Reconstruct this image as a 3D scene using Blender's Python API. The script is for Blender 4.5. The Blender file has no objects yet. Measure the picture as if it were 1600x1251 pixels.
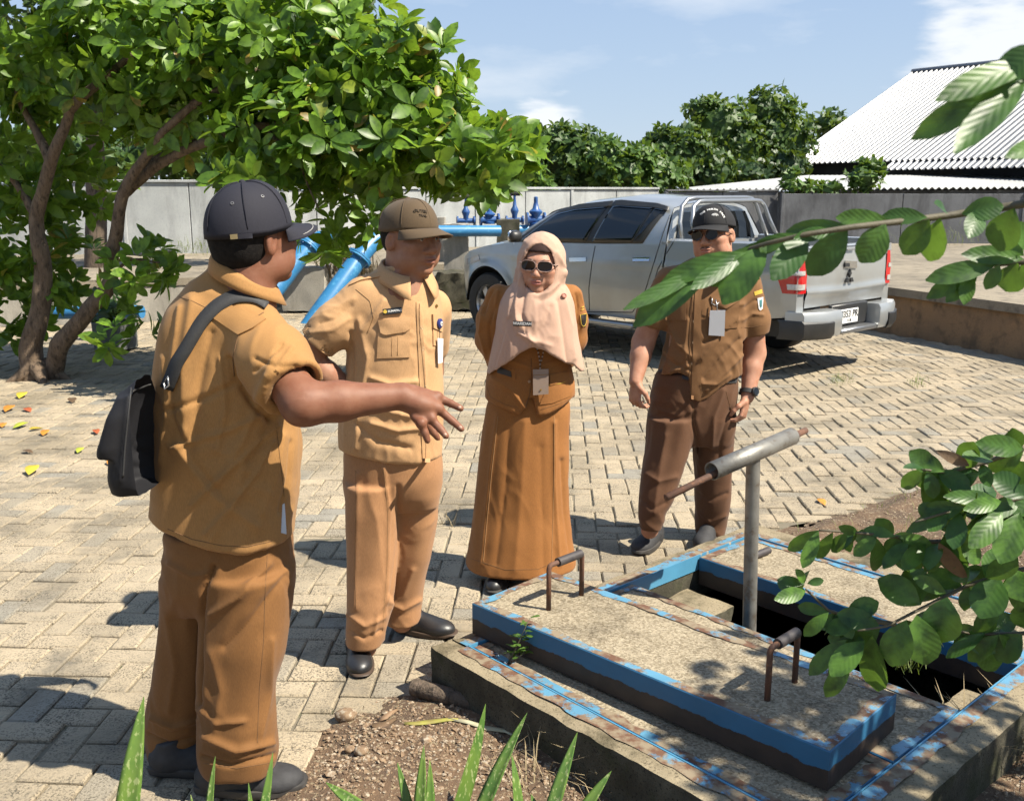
import bpy, bmesh, math, random
import numpy as np
from mathutils import Vector, Matrix, noise
from mathutils.bvhtree import BVHTree

random.seed(7); RS = np.random.RandomState(11)
scene = bpy.context.scene
COL = scene.collection
# ------------------------------------------------------------------ camera
F, CX, CY, CH = 1520.0, 800.0, 625.5, 1.70
PITCH = math.atan((625.5-300)/F)
cam_data = bpy.data.cameras.new('camera'); cam = bpy.data.objects.new('camera', cam_data); COL.objects.link(cam)
cam.location = (0, 0, CH); cam.rotation_euler = (math.pi/2-PITCH, 0, 0)
cam_data.sensor_width = 36; cam_data.lens = 36*F/1600; cam_data.clip_start = .05; cam_data.clip_end = 600
cam_data.dof.use_dof = True; cam_data.dof.focus_distance = 3.7; cam_data.dof.aperture_fstop = 11
scene.camera = cam
# ------------------------------------------------------------------ sky and sun
SUN_EL, SUN_AZ = math.radians(51), math.radians(-22)      # azimuth measured from +X towards +Y
sun_dir = Vector((math.cos(SUN_EL)*math.cos(SUN_AZ), math.cos(SUN_EL)*math.sin(SUN_AZ), math.sin(SUN_EL)))
world = bpy.data.worlds.new('World'); scene.world = world; world.use_nodes = True
nt = world.node_tree; nt.nodes.clear()
wo = nt.nodes.new('ShaderNodeOutputWorld'); bg = nt.nodes.new('ShaderNodeBackground')
sky = nt.nodes.new('ShaderNodeTexSky'); sky.sky_type = 'NISHITA'; sky.sun_disc = False
sky.sun_elevation = SUN_EL; sky.sun_rotation = math.pi/2-SUN_AZ
sky.air_density = 1.0; sky.dust_density = .35; sky.ozone_density = 1.0; sky.altitude = 0
tc = nt.nodes.new('ShaderNodeTexCoord'); mp = nt.nodes.new('ShaderNodeMapping'); mp.inputs['Scale'].default_value = (1.6, 1.6, 5.5)
mp.inputs['Location'].default_value = (.35, .1, .55)
cn = nt.nodes.new('ShaderNodeTexNoise'); cn.inputs['Scale'].default_value = 1.5; cn.inputs['Detail'].default_value = 7; cn.inputs['Roughness'].default_value = .55
cr = nt.nodes.new('ShaderNodeValToRGB'); cr.color_ramp.elements[0].position = .50; cr.color_ramp.elements[1].position = .74
cr.color_ramp.elements[1].color = (.8, .8, .8, 1)
sep = nt.nodes.new('ShaderNodeSeparateXYZ'); nt.links.new(tc.outputs['Generated'], sep.inputs[0])
hz_ = nt.nodes.new('ShaderNodeValToRGB'); e_ = hz_.color_ramp.elements
e_[0].position = 0.0; e_[0].color = (.76, .93, 1.14, 1); e_[1].position = .45; e_[1].color = (.38, .64, 1.12, 1); nt.links.new(sep.outputs['Z'], hz_.inputs['Fac'])
mul = nt.nodes.new('ShaderNodeMix'); mul.data_type = 'RGBA'; mul.blend_type = 'MULTIPLY'; mul.inputs['Factor'].default_value = 1; mul.inputs['B'].default_value = (6.4, 6.4, 6.4, 1); nt.links.new(hz_.outputs['Color'], mul.inputs['A'])
mh = nt.nodes.new('ShaderNodeMix'); mh.data_type = 'RGBA'; mh.inputs['Factor'].default_value = .8       # humid tropical haze over the clear-sky model
nt.links.new(sky.outputs['Color'], mh.inputs['A']); nt.links.new(mul.outputs['Result'], mh.inputs['B'])
mx = nt.nodes.new('ShaderNodeMix'); mx.data_type = 'RGBA'
mx.inputs['B'].default_value = (8.6, 8.8, 9.0, 1)
nt.links.new(tc.outputs['Generated'], mp.inputs['Vector']); nt.links.new(mp.outputs['Vector'], cn.inputs['Vector'])
nt.links.new(cn.outputs['Fac'], cr.inputs['Fac'])
def cloud_bank(direction, spread, prev):      # a cumulus bank standing in one direction of the sky
    d = Vector(direction).normalized(); vm = nt.nodes.new('ShaderNodeVectorMath'); vm.operation = 'DISTANCE'; vm.inputs[1].default_value = d
    ms_ = nt.nodes.new('ShaderNodeVectorMath'); ms_.operation = 'NORMALIZE'; nt.links.new(tc.outputs['Generated'], ms_.inputs[0]); nt.links.new(ms_.outputs[0], vm.inputs[0])
    n2 = nt.nodes.new('ShaderNodeTexNoise'); n2.inputs['Scale'].default_value = 16; n2.inputs['Detail'].default_value = 6; nt.links.new(mp.outputs['Vector'], n2.inputs['Vector'])
    m_ = nt.nodes.new('ShaderNodeMath'); m_.operation = 'MULTIPLY_ADD'; m_.inputs[1].default_value = -spread*1.6; nt.links.new(n2.outputs['Fac'], m_.inputs[0]); nt.links.new(vm.outputs['Value'], m_.inputs[2])
    r_ = nt.nodes.new('ShaderNodeMapRange'); r_.interpolation_type = 'SMOOTHSTEP'; r_.inputs['From Min'].default_value = spread*.55; r_.inputs['From Max'].default_value = -spread*.35; r_.inputs['To Max'].default_value = .85; nt.links.new(m_.outputs[0], r_.inputs['Value'])
    mxx = nt.nodes.new('ShaderNodeMath'); mxx.operation = 'MAXIMUM'; nt.links.new(r_.outputs[0], mxx.inputs[0]); nt.links.new(prev, mxx.inputs[1]); return mxx.outputs[0]
cb = cloud_bank((.50, 1.05, .135), .065, cr.outputs['Color']); cb = cloud_bank((.033, 1.037, .064), .03, cb); cb = cloud_bank((-.9, .5, .3), .2, cb); cb = cloud_bank((.9, -.3, .35), .2, cb)
nt.links.new(cb, mx.inputs['Factor'])
nt.links.new(mh.outputs['Result'], mx.inputs['A']); nt.links.new(mx.outputs['Result'], bg.inputs['Color'])
bg.inputs['Strength'].default_value = .05
nt.links.new(bg.outputs['Background'], wo.inputs['Surface'])
sl = bpy.data.lights.new('sun', 'SUN'); sl.energy = 5.0; sl.angle = math.radians(.55); sl.color = (1, .92, .78)
so = bpy.data.objects.new('sun', sl); COL.objects.link(so); so.rotation_euler = sun_dir.to_track_quat('Z', 'Y').to_euler()
scene.view_settings.view_transform = 'Standard'; scene.view_settings.look = 'None'
scene.view_settings.exposure = 1.28; scene.view_settings.gamma = 1
scene.cycles.max_bounces = 6; scene.cycles.diffuse_bounces = 3; scene.cycles.glossy_bounces = 3
scene.cycles.transmission_bounces = 5; scene.cycles.transparent_max_bounces = 6; scene.cycles.use_denoising = True
scene.cycles.use_adaptive_sampling = True; scene.cycles.adaptive_threshold = .03

# ------------------------------------------------------------------ geometry of the view (to turn measured points into metres)
_c, _s = math.cos(PITCH), math.sin(PITCH)
def ray(px, py):
    u = (px-CX)/F; v = (py-CY)/F
    return Vector((u, _c-v*_s, -_s-v*_c))
def G(px, py, z=0.0):
    r = ray(px, py); t = (z-CH)/r.z
    return Vector((t*r.x, t*r.y, z))
def V(px, py, Y):
    r = ray(px, py); t = Y/r.y
    return Vector((t*r.x, Y, CH+t*r.z))
def proj(v):            # Nx3 -> Nx2 pixels
    v = np.asarray(v, float); Z = v[:, 2]-CH
    zc = v[:, 1]*_c-Z*_s; yc = -(v[:, 1]*_s+Z*_c)
    return np.stack([CX+F*v[:, 0]/zc, CY+F*yc/zc], 1)

# ------------------------------------------------------------------ objects
def root(name, loc, label, cat, group=None):
    o = bpy.data.objects.new(name, None); o.empty_display_size = .1; o.location = loc
    COL.objects.link(o); o['label'] = label; o['category'] = cat
    if group: o['group'] = group
    return o
def tag(o, label, cat, group=None):
    o['label'] = label; o['category'] = cat
    if group: o['group'] = group
    return o
def mesh(name, verts, faces, mat=None, smooth=False, parent=None):
    me = bpy.data.meshes.new(name)
    me.from_pydata([tuple(v) for v in verts] if not isinstance(verts, np.ndarray) else verts.tolist(), [], faces if isinstance(faces, list) else faces.tolist())
    me.update()
    if smooth: me.polygons.foreach_set('use_smooth', np.ones(len(me.polygons), bool))
    if mat is not None:
        for m in (mat if isinstance(mat, (list, tuple)) else [mat]): me.materials.append(m)
    return link(bpy.data.objects.new(name, me), sub(parent))
_roots = {}
def sub(p): return p
def link(o, parent=None):
    COL.objects.link(o)
    if parent is not None:
        o.parent = parent
        # every part is modelled in world space; undo the root's position
        t = parent.location if parent.parent is None else Vector((0, 0, 0))
        o.matrix_parent_inverse = Matrix.Translation(-t)
    return o

class MB:
    def __init__(s): s.v = []; s.f = []; s.m = []
    def add(s, vs, fs, mi=0):
        n = len(s.v); s.v += [tuple(x) for x in vs]
        s.f += [[i+n for i in f] for f in fs]; s.m += [mi]*len(fs); return s
    def box(s, c, d, M=None, mi=0, bev=0.0):
        c = Vector(c); hx, hy, hz = d[0]/2, d[1]/2, d[2]/2
        if bev:
            b = bev; vs = []
            for sx in (-1, 1):
                for sy in (-1, 1):
                    for sz in (-1, 1):
                        vs += [(sx*(hx-b), sy*(hy-b), sz*hz), (sx*(hx-b), sy*hy, sz*(hz-b)), (sx*hx, sy*(hy-b), sz*(hz-b))]
            vs = [Vector(v) for v in vs]
            bm = bmesh.new(); [bm.verts.new(v) for v in vs]
            r = bmesh.ops.convex_hull(bm, input=bm.verts[:]); bm.verts.index_update(); bm.faces.ensure_lookup_table()
            vs = [v.co.copy() for v in bm.verts]; fs = [[v.index for v in f.verts] for f in bm.faces]; bm.free()
        else:
            vs = [Vector((sx*hx, sy*hy, sz*hz)) for sz in (-1, 1) for sx, sy in ((-1, -1), (1, -1), (1, 1), (-1, 1))]
            fs = [[3, 2, 1, 0], [4, 5, 6, 7], [0, 1, 5, 4], [1, 2, 6, 5], [2, 3, 7, 6], [3, 0, 4, 7]]
        if M is not None: vs = [M @ v for v in vs]
        return s.add([v+c for v in vs], fs, mi)
    def tube(s, pts, rad, n=10, cap=True, mi=0):
        pts = [Vector(p) for p in pts]; rad = rad if isinstance(rad, (list, tuple)) else [rad]*len(pts)
        t0 = (pts[1]-pts[0]).normalized(); up = Vector((0, 0, 1)) if abs(t0.z) < .9 else Vector((1, 0, 0))
        a = t0.cross(up).normalized(); vs = []; fs = []
        for i, p in enumerate(pts):
            t = (pts[min(i+1, len(pts)-1)]-pts[max(i-1, 0)]).normalized()
            a = (a-t*a.dot(t)).normalized(); b = t.cross(a)
            for k in range(n):
                q = 2*math.pi*k/n; vs.append(p+(a*math.cos(q)+b*math.sin(q))*rad[i])
        for i in range(len(pts)-1):
            for k in range(n):
                fs.append([i*n+k, i*n+(k+1) % n, (i+1)*n+(k+1) % n, (i+1)*n+k])
        if cap: fs.append(list(range(n))[::-1]); fs.append([(len(pts)-1)*n+k for k in range(n)])
        return s.add(vs, fs, mi)
    def prism(s, poly, z0, z1, mi=0):       # poly: list of (x,y) counter-clockwise
        n = len(poly); vs = [(x, y, z0) for x, y in poly]+[(x, y, z1) for x, y in poly]
        fs = [list(range(n))[::-1], list(range(n, 2*n))]+[[i, (i+1) % n, n+(i+1) % n, n+i] for i in range(n)]
        return s.add(vs, fs, mi)
    def lathe(s, prof, c, axis=(0, 0, 1), n=20, mi=0, cap=True):  # prof: (r, h)
        ax = Vector(axis).normalized(); up = Vector((0, 0, 1)) if abs(ax.z) < .9 else Vector((1, 0, 0))
        a = ax.cross(up).normalized(); b = ax.cross(a); c = Vector(c)
        vs = [c+ax*h+(a*math.cos(2*math.pi*k/n)+b*math.sin(2*math.pi*k/n))*r for r, h in prof for k in range(n)]
        fs = [[i*n+k, (i+1)*n+k, (i+1)*n+(k+1) % n, i*n+(k+1) % n] for i in range(len(prof)-1) for k in range(n)]
        if cap: fs += [list(range(n)), [(len(prof)-1)*n+k for k in range(n)][::-1]]
        return s.add(vs, fs, mi)
    def grid(s, P, mi=0, closed=False):     # P: rows of points
        r, c = len(P), len(P[0]); vs = [p for row in P for p in row]
        fs = [[i*c+j, i*c+(j+1) % c, (i+1)*c+(j+1) % c, (i+1)*c+j] for i in range(r-1) for j in range(c if closed else c-1)]
        return s.add(vs, fs, mi)
    def build(s, name, mat, parent=None, smooth=False):
        o = mesh(name, s.v, s.f, mat, smooth, parent)
        if isinstance(mat, (list, tuple)): o.data.polygons.foreach_set('material_index', np.array(s.m, dtype=np.int32))
        return o
def solidify(o, t, offset=-1.0):
    m = o.modifiers.new('thick', 'SOLIDIFY'); m.thickness = t; m.offset = offset; return o
def weld(o, d=1e-4):
    bm = bmesh.new(); bm.from_mesh(o.data); bmesh.ops.remove_doubles(bm, verts=bm.verts[:], dist=d)
    bmesh.ops.recalc_face_normals(bm, faces=bm.faces[:]); bm.to_mesh(o.data); bm.free(); return o
def auto(o, ang=35):
    o.data.polygons.foreach_set('use_smooth', np.ones(len(o.data.polygons), bool))
    try: o.data.set_sharp_from_angle(angle=math.radians(ang))
    except Exception: pass
    return o
def rotz(a): return Matrix.Rotation(a, 3, 'Z')
def lerp(a, b, t): return a+(b-a)*t
def hx(r, g, b):        # display colour -> linear
    return tuple((c/255/12.92 if c/255 <= .04045 else ((c/255+.055)/1.055)**2.4) for c in (r, g, b))

# ------------------------------------------------------------------ materials
MATS = {}
def nmat(name):
    m = bpy.data.materials.new(name); m.use_nodes = True; t = m.node_tree; b = t.nodes['Principled BSDF']; MATS[name] = m
    return m, t, b
def N(t, typ, **kw):
    n = t.nodes.new(typ)
    for k, v in kw.items():
        if k in n.inputs: n.inputs[k].default_value = v
        else: setattr(n, k, v)
    return n
def mixc(t, fac, a, b, blend='MIX'):
    n = t.nodes.new('ShaderNodeMix'); n.data_type = 'RGBA'; n.blend_type = blend
    for k, v in (('Factor', fac), ('A', a), ('B', b)):
        if hasattr(v, 'is_linked') or hasattr(v, 'links'): t.links.new(v, n.inputs[k])
        elif k == 'Factor': n.inputs[k].default_value = v
        else: n.inputs[k].default_value = (*v[:3], 1)
    return n.outputs['Result']
def ramp(t, fac, p0, p1, c0=(0, 0, 0), c1=(1, 1, 1)):
    n = t.nodes.new('ShaderNodeValToRGB'); e = n.color_ramp.elements
    e[0].position = p0; e[1].position = p1; e[0].color = (*c0, 1); e[1].color = (*c1, 1)
    t.links.new(fac, n.inputs['Fac']); return n.outputs['Color']
def noisef(t, vec, scale, detail=5, rough=.55, dist=0):
    n = N(t, 'ShaderNodeTexNoise', Scale=scale, Detail=detail, Roughness=rough, Distortion=dist)
    t.links.new(vec, n.inputs['Vector']); return n.outputs['Fac']
def pos(t, scale=None):
    g = t.nodes.new('ShaderNodeNewGeometry').outputs['Position']
    if scale:
        m = N(t, 'ShaderNodeMapping', Scale=scale); t.links.new(g, m.inputs['Vector']); return m.outputs['Vector']
    return g
def bump(t, b, h, strength=.3, dist=.01):
    n = N(t, 'ShaderNodeBump', Strength=strength, Distance=dist); t.links.new(h, n.inputs['Height'])
    old = b.inputs['Normal'].links
    if old: t.links.new(old[0].from_socket, n.inputs['Normal'])
    t.links.new(n.outputs['Normal'], b.inputs['Normal'])
def pmat(name, c0, c1=None, scale=8, rough=.7, metal=0, bs=0, bsc=60, bd=.004, c2=None, s2=40, t2=(.55, .7), spec=.5, lo=.35, hi=.65, stretch=None, detail=5):
    """two-tone weathered surface: c0 / c1 by broad noise, specks of c2 by fine noise, fine relief"""
    m, t, b = nmat(name); p = pos(t, stretch)
    col = None
    if c1 is not None: col = mixc(t, ramp(t, noisef(t, p, scale, detail), lo, hi), c0, c1)
    if c2 is not None: col = mixc(t, ramp(t, noisef(t, p, s2, 6, .65), *t2), col if col is not None else c0, c2)
    if col is None: b.inputs['Base Color'].default_value = (*c0, 1)
    else: t.links.new(col, b.inputs['Base Color'])
    b.inputs['Roughness'].default_value = rough; b.inputs['Metallic'].default_value = metal
    b.inputs['Specular IOR Level'].default_value = spec
    if bs: bump(t, b, noisef(t, pos(t), bsc, 4, .6), bs, bd)
    return m

def cloth(name, c, c2=None, weave=900, rough=.82, sheen=.06):
    m, t, b = nmat(name); p = pos(t)
    c2 = c2 or tuple(x*.88 for x in c)
    col = mixc(t, ramp(t, noisef(t, p, 4, 1), .3, .7), c, c2)
    th = noisef(t, pos(t, (1, 1, .12)), weave*.8, 1)
    col = mixc(t, .30, col, mixc(t, ramp(t, th, .3, .7), tuple(x*.55 for x in c), tuple(min(1, x*1.35) for x in c)))
    t.links.new(col, b.inputs['Base Color']); b.inputs['Roughness'].default_value = rough
    b.inputs['Sheen Weight'].default_value = sheen; b.inputs['Sheen Roughness'].default_value = .5
    b.inputs['Specular IOR Level'].default_value = .25
    bump(t, b, noisef(t, p, 60, 2, .5), .10, .003)
    return m
def leafmat(name, c0, c1, trans=.35, rough=.38, young=None):
    """leaf: colour varies from leaf to leaf and with the 'tint' attribute, lets sun light through"""
    m, t, b = nmat(name)
    oi = t.nodes.new('ShaderNodeObjectInfo'); at = N(t, 'ShaderNodeAttribute', attribute_name='tint')
    ad = N(t, 'ShaderNodeMath', operation='ADD'); t.links.new(oi.outputs['Random'], ad.inputs[0]); t.links.new(at.outputs['Fac'], ad.inputs[1])
    fr = N(t, 'ShaderNodeMath', operation='FRACT'); t.links.new(ad.outputs[0], fr.inputs[0])
    col = mixc(t, fr.outputs[0], c0, c1)
    if young: col = mixc(t, ramp(t, fr.outputs[0], .93, .97), col, young)
    col = mixc(t, ramp(t, noisef(t, pos(t), 25, 4), .45, .75), col, tuple(x*.7 for x in c0))
    t.links.new(col, b.inputs['Base Color']); b.inputs['Roughness'].default_value = rough
    tr = t.nodes.new('ShaderNodeBsdfTranslucent')
    t.links.new(mixc(t, .5, col, (.30, .42, .03)), tr.inputs['Color'])
    ms = t.nodes.new('ShaderNodeMixShader'); ms.inputs[0].default_value = trans
    o = t.nodes['Material Output']; t.links.new(b.outputs[0], ms.inputs[1]); t.links.new(tr.outputs[0], ms.inputs[2]); t.links.new(ms.outputs[0], o.inputs['Surface'])
    return m

# paver, concrete, paint ...
def brick_mat():
    m, t, b = nmat('paver_concrete'); p = pos(t)
    oi = t.nodes.new('ShaderNodeObjectInfo'); at = N(t, 'ShaderNodeAttribute', attribute_name='tint')
    ad = N(t, 'ShaderNodeMath', operation='ADD'); t.links.new(oi.outputs['Random'], ad.inputs[0]); t.links.new(at.outputs['Fac'], ad.inputs[1])
    fr = N(t, 'ShaderNodeMath', operation='FRACT'); t.links.new(ad.outputs[0], fr.inputs[0])
    col = mixc(t, fr.outputs[0], (.47, .388, .272), (.38, .322, .236))
    col = mixc(t, ramp(t, fr.outputs[0], .8, .9), col, (.30, .28, .235))
    col = mixc(t, ramp(t, noisef(t, p, 1.3, 2), .42, .68), col, (.30, .25, .175))
    gr = ramp(t, noisef(t, p, 125, 3, .75), .49, .60)
    sp = mixc(t, .75, (0, 0, 0), gr)
    msk = ramp(t, noisef(t, p, 7, 3, .7), .30, .60)
    f = mixc(t, 1.0, gr, msk, 'MULTIPLY')
    col = mixc(t, ramp(t, noisef(t, p, 2.6, 5, .75), .52, .70), col, (.20, .175, .135))
    col = mixc(t, f, col, (.10, .088, .068))
    t.links.new(col, b.inputs['Base Color']); b.inputs['Roughness'].default_value = .92; b.inputs['Specular IOR Level'].default_value = .2
    bump(t, b, noisef(t, p, 110, 3, .8), .75, .006)
    return m
M_brick = brick_mat()
M_joint = pmat('joint_sand', (.14, .12, .085), (.23, .195, .135), 5, .95, bs=.5, bsc=300, c2=(.06, .07, .03), s2=18, t2=(.58, .68))
M_soil = pmat('soil', (.16, .098, .054), (.085, .054, .032), 6, .97, bs=.8, bsc=120, bd=.01, c2=(.30, .24, .15), s2=60, t2=(.55, .62))
M_earth = pmat('dry_earth', (.34, .29, .20), (.22, .19, .12), 2.5, .96, bs=.6, bsc=60, bd=.01, c2=(.12, .15, .05), s2=9, t2=(.58, .66))

def conc(name, base, dark, stain, sc=3, streak=True, moss=None, coarse=False):
    m, t, b = nmat(name); p = pos(t)
    col = mixc(t, ramp(t, noisef(t, p, sc, 4, .6), .36, .66), base, dark)
    if streak: col = mixc(t, ramp(t, noisef(t, pos(t, (1.6, 1.6, .35)), 2.0, 5, .65), .46, .72), col, stain)
    if moss: col = mixc(t, ramp(t, noisef(t, p, 5, 6, .72), .50, .66), col, moss)
    gr = noisef(t, p, 130, 2, .7)
    col = mixc(t, ramp(t, gr, .55, .7), col, tuple(x*.45 for x in dark))
    if coarse:
        vo = N(t, 'ShaderNodeTexVoronoi', Scale=150); t.links.new(p, vo.inputs['Vector']); sv_ = t.nodes.new('ShaderNodeSeparateColor'); t.links.new(vo.outputs['Color'], sv_.inputs[0]); col = mixc(t, sv_.outputs[0], mixc(t, .5, col, (.10, .075, .045)), mixc(t, .35, col, (.62, .54, .40)))
    t.links.new(col, b.inputs['Base Color']); b.inputs['Roughness'].default_value = .93; b.inputs['Specular IOR Level'].default_value = .25
    bump(t, b, noisef(t, p, 90, 4, .75), .6, .006)
    return m
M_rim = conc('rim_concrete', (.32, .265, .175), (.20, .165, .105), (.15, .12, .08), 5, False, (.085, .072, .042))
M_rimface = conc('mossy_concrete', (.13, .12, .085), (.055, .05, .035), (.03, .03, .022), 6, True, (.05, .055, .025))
M_slab = conc('aggregate_concrete', (.34, .285, .195), (.25, .205, .135), (.3, .25, .18), 5, False, (.105, .085, .056), True)
M_wallw = conc('whitewashed_concrete', (.52, .54, .54), (.42, .44, .44), (.28, .29, .29), 1.1)
M_wallg = conc('grey_stained_concrete', (.20, .205, .215), (.13, .133, .138), (.07, .07, .073), 1.0)
M_terr = conc('terrace_concrete', (.32, .275, .205), (.22, .19, .145), (.22, .2, .16), .8, False, (.13, .115, .09))
M_lowr = conc('ochre_render', (.36, .225, .12), (.28, .185, .11), (.2, .14, .09), 1.6, False, (.17, .12, .075))
M_pier = conc('pier_concrete', (.42, .39, .33), (.36, .34, .30), (.15, .14, .12), 2.0)
def peel(name, paint, rust, sc=14, amt=(.52, .58), extra=(.42, .36, .26)):
    """old gloss paint flaking off to rust and bare cement"""
    m, t, b = nmat(name); p = pos(t)
    k = noisef(t, p, sc, 8, .68); ed = ramp(t, k, *amt)
    pc = mixc(t, ramp(t, noisef(t, p, 5, 3), .3, .7), paint, tuple(x*.78 for x in paint))
    und = mixc(t, ramp(t, noisef(t, p, 22, 4), .42, .58), rust, extra)
    col = mixc(t, ed, pc, und); t.links.new(col, b.inputs['Base Color'])
    rg = ramp(t, k, amt[0], amt[1], (.38,)*3, (.9,)*3); t.links.new(rg, b.inputs['Roughness'])
    inv = N(t, 'ShaderNodeMath', operation='SUBTRACT'); inv.inputs[0].default_value = 1; t.links.new(ed, inv.inputs[1])
    bump(t, b, noisef(t, p, 90, 4, .6), .25, .003); bump(t, b, inv.outputs[0], .6, .0015)
    return m
BLUE = (.09, .295, .47)
M_blue = peel('flaking_blue_paint', (.12, .31, .46), (.13, .062, .034), 9, (.43, .49), (.24, .19, .125))
M_bluew = peel('worn_blue_paint', BLUE, (.20, .085, .04), 11, (.60, .66))
M_bluesolid = pmat('blue_gloss_paint', (.028, .20, .45), (.022, .165, .38), 4, .42, bs=.15, bsc=40)
M_rustdark = pmat('dark_rust', (.06, .035, .025), (.035, .022, .017), 9, .85, bs=.4, bsc=90, c2=(.16, .07, .035), s2=25, t2=(.6, .72))
M_rust = pmat('rusty_steel', (.15, .065, .035), (.085, .045, .03), 20, .8, bs=.4, bsc=150, c2=(.25, .11, .05), s2=50)
M_grip = pmat('black_grip_tube', (.035, .03, .032), (.06, .05, .048), 30, .6, bs=.2, bsc=120)
M_galv = pmat('galvanised_pipe', (.30, .29, .26), (.20, .19, .17), 14, .5, .55, bs=.25, bsc=90, c2=(.16, .12, .08), s2=28, t2=(.55, .7))
M_pipe = pmat('blue_pipe_paint', (.035, .20, .42), (.03, .17, .36), 3, .38, bs=.1, bsc=50, c2=(.10, .35, .58), s2=12, t2=(.55, .75))
M_valve = pmat('dark_blue_valve_paint', (.02, .075, .26), (.03, .11, .30), 8, .4, bs=.2, bsc=60)
M_black = pmat('black_rubber', (.018, .018, .019), (.03, .03, .03), 20, .75, bs=.2, bsc=100)
M_dark = pmat('dark_void', (.02, .018, .014), (.012, .011, .009), 5, .95)
# ================================================================== SETTING
def struct(o): o['kind'] = 'structure'; return o
def stuff(o, label=None, cat=None):
    o['kind'] = 'stuff'
    if label: tag(o, label, cat)
    return o
CO = G(672, 1010, .18); CA = math.radians(-48)
E1 = Vector((math.cos(CA), math.sin(CA), 0)); E2 = Vector((-E1.y, E1.x, 0))
CRM = Matrix(((E1.x, E2.x, 0), (E1.y, E2.y, 0), (0, 0, 1)))
def C(a, b, z): return Vector((CO.x, CO.y, 0))+E1*a+E2*b+Vector((0, 0, z))
# earth sheet to the horizon, with the chamber's pit left open
hole = [C(.06, .06, -.06), C(1.45, .06, -.06), C(1.45, 1.80, -.06), C(.06, 1.80, -.06)]
far = [Vector((-160, -60, -.06)), Vector((160, -60, -.06)), Vector((160, 260, -.06)), Vector((-160, 260, -.06))]
far = [far[0], far[1], far[2], far[3]]
gv = hole+[far[0], far[1], far[2], far[3]]
g = mesh('ground', gv, [[0, 4, 5, 1], [1, 5, 6, 2], [2, 6, 7, 3], [3, 7, 4, 0]], M_earth); struct(g); weld(g)

# ---- paving outline (ground coordinates)
_left = [(-9, 1.0), (-9, 9.6), (-6.2, 12.2)]
pave_px = [(60, 1360), (430, 1340), (482, 1222), (520, 1150), (590, 1088), (668, 1078)]
PAVE = [Vector((-9, 1.4, 0))]+[G(*p) for p in pave_px]+[C(-.015, -.0, 0), C(-.015, 1.92, 0)]+[G(*p) for p in ((1235, 818), (1300, 806), (1400, 778), (1480, 757), (1640, 730), (1900, 690))]
PAVE += [Vector((7.6, 6.6, 0)), Vector((6.05, 8.1, 0)), Vector((5.33, 10.03, 0)), Vector((4.68, 11.8, 0)), Vector((3.5, 15.2, 0)), Vector((-3.1, 15.4, 0)), Vector((-4.3, 13.25, 0)), Vector((-9, 11.6, 0))]
PAVE = [(p.x, p.y) for p in PAVE]
def inside(x, y, poly):
    r = False; n = len(poly); j = n-1
    for i in range(n):
        xi, yi = poly[i]; xj, yj = poly[j]
        if (yi > y) != (yj > y) and x < (xj-xi)*(y-yi)/(yj-yi)+xi: r = not r
        j = i
    return r
def pdist(X, Y, poly):     # vectorised distance to outline, positive outside
    d = np.full(X.shape, 1e9); ins = np.zeros(X.shape, bool); n = len(poly)
    for i in range(n):
        x0, y0 = poly[i]; x1, y1 = poly[(i+1) % n]
        dx, dy = x1-x0, y1-y0; t = np.clip(((X-x0)*dx+(Y-y0)*dy)/(dx*dx+dy*dy), 0, 1)
        d = np.minimum(d, np.hypot(X-x0-t*dx, Y-y0-t*dy))
        if y0 != y1:
            c = ((y0 > Y) != (y1 > Y)) & (X < (x1-x0)*(Y-y0)/(y1-y0)+x0); ins ^= c
    return np.where(ins, -d, d)
bm = bmesh.new(); f = bm.faces.new([bm.verts.new((x, y, -.011)) for x, y in PAVE]); bmesh.ops.triangulate(bm, faces=[f])
me = bpy.data.meshes.new('pavement'); bm.to_mesh(me); bm.free(); me.materials.append(M_joint)
for p in me.polygons:
    if p.normal.z < 0: p.flip()
pavement = struct(link(bpy.data.objects.new('pavement', me)))
# herringbone pavers
BW, BL, YAW = .1065, .213, math.radians(-2.4)
bu = Vector((math.cos(YAW), math.sin(YAW), 0)); bv = Vector((-bu.y, bu.x, 0))
def brick_geo(l, w, h=.05, b=.006, g=.0038):
    a, c = l/2-g, w/2-g
    vs = [(-a+b, -c+b, 0), (a-b, -c+b, 0), (a-b, c-b, 0), (-a+b, c-b, 0), (-a, -c, -b), (a, -c, -b), (a, c, -b), (-a, c, -b), (-a, -c, -h), (a, -c, -h), (a, c, -h), (-a, c, -h)]
    fs = [[0, 1, 2, 3]]+[[4+i, 4+(i+1) % 4, (i+1) % 4, i] for i in range(4)]+[[8+i, 8+(i+1) % 4, 4+(i+1) % 4, 4+i] for i in range(4)]
    return vs, fs
bvs, bfs = brick_geo(BL, BW)
bme = bpy.data.meshes.new('brick'); bme.from_pydata(bvs, [], bfs); bme.materials.append(M_brick); bme.update()
cells = []
for i in range(-110, 110):
    for j in range(0, 150):
        k = (i-j) % 4
        if k == 0: cx, cy, rot = i+1.0, j+.5, 0.0
        elif k == 3: cx, cy, rot = i+.5, j+1.0, math.pi/2
        else: continue
        p = bu*(cx*BW+.02)+bv*(cy*BW+.7)
        if inside(p.x, p.y, PAVE): cells.append((p, rot))
pr = proj(np.array([[p.x, p.y, 0] for p, r in cells]))
inview = [(c, q) for c, q in zip(cells, pr) if -60 < q[0] < 1660 and -50 < q[1] < 1330]
inview.sort(key=lambda cq: -cq[1][1])
def people_hide(q): return 240 < q[0] < 440 and q[1] < 1200 and q[1] > 850
vis = [c for c, q in inview if not people_hide(q) and 0 <= q[0] <= 1600 and q[1] < 1262]
near = set(id(c) for c in vis[:300])
restv, restf, tint = [], [], []
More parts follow.
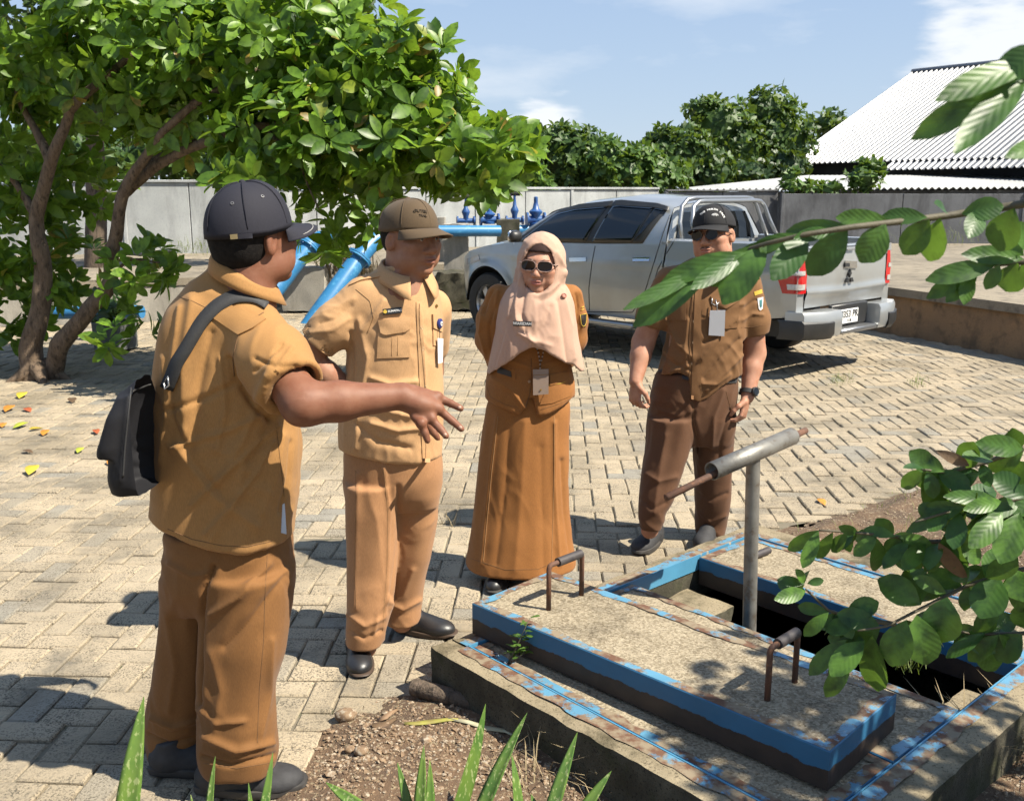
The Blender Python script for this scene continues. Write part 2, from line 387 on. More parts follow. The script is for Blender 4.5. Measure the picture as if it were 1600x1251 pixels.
for c in cells:
    p, rot = c
    dz = random.gauss(0, .0026)-(.008 if random.random() < .03 else 0); tx, ty = random.gauss(0, .016), random.gauss(0, .016); yw = YAW+rot+random.gauss(0, .016)
    M = Matrix.Translation((p.x+random.gauss(0, .001), p.y+random.gauss(0, .001), dz)) @ Matrix.Rotation(yw, 4, 'Z') @ Matrix.Rotation(tx, 4, 'X') @ Matrix.Rotation(ty*.5, 4, 'Y')
    if id(c) in near:
        o = bpy.data.objects.new('brick', bme); o.matrix_world = M; COL.objects.link(o); o.parent = pavement
    else:
        n = len(restv); restv += [M @ Vector(v) for v in bvs]; restf += [[i+n for i in f] for f in bfs]; tint += [random.random()]*12
o = mesh('brick_field', restv, restf, M_brick, parent=pavement); o['kind'] = 'stuff'
at = o.data.attributes.new('tint', 'FLOAT', 'POINT'); at.data.foreach_set('value', np.array(tint, np.float32))

# ---- bare soil round the chamber, heaped a little above the pavers' edge
def fbm(x, y, s, seed=0.0):
    return noise.fractal(Vector((x*s+seed, y*s-seed, seed*.7)), 1.0, 2.0, 4)
nx, ny = 150, 150
xs = np.linspace(-1.6, 5.2, nx); ys = np.linspace(.9, 7.2, ny); XX, YY = np.meshgrid(xs, ys)
D = pdist(XX, YY, PAVE)
hz = np.zeros_like(XX)
for a in range(ny):
    for b in range(nx):
        hz[a, b] = fbm(XX[a, b], YY[a, b], 5.0, 3.1)*.022+fbm(XX[a, b], YY[a, b], 1.3, 9.1)*.02
Dn = D+hz*2.5
Z = np.where(Dn < 0, np.maximum(-.03, -.002+Dn*.25), np.minimum(.028, Dn*.22)+hz*.8)
inC = ((XX-CO.x)*E1.x+(YY-CO.y)*E1.y > .03) & ((XX-CO.x)*E1.x+(YY-CO.y)*E1.y < 1.50) & ((XX-CO.x)*E2.x+(YY-CO.y)*E2.y > .03) & ((XX-CO.x)*E2.x+(YY-CO.y)*E2.y < 1.85)
sv = np.stack([XX.ravel(), YY.ravel(), Z.ravel()], 1)
ii = np.arange(nx*ny).reshape(ny, nx); q = np.stack([ii[:-1, :-1], ii[:-1, 1:], ii[1:, 1:], ii[1:, :-1]], -1).reshape(-1, 4)
kc = inC[:-1, :-1] & inC[:-1, 1:] & inC[1:, 1:] & inC[1:, :-1]; deep = (D[:-1, :-1] < -.35)
q = q[~(kc | deep).ravel()]
soil = mesh('soil_bed', sv, q, M_soil, True); struct(soil)
soil_bvh = BVHTree.FromPolygons([Vector(v) for v in sv], q.tolist())
def soilz(x, y):
    h = soil_bvh.ray_cast(Vector((x, y, 2)), Vector((0, 0, -1))); return h[0].z if h[0] else 0.0
# gravel in the soil
ico = [(0, 0, 1), (.894, 0, .447), (.276, .851, .447), (-.724, .526, .447), (-.724, -.526, .447), (.276, -.851, .447), (.724, .526, -.447), (-.276, .851, -.447), (-.894, 0, -.447), (-.276, -.851, -.447), (.724, -.526, -.447), (0, 0, -1)]
icf = [[0, 1, 2], [0, 2, 3], [0, 3, 4], [0, 4, 5], [0, 5, 1], [1, 6, 2], [2, 7, 3], [3, 8, 4], [4, 9, 5], [5, 10, 1], [6, 7, 2], [7, 8, 3], [8, 9, 4], [9, 10, 5], [10, 6, 1], [11, 7, 6], [11, 8, 7], [11, 9, 8], [11, 10, 9], [11, 6, 10]]
def pebble(mb, p, s, fl=.6):
    R = Matrix.Rotation(random.random()*6.3, 3, 'Z') @ Matrix.Rotation(random.gauss(0, .4), 3, 'X')
    k = (s*random.uniform(.8, 1.4), s*random.uniform(.7, 1.1), s*fl*random.uniform(.7, 1.1))
    mb.add([p+R @ Vector((v[0]*k[0]*random.uniform(.6, 1.3), v[1]*k[1]*random.uniform(.6, 1.3), v[2]*k[2]*random.uniform(.7, 1.2))) for v in ico], icf)
M_peb = pmat('gravel_stone', (.27, .18, .105), (.15, .095, .055), 45, .85, bs=.3, bsc=200, c2=(.38, .32, .24), s2=70, t2=(.5, .6), detail=2)
mb = MB(); tries = 0; cnt = 0
while cnt < 3600 and tries < 60000:
    tries += 1; px, py = random.uniform(400, 1620), random.triangular(1040, 1290, 1180)
    if random.random() < .16: px, py = random.uniform(1180, 1620), random.uniform(720, 900)
    g_ = G(px, py)
    d = pdist(np.array([g_.x]), np.array([g_.y]), PAVE)[0]
    if d < random.uniform(-.05, .06): continue
    a_, b_ = (g_-CO).dot(E1), (g_-CO).dot(E2)
    if -.02 < a_ < 1.55 and -.02 < b_ < 1.93: continue
    s = abs(random.gauss(0, .0033))+.0022
    if random.random() < .02: s *= 2.0
    pebble(mb, Vector((g_.x, g_.y, soilz(g_.x, g_.y)+s*.2)), s); cnt += 1
stuff(mb.build('gravel', M_peb, None, False), 'coarse brown gravel scattered over the bare soil', 'gravel')
for (px, py, s, lab) in ((541, 1127, .030, 'rounded tan stone on the soil between the men and the chamber'), (565, 1190, .019, 'smaller brown pebble in the gravel near the aloe leaves'), (547, 1182, .014, 'small grey brown pebble beside the slightly larger pebble in gravel')):
    mb = MB(); g_ = G(px, py); vs = []
    for v in ico: vs.append(v)
    bm = bmesh.new(); bmesh.ops.create_icosphere(bm, subdivisions=3, radius=1)
    z0 = soilz(g_.x, g_.y)
    for v in bm.verts:
        n_ = 1+.12*noise.noise(v.co*1.3+Vector((px, 0, 0))); v.co = Vector((v.co.x*s*1.25*n_, v.co.y*s*n_, v.co.z*s*.85*n_))+Vector((g_.x, g_.y, z0+s*.6))
    me = bpy.data.meshes.new('stone'); bm.to_mesh(me); bm.free(); me.materials.append(M_peb)
    me.polygons.foreach_set('use_smooth', np.ones(len(me.polygons), bool)); tag(link(bpy.data.objects.new('stone', me)), lab, 'stone')

# ---- rough concrete block helper
def rough_box(name, f, a0, a1, b0, b1, z0, z1, mats, parent=None, seg=.03, amp=.004, topmat=1, chip=.008):
    """f(a,b,z)->world.  mats[0] sides, mats[1] top; edges are worn and chipped"""
    na, nb, nz = [max(1, int(round((hi-lo)/seg))) for lo, hi in ((a0, a1), (b0, b1), (z0, z1))]
    vid = {}; vs = []; fs = []; mi = []
    def vert(i, j, k):
        key = (i, j, k)
        if key not in vid:
            a = a0+(a1-a0)*i/na; b = b0+(b1-b0)*j/nb; z = z0+(z1-z0)*k/nz; p = f(a, b, z)
            ext = (i in (0, na))+(j in (0, nb))+(k in (nz,))
            nn = noise.noise_vector(p*9)*amp+noise.noise_vector(p*40)*amp*.4
            if ext >= 2:
                cc = f((a0+a1)/2 if i in (0, na) else a, (b0+b1)/2 if j in (0, nb) else b, z0 if k == nz else z)
                nn += (cc-p).normalized()*chip*(.4+1.6*max(0, noise.noise(p*14)))
            vid[key] = len(vs); vs.append(p+nn)
        return vid[key]
    for (n1, n2, fn, m) in ((na, nb, lambda u, v: (u, v, nz), topmat), (na, nz, lambda u, v: (u, 0, v), 0), (na, nz, lambda u, v: (u, nb, v), 0), (nb, nz, lambda u, v: (0, u, v), 0), (nb, nz, lambda u, v: (na, u, v), 0)):
        for u in range(n1):
            for v in range(n2):
                fs.append([vert(*fn(u, v)), vert(*fn(u+1, v)), vert(*fn(u+1, v+1)), vert(*fn(u, v+1))]); mi.append(m)
    o = mesh(name, vs, fs, mats, False, parent)
    o.data.polygons.foreach_set('material_index', np.array(mi, np.int32))
    bm = bmesh.new(); bm.from_mesh(o.data); bmesh.ops.recalc_face_normals(bm, faces=bm.faces[:]); bm.to_mesh(o.data); bm.free()
    return auto(o, 40)
ZR = .18
ch = root('inspection_chamber', C(.75, .9, 0), 'low concrete valve chamber with blue painted steel frame round an open pit', 'chamber')
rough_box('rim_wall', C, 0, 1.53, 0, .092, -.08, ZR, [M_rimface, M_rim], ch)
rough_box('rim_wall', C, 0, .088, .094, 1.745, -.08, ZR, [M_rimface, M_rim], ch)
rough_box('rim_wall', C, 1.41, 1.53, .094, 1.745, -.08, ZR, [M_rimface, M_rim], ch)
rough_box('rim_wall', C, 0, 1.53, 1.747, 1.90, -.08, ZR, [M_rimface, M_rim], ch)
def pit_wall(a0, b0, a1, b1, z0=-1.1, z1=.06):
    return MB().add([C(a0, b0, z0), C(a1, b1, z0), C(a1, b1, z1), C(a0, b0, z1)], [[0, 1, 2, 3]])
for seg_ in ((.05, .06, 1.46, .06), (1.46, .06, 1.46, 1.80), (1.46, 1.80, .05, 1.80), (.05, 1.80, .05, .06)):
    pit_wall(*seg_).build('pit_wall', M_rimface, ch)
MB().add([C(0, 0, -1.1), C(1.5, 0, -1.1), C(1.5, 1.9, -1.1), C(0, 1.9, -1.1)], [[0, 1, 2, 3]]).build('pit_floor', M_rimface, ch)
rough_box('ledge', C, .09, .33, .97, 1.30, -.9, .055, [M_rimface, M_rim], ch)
rough_box('ledge', C, 1.25, 1.41, .97, 1.32, -.9, .055, [M_rimface, M_rim], ch)
# blue angle-iron frame let into the rim: flat leg on top, upright leg inside
def strip(a0, b0, a1, b1, w, z, n=40, jit=.012):   # strip on the rim, ragged outer edge where paint and rust end
    d = (C(a1, b1, 0)-C(a0, b0, 0)); L = d.length; d.normalize(); nrm = Vector((-d.y, d.x, 0)); P = [[], []]
    for i in range(n+1):
        p = C(a0, b0, z)+d*(L*i/n); k = w+jit*noise.noise(p*11)+jit*.6*noise.noise(p*40)
        P[0].append(p); P[1].append(p+nrm*k+Vector((0, 0, -.001)))
    return P
for (a0, b0, a1, b1) in ((.088, 1.745, .088, .092), (1.41, 1.745, .088, 1.745), (1.41, .092, 1.41, 1.745), (.088, .092, 1.41, .092)):
    d = (C(a1, b1, 0)-C(a0, b0, 0)).normalized(); outw = Vector((d.y, -d.x, 0))
    P = strip(a1, b1, a0, b0, .046, ZR+.0045); MB().grid(P).build('frame_flange', M_blue, ch)
    mb = MB(); p0, p1 = C(a0, b0, 0), C(a1, b1, 0)
    inw = (C(.75, .9, 0)-p0); inw = -outw if (-outw).dot(inw) > 0 else outw
    q = [p0+inw*.001, p1+inw*.001, p1+inw*.006, p0+inw*.006]
    mb.prism([(v.x, v.y) for v in q], ZR-.06, ZR+.006); weld(mb.build('frame_angle', M_bluew, ch))

def shaded_side_mat(name, zb):
    m, t, b = nmat(name); p = pos(t); sx = t.nodes.new('ShaderNodeSeparateXYZ'); t.links.new(p, sx.inputs[0])
    nz_ = noisef(t, p, 16, 6, .65); mm = N(t, 'ShaderNodeMath', operation='MULTIPLY'); t.links.new(nz_, mm.inputs[0]); mm.inputs[1].default_value = .035
    ad = N(t, 'ShaderNodeMath', operation='SUBTRACT'); t.links.new(sx.outputs['Z'], ad.inputs[0]); t.links.new(mm.outputs[0], ad.inputs[1])
    gt = N(t, 'ShaderNodeMath', operation='GREATER_THAN'); t.links.new(ad.outputs[0], gt.inputs[0]); gt.inputs[1].default_value = zb-.0175
    chipn = ramp(t, noisef(t, p, 26, 7, .7), .66, .69)
    paint = mixc(t, chipn, mixc(t, ramp(t, noisef(t, p, 6, 3), .3, .7), (.022, .135, .27), (.018, .11, .22)), (.08, .042, .026))  # blue darkened so the sides look shaded against the sunlit top
    bare = mixc(t, ramp(t, noisef(t, p, 18, 5), .4, .65), (.040, .026, .020), (.024, .017, .014))
    t.links.new(mixc(t, gt.outputs[0], bare, paint), b.inputs['Base Color']); b.inputs['Roughness'].default_value = .55
    bump(t, b, noisef(t, p, 70, 4), .25, .003); return m
def slab(f, L, W, z0, z1, label, zb, handles, up=True):
    """f(u,v,z) -> world; a concrete panel cast in a blue steel tray with two lifting handles"""
    r = root('cover_slab', f(L/2, W/2, z0), label, 'slab cover', 'concrete chamber covers')
    sm = shaded_side_mat('shaded_slab_side_%d' % int(zb*1000), zb); mb = MB(); e = .004
    def wall(u0, v0, u1, v1):
        n = 24; P = [[f(lerp(u0, u1, i/n), lerp(v0, v1, i/n), z) for i in range(n+1)] for z in (z0, (z0+z1)/2, z1-.003)]
        mb.grid(P)
        du, dv = u1-u0, v1-v0; l = math.hypot(du, dv); nu, nv = -dv/l*.003, du/l*.003
        mb.grid([[f(lerp(u0, u1, i/n), lerp(v0, v1, i/n), z1-.003) for i in range(n+1)], [f(lerp(u0, u1, i/n)+nu, lerp(v0, v1, i/n)+nv, z1) for i in range(n+1)]])
    for q in ((0, 0, L, 0), (L, 0, L, W), (L, W, 0, W), (0, W, 0, 0)): wall(*q)
    mb.add([f(0, 0, z0), f(0, W, z0), f(L, W, z0), f(L, 0, z0)], [[0, 1, 2, 3]])
    weld(mb.build('steel_tray', sm, r))
    # flange on top
    w = .034; n = 60
    for (u0, v0, u1, v1, nu, nv) in ((0.003, .003, L-.003, .003, 0, 1), (L-.003, .003, L-.003, W-.003, -1, 0), (L-.003, W-.003, .003, W-.003, 0, -1), (.003, W-.003, .003, .003, 1, 0)):
        P = [[], []]
        for i in range(n+1):
            u, v = lerp(u0, u1, i/n), lerp(v0, v1, i/n); p = f(u, v, z1+.0005)
            k = max(.012, w+.012*noise.noise(p*12)+.008*noise.noise(p*35)); k = min(k, i/n*math.hypot(u1-u0, v1-v0)+.001, (1-i/n)*math.hypot(u1-u0, v1-v0)+.001)
            P[0].append(p); P[1].append(f(u+nu*k, v+nv*k, z1+.0003))
        MB().grid(P).build('edge_flange', M_blue, r)
    nu_, nv_ = int(L/.02), int(W/.02); P = [[f(.01+(L-.02)*i/nu_, .01+(W-.02)*j/nv_, 0) for i in range(nu_+1)] for j in range(nv_+1)]
    for row in P:
        for p in row: p.z = z1-.0025+.0022*noise.noise(p*30)+.0025*noise.noise(p*6)
    MB().grid(P).build('concrete_panel', M_slab, r, True)
    for (u, v0, v1, h) in handles:
        mb = MB(); p0, p1 = f(u, v0, z1-.01), f(u+.004, v1, z1-.01); q0, q1 = f(u, v0, z1+h), f(u+.004, v1, z1+h); rr = .009
        d = (q1-q0).normalized()
        if h > .05: mb.tube([p0, q0-Vector((0, 0, .012)), q0+d*.006+Vector((0, 0, -.002)), q0+d*.014, q1-d*.014, q1-d*.006+Vector((0, 0, -.002)), q1-Vector((0, 0, .012)), p1], rr, 10)
        else: mb.tube([q0, q1], rr, 10)
        hd = mb.build('handle', M_rust, r, True)
        MB().tube([lerp(q0, q1, .26), lerp(q0, q1, .96)], .0155, 14).build('grip', M_grip, hd, True); auto(bpy.data.objects[hd.children[0].name] if hd.children else hd)
    return r
fl = lambda a0, b0: (lambda u, v, z: C(a0+u, b0+v, z))
slab(fl(.100, .108), 1.295, .408, .062, ZR-.001, 'lowermost front concrete cover, flush in the frame under the stacked slab', .10, [])
slab(fl(.100, .524), 1.295, .408, .062, ZR-.001, 'concrete cover flush in the frame beside the open pit, partly under stacked slab', .10, [])
slab(fl(.100, 1.362), 1.295, .375, .058, ZR-.001, 'rear concrete cover flush in the frame on the far side of the pit', .125, [(.17, .12, .26, .016), (1.12, .12, .26, .016)])
ra = math.radians(4.0); a0_, b0_ = .028, .165
fA = lambda u, v, z: C(a0_+u*math.cos(ra)-v*math.sin(ra), b0_+u*math.sin(ra)+v*math.cos(ra), z)
slab(fA, 1.325, .41, .187, .300, 'concrete cover slab stacked askew on top, blue sides and two upright rusty handles', .243, [(.225, .148, .318, .158), (1.075, .125, .275, .155)])
# T-shaped valve key standing in the pit
px_, py_ = C(.585, 1.09, 0).x, C(.585, 1.09, 0).y
kr = root('valve_key', (px_, py_, -1.1), 'grey steel T shaped valve key standing upright in the open pit', 'valve key')
ktop = V(1177, 712, py_+.02)
auto(MB().tube([(px_, py_, -1.1), lerp(Vector((px_, py_, -1.1)), ktop, .5), ktop], .0255, 20).build('shaft', M_galv, kr), 40)
c0, c1 = V(1112, 736, py_-.13), V(1238, 681, py_+.14)
auto(MB().tube([c0, c1], .0285, 20, False).build('cross_pipe', M_galv, kr), 40)
bpy.data.objects['cross_pipe'].modifiers.new('t', 'SOLIDIFY').thickness = -.004
MB().tube([V(1041, 777, py_-.27), lerp(c0, c1, .2)-Vector((0, 0, .012)), lerp(c0, c1, .8)-Vector((0, 0, .008)), V(1259, 672, py_+.19)], .0125, 10).build('inner_rod', M_rust, kr, True)

# ---- terraces (raised concrete yards left and right)
def terrace(name, poly, ztop, matside, mattop, lip=.05, liph=.10):
    r = bpy.data.objects.new(name, None); COL.objects.link(r); r['kind'] = 'structure'
    mb = MB(); mb.prism(poly, -.3, ztop-liph); mb.build('retaining_wall', matside, r)
    cx_ = sum(p[0] for p in poly)/len(poly); cy_ = sum(p[1] for p in poly)/len(poly)
    pl = [(x+(x-cx_)/math.hypot(x-cx_, y-cy_)*lip, y+(y-cy_)/math.hypot(x-cx_, y-cy_)*lip) for x, y in poly]
    mb = MB(); mb.prism(pl, ztop-liph+.002, ztop); mb.build('top_slab', mattop, r); return r
TZ = .56
terrace('yard_slab', [(5.36, 10.0), (8.2, 2.5), (30, 2.5), (30, 24), (.2, 24), (3.0, 16.6)], TZ, M_lowr, M_terr)
terrace('raised_yard', [(-3.15, 15.3), (2.7, 16.9), (-.2, 24.3), (-40, 24.3), (-40, 6), (-12.5, 9.2), (-8.5, 11.8), (-4.35, 13.35)], TZ, M_pier, M_terr, .03)

# ---- boundary walls of panels and posts
def wall(name, p0, p1, z0, z1, n, mat, label, th=.12, cap=.05, post=True, matp=None):
    p0, p1 = Vector((*p0, 0)), Vector((*p1, 0)); d = (p1-p0); L = d.length; d.normalize(); ang = math.atan2(d.y, d.x); R = rotz(ang)
    r = root(name, (p0+p1)/2+Vector((0, 0, z0)), label, 'wall')
    w = L/n
    for i in range(n):
        c = p0+d*(w*(i+.5)); dz = random.uniform(-.012, .012)
        MB().box((c.x, c.y, (z0+z1)/2+dz), (w-.016, th, z1-z0), R, bev=.006).build('wall_panel', mat, r)
        if post and i % 2 == 0: MB().box((p0+d*(w*i)+Vector((0, 0, (z0+z1)/2))), (.07, th+.05, z1-z0+.03), R, bev=.006).build('post', matp or mat, r)
    if cap: MB().box((p0+d*(L/2)+Vector((0, 0, z1+cap/2+.012))), (L, th+.07, cap), R, bev=.008).build('coping', matp or mat, r)
    return r
wall('boundary_wall', (-26, 15.6), (-4.9, 18.9), TZ-.1, 1.86, 18, M_wallw, 'whitewashed concrete panel wall behind the leafy tree on the left')
wall('boundary_wall', (-4.88, 18.95), (3.35, 22.9), TZ-.1, 1.74, 8, M_wallw, 'pale concrete panel wall behind the blue pipes and valves')
wall('boundary_wall', (3.5, 22.6), (6.1, 22.85), TZ-.1, 1.70, 2, M_wallg, 'short grey wall length directly behind the pickup roof', cap=.04)
wall('boundary_wall', (6.15, 22.6), (30, 21.0), TZ-.1, 1.66, 9, M_wallg, 'dark stained grey wall on the right behind the foreground leaves', th=.16, cap=0, post=True)

# ---- sheds behind the right wall
def roof_mat():
    m, t, b = nmat('zinc_roofing'); p = pos(t)
    col = mixc(t, ramp(t, noisef(t, p, .6, 4), .35, .7), (.215, .222, .235), (.18, .187, .20)); t.links.new(col, b.inputs['Base Color'])
    b.inputs['Roughness'].default_value = .42; b.inputs['Metallic'].default_value = .35; bump(t, b, noisef(t, p, 3, 3), .1, .01); return m
M_roof = roof_mat(); M_roofw = pmat('white_roof_sheet', (.42, .43, .43), (.35, .36, .36), .8, .5, .1, c2=(.5, .48, .44), s2=6, t2=(.62, .8))
M_shade = pmat('shed_interior_shade', (.035, .045, .06), (.025, .03, .04), 2, .8)  # near-black colour stands in for the shade inside the shed
def corr(p0, e, v, w, L, pitch, h, seg=6):
    """one corrugated sheet: p0 corner, e along eave, v up the slope"""
    n = int(w/pitch)*seg; nrm = e.cross(v).normalized(); P = [[], []]
    for i in range(n+1):
        s = i/seg*pitch; k = (s/pitch) % 1; hh = h if .12 < k < .38 else 0
        if abs(k-.0833) < .05: hh = h*.5
        P[0].append(p0+e*s+nrm*hh); P[1].append(p0+e*s+v*L+nrm*hh)
    return P
wb = math.radians(54.3); we = Vector((math.cos(wb), -math.sin(wb), 0)); wv = Vector((math.sin(wb), math.cos(wb), 0))
wp = V(1226, 257, 34.0); rz = 3.45; Lh = 7.0; slope = (wv*Lh+Vector((0, 0, rz))); SL = slope.length; sdir = slope.normalized()
wr = root('warehouse', Vector((wp.x+6, wp.y+2, 0)), 'large shed with steep silver corrugated metal roof behind the wall', 'shed')
for k in range(9):
    MB().grid(corr(wp+we*(2.0*k), we, sdir, 2.0, SL, .2, .05)).build('roof_sheet', M_roof, wr)
    solidify(wr.children[-1] if False else bpy.data.objects[[o.name for o in wr.children][-1]], .004) if False else None
for k in range(7):
    MB().grid(corr(wp+we*(4.1+2.0*k)-sdir*.55+Vector((0, 0, -.03)), we, sdir, 2.0, .56, .2, .05)).build('eave_sheet', M_roof, wr)
MB().tube([wp+slope+Vector((0, 0, .03)), wp+slope+we*18+Vector((0, 0, .03))], .09, 8).build('ridge_cap', M_roof, wr)
q = [wp+wv*.7, wp+we*18+wv*.7]
MB().add([q[0]+Vector((0, 0, -2.7)), q[1]+Vector((0, 0, -2.7)), q[1]+Vector((0, 0, .30)), q[0]+Vector((0, 0, .30))], [[0, 1, 2, 3]]).build('interior_shade_sheet', M_shade, wr)  # dark sheet put in for the shaded interior below the eave
g0, g1 = wp+we*.25, wp+we*.25+wv*Lh*2
MB().add([g0-Vector((0, 0, wp.z)), g1-Vector((0, 0, wp.z)), g1+Vector((0, 0, -.1)), g0+wv*Lh+Vector((0, 0, rz-.1)), g0+Vector((0, 0, -.1))], [[0, 1, 2, 3, 4]]).build('gable_wall', M_shade, wr)
MB().grid([[wp+slope+we*0, wp+slope+we*18], [wp+wv*Lh*2, wp+wv*Lh*2+we*18]]).build('rear_roof', M_roof, wr)
lr = root('lean_to', (10, 27, 0), 'low lean-to shed with white roof sheets in front of the silver shed', 'shed')
la, lb = V(1047, 297, 25.5), V(1640, 293, 24.4); lc, ld = V(1262, 275, 30.0), V(1700, 274, 29.0)
ee = (lb-la); n_ = 8
for k in range(n_):
    a_, b_ = lerp(la, lb, k/n_), lerp(la, lb, (k+.985)/n_); c_, d_ = lerp(lc, ld, k/n_), lerp(lc, ld, (k+.985)/n_)
    P = [[], []]; m_ = 42
    for i in range(m_+1):
        hh = Vector((0, 0, .03*math.sin(i/m_*7*2*math.pi))); P[0].append(lerp(a_, b_, i/m_)+hh); P[1].append(lerp(c_, d_, i/m_)+hh)
    auto(MB().grid(P).build('roof_sheet', M_roofw, lr), 60)
MB().add([la+Vector((.3, .3, -.05)), lb+Vector((0, .3, -.05)), Vector((lb.x, lb.y+.3, 0)), Vector((la.x+.3, la.y+.3, 0))], [[0, 1, 2, 3]]).build('block_wall', M_wallg, lr)

# ---- blue water mains, valves and their concrete piers
def pipe_run(label, pts, r, flanges, mat=M_pipe):
    o = root('water_pipe', pts[0], label, 'pipe'); auto(MB().tube(pts, r, 24).build('pipe', mat, o), 40)
    for (p, d) in flanges:
        d = Vector(d).normalized(); p = Vector(p)
        for s_ in (-1, 1): auto(MB().lathe([(r, -.012), (r*1.42, -.012), (r*1.42, .012), (r, .012)], p+d*.016*s_, d, 24).build('flange', mat, o), 40)
        up = Vector((0, 0, 1)) if abs(d.z) < .9 else Vector((1, 0, 0)); a = d.cross(up).normalized(); b = d.cross(a)
        for k in range(8):
            q = p+(a*math.cos(k*.785+.4)+b*math.sin(k*.785+.4))*r*1.24; MB().tube([q-d*.05, q+d*.05], .012, 6).build('bolt', M_valve, o)
    return o
a_, b_, c_ = V(497, 492, 13.0), V(566, 396, 13.5), V(600, 362, 13.9)
d_ = (b_-a_).normalized()
pipe_run('thick blue water main rising diagonally behind the man in the brown cap', [a_-d_*.3, b_, lerp(b_, c_, .5)+Vector((-.01, 0, .015)), c_+Vector((.05, 0, .0)), c_+Vector((.25, .1, .0))], .128, [(b_-d_*.08, d_)])
a_, b_ = V(418, 468, 13.2), V(484, 382, 13.8); d_ = (b_-a_).normalized()
pipe_run('blue water main rising diagonally beside the left man\'s cheek', [a_-d_*.4, b_, b_+d_*.12+Vector((.08, 0, -.02)), b_+Vector((.5, .1, .1))], .125, [(b_-d_*.05, d_)])
pipe_run('horizontal light blue pipe above the concrete pier beside the brown cap', [V(600, 361, 14.3), V(720, 361, 14.6), V(781, 361, 14.8)], .082, [])
pipe_run('short light blue pipe length ending at the pickup windscreen', [V(786, 361, 15.3), V(836, 358, 15.5)], .078, [(V(832, 358, 15.48), (1, 0, 0))])
pipe_run('thin blue pipe lying by the foot of the left tree', [V(75, 489, 11.4), V(222, 487, 11.2)], .075, [])
def pier(px0, px1, pt, pb, Y, label, mat=M_pier, dp=.4):
    a, b = V(px0, pt, Y), V(px1, pt, Y); zb = V(px0, pb, Y).z
    r = rough_box('pipe_pier', lambda x, y, z: Vector((x, y, z)), a.x, b.x, Y, Y+dp, min(zb, TZ), a.z, [mat, mat], None, .08, .012)
    tag(r, label, 'concrete pier'); return r
pier(693, 731, 350, 470, 14.7, 'tall pale concrete pier just right of the brown cap')
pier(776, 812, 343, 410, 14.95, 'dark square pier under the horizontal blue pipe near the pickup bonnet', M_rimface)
pier(438, 506, 418, 486, 13.9, 'low grey concrete block between the two diagonal blue pipes', M_pier, .7)
pier(503, 528, 372, 486, 14.6, 'narrow grey pier behind the left diagonal pipe', M_pier)
pier(640, 694, 340, 470, 16.4, 'grey concrete post standing behind the brown cap', M_pier)
def valve(px, py0, py1, Y, lab, dark=True, s=1.0):
    b, t_ = V(px, py1, Y), V(px, py0, Y); h = (t_-b).length; r = root('gate_valve', b, lab, 'valve'); m = M_valve
    auto(MB().lathe([(.085*s, 0), (.085*s, .03), (.05*s, .04), (.06*s, h*.35), (.09*s, h*.45), (.09*s, h*.5), (.045*s, h*.6), (.03*s, h*.8)], b, (0, 0, 1), 14).build('bonnet', m, r), 40)
    auto(MB().lathe([(.10*s, -.15), (.10*s, -.125), (.055*s, -.12), (.055*s, .12), (.10*s, .125), (.10*s, .15)], b+Vector((0, 0, h*.2)), (1, .2, 0), 14).build('valve_body', m, r), 40)
    if dark:
        MB().tube([b+Vector((0, 0, h*.8)), t_], .028*s, 8).build('stem', m, r)
        auto(MB().tube([t_+Vector((-.07, 0, -.02)), t_+Vector((.09, .02, -.02))], .045, 10).build('actuator', M_black, r), 40)
    else:
        auto(MB().lathe([(.028*s, h*.8), (.028*s, h), (.0, h+.01)], b, (0, 0, 1), 8).build('stem', m, r), 40)
    return r
valve(728, 305, 355, 16.2, 'leftmost blue valve with black actuator beyond the pipe', True, .75)
valve(765, 318, 350, 15.3, 'small dark blue gate valve left of the dark pier')
valve(804, 300, 355, 16.4, 'tall blue valve with black actuator right of the dark pier', True, .75)
valve(837, 308, 352, 15.45, 'dark blue gate valve next to the pickup windscreen', False, 1.15)
gp = root('drain_pipe', V(215, 395, 15.5), 'grey plastic pipe with dark open end lying on the raised yard', 'pipe')
o = auto(MB().tube([V(150, 390, 16.4), V(266, 397, 15.3)], .062, 20, False).build('pipe_wall', pmat('grey_pvc', (.42, .40, .36), (.32, .30, .27), 4, .5), gp), 40); solidify(o, .008)
bk = root('planter_bucket', G(182, 547), 'grey round concrete planter under the left tree', 'planter')
bc = G(182, 545); 
o = auto(MB().lathe([(.19, 0), (.225, .02), (.235, .30), (.235, .31), (.205, .31), (.20, .05)], bc, (0, 0, 1), 28).build('pot', conc('planter_cement', (.20, .21, .20), (.13, .14, .13), (.08, .08, .07), 5), bk), 40)
MB().lathe([(.2, .27), (.0, .29)], bc, (0, 0, 1), 20, cap=False).build('soil', M_soil, bk)
hp = rough_box('rubble_heap', lambda x, y, z: V(712, 470, 14.2)+Vector((x*(1.2-z*1.6), y, z)), -.45, .45, -.2, .25, -.1, .42, [M_rimface, M_rimface], None, .09, .05)
tag(hp, 'dark heap of rubble at the foot of the pale pier', 'rubble')
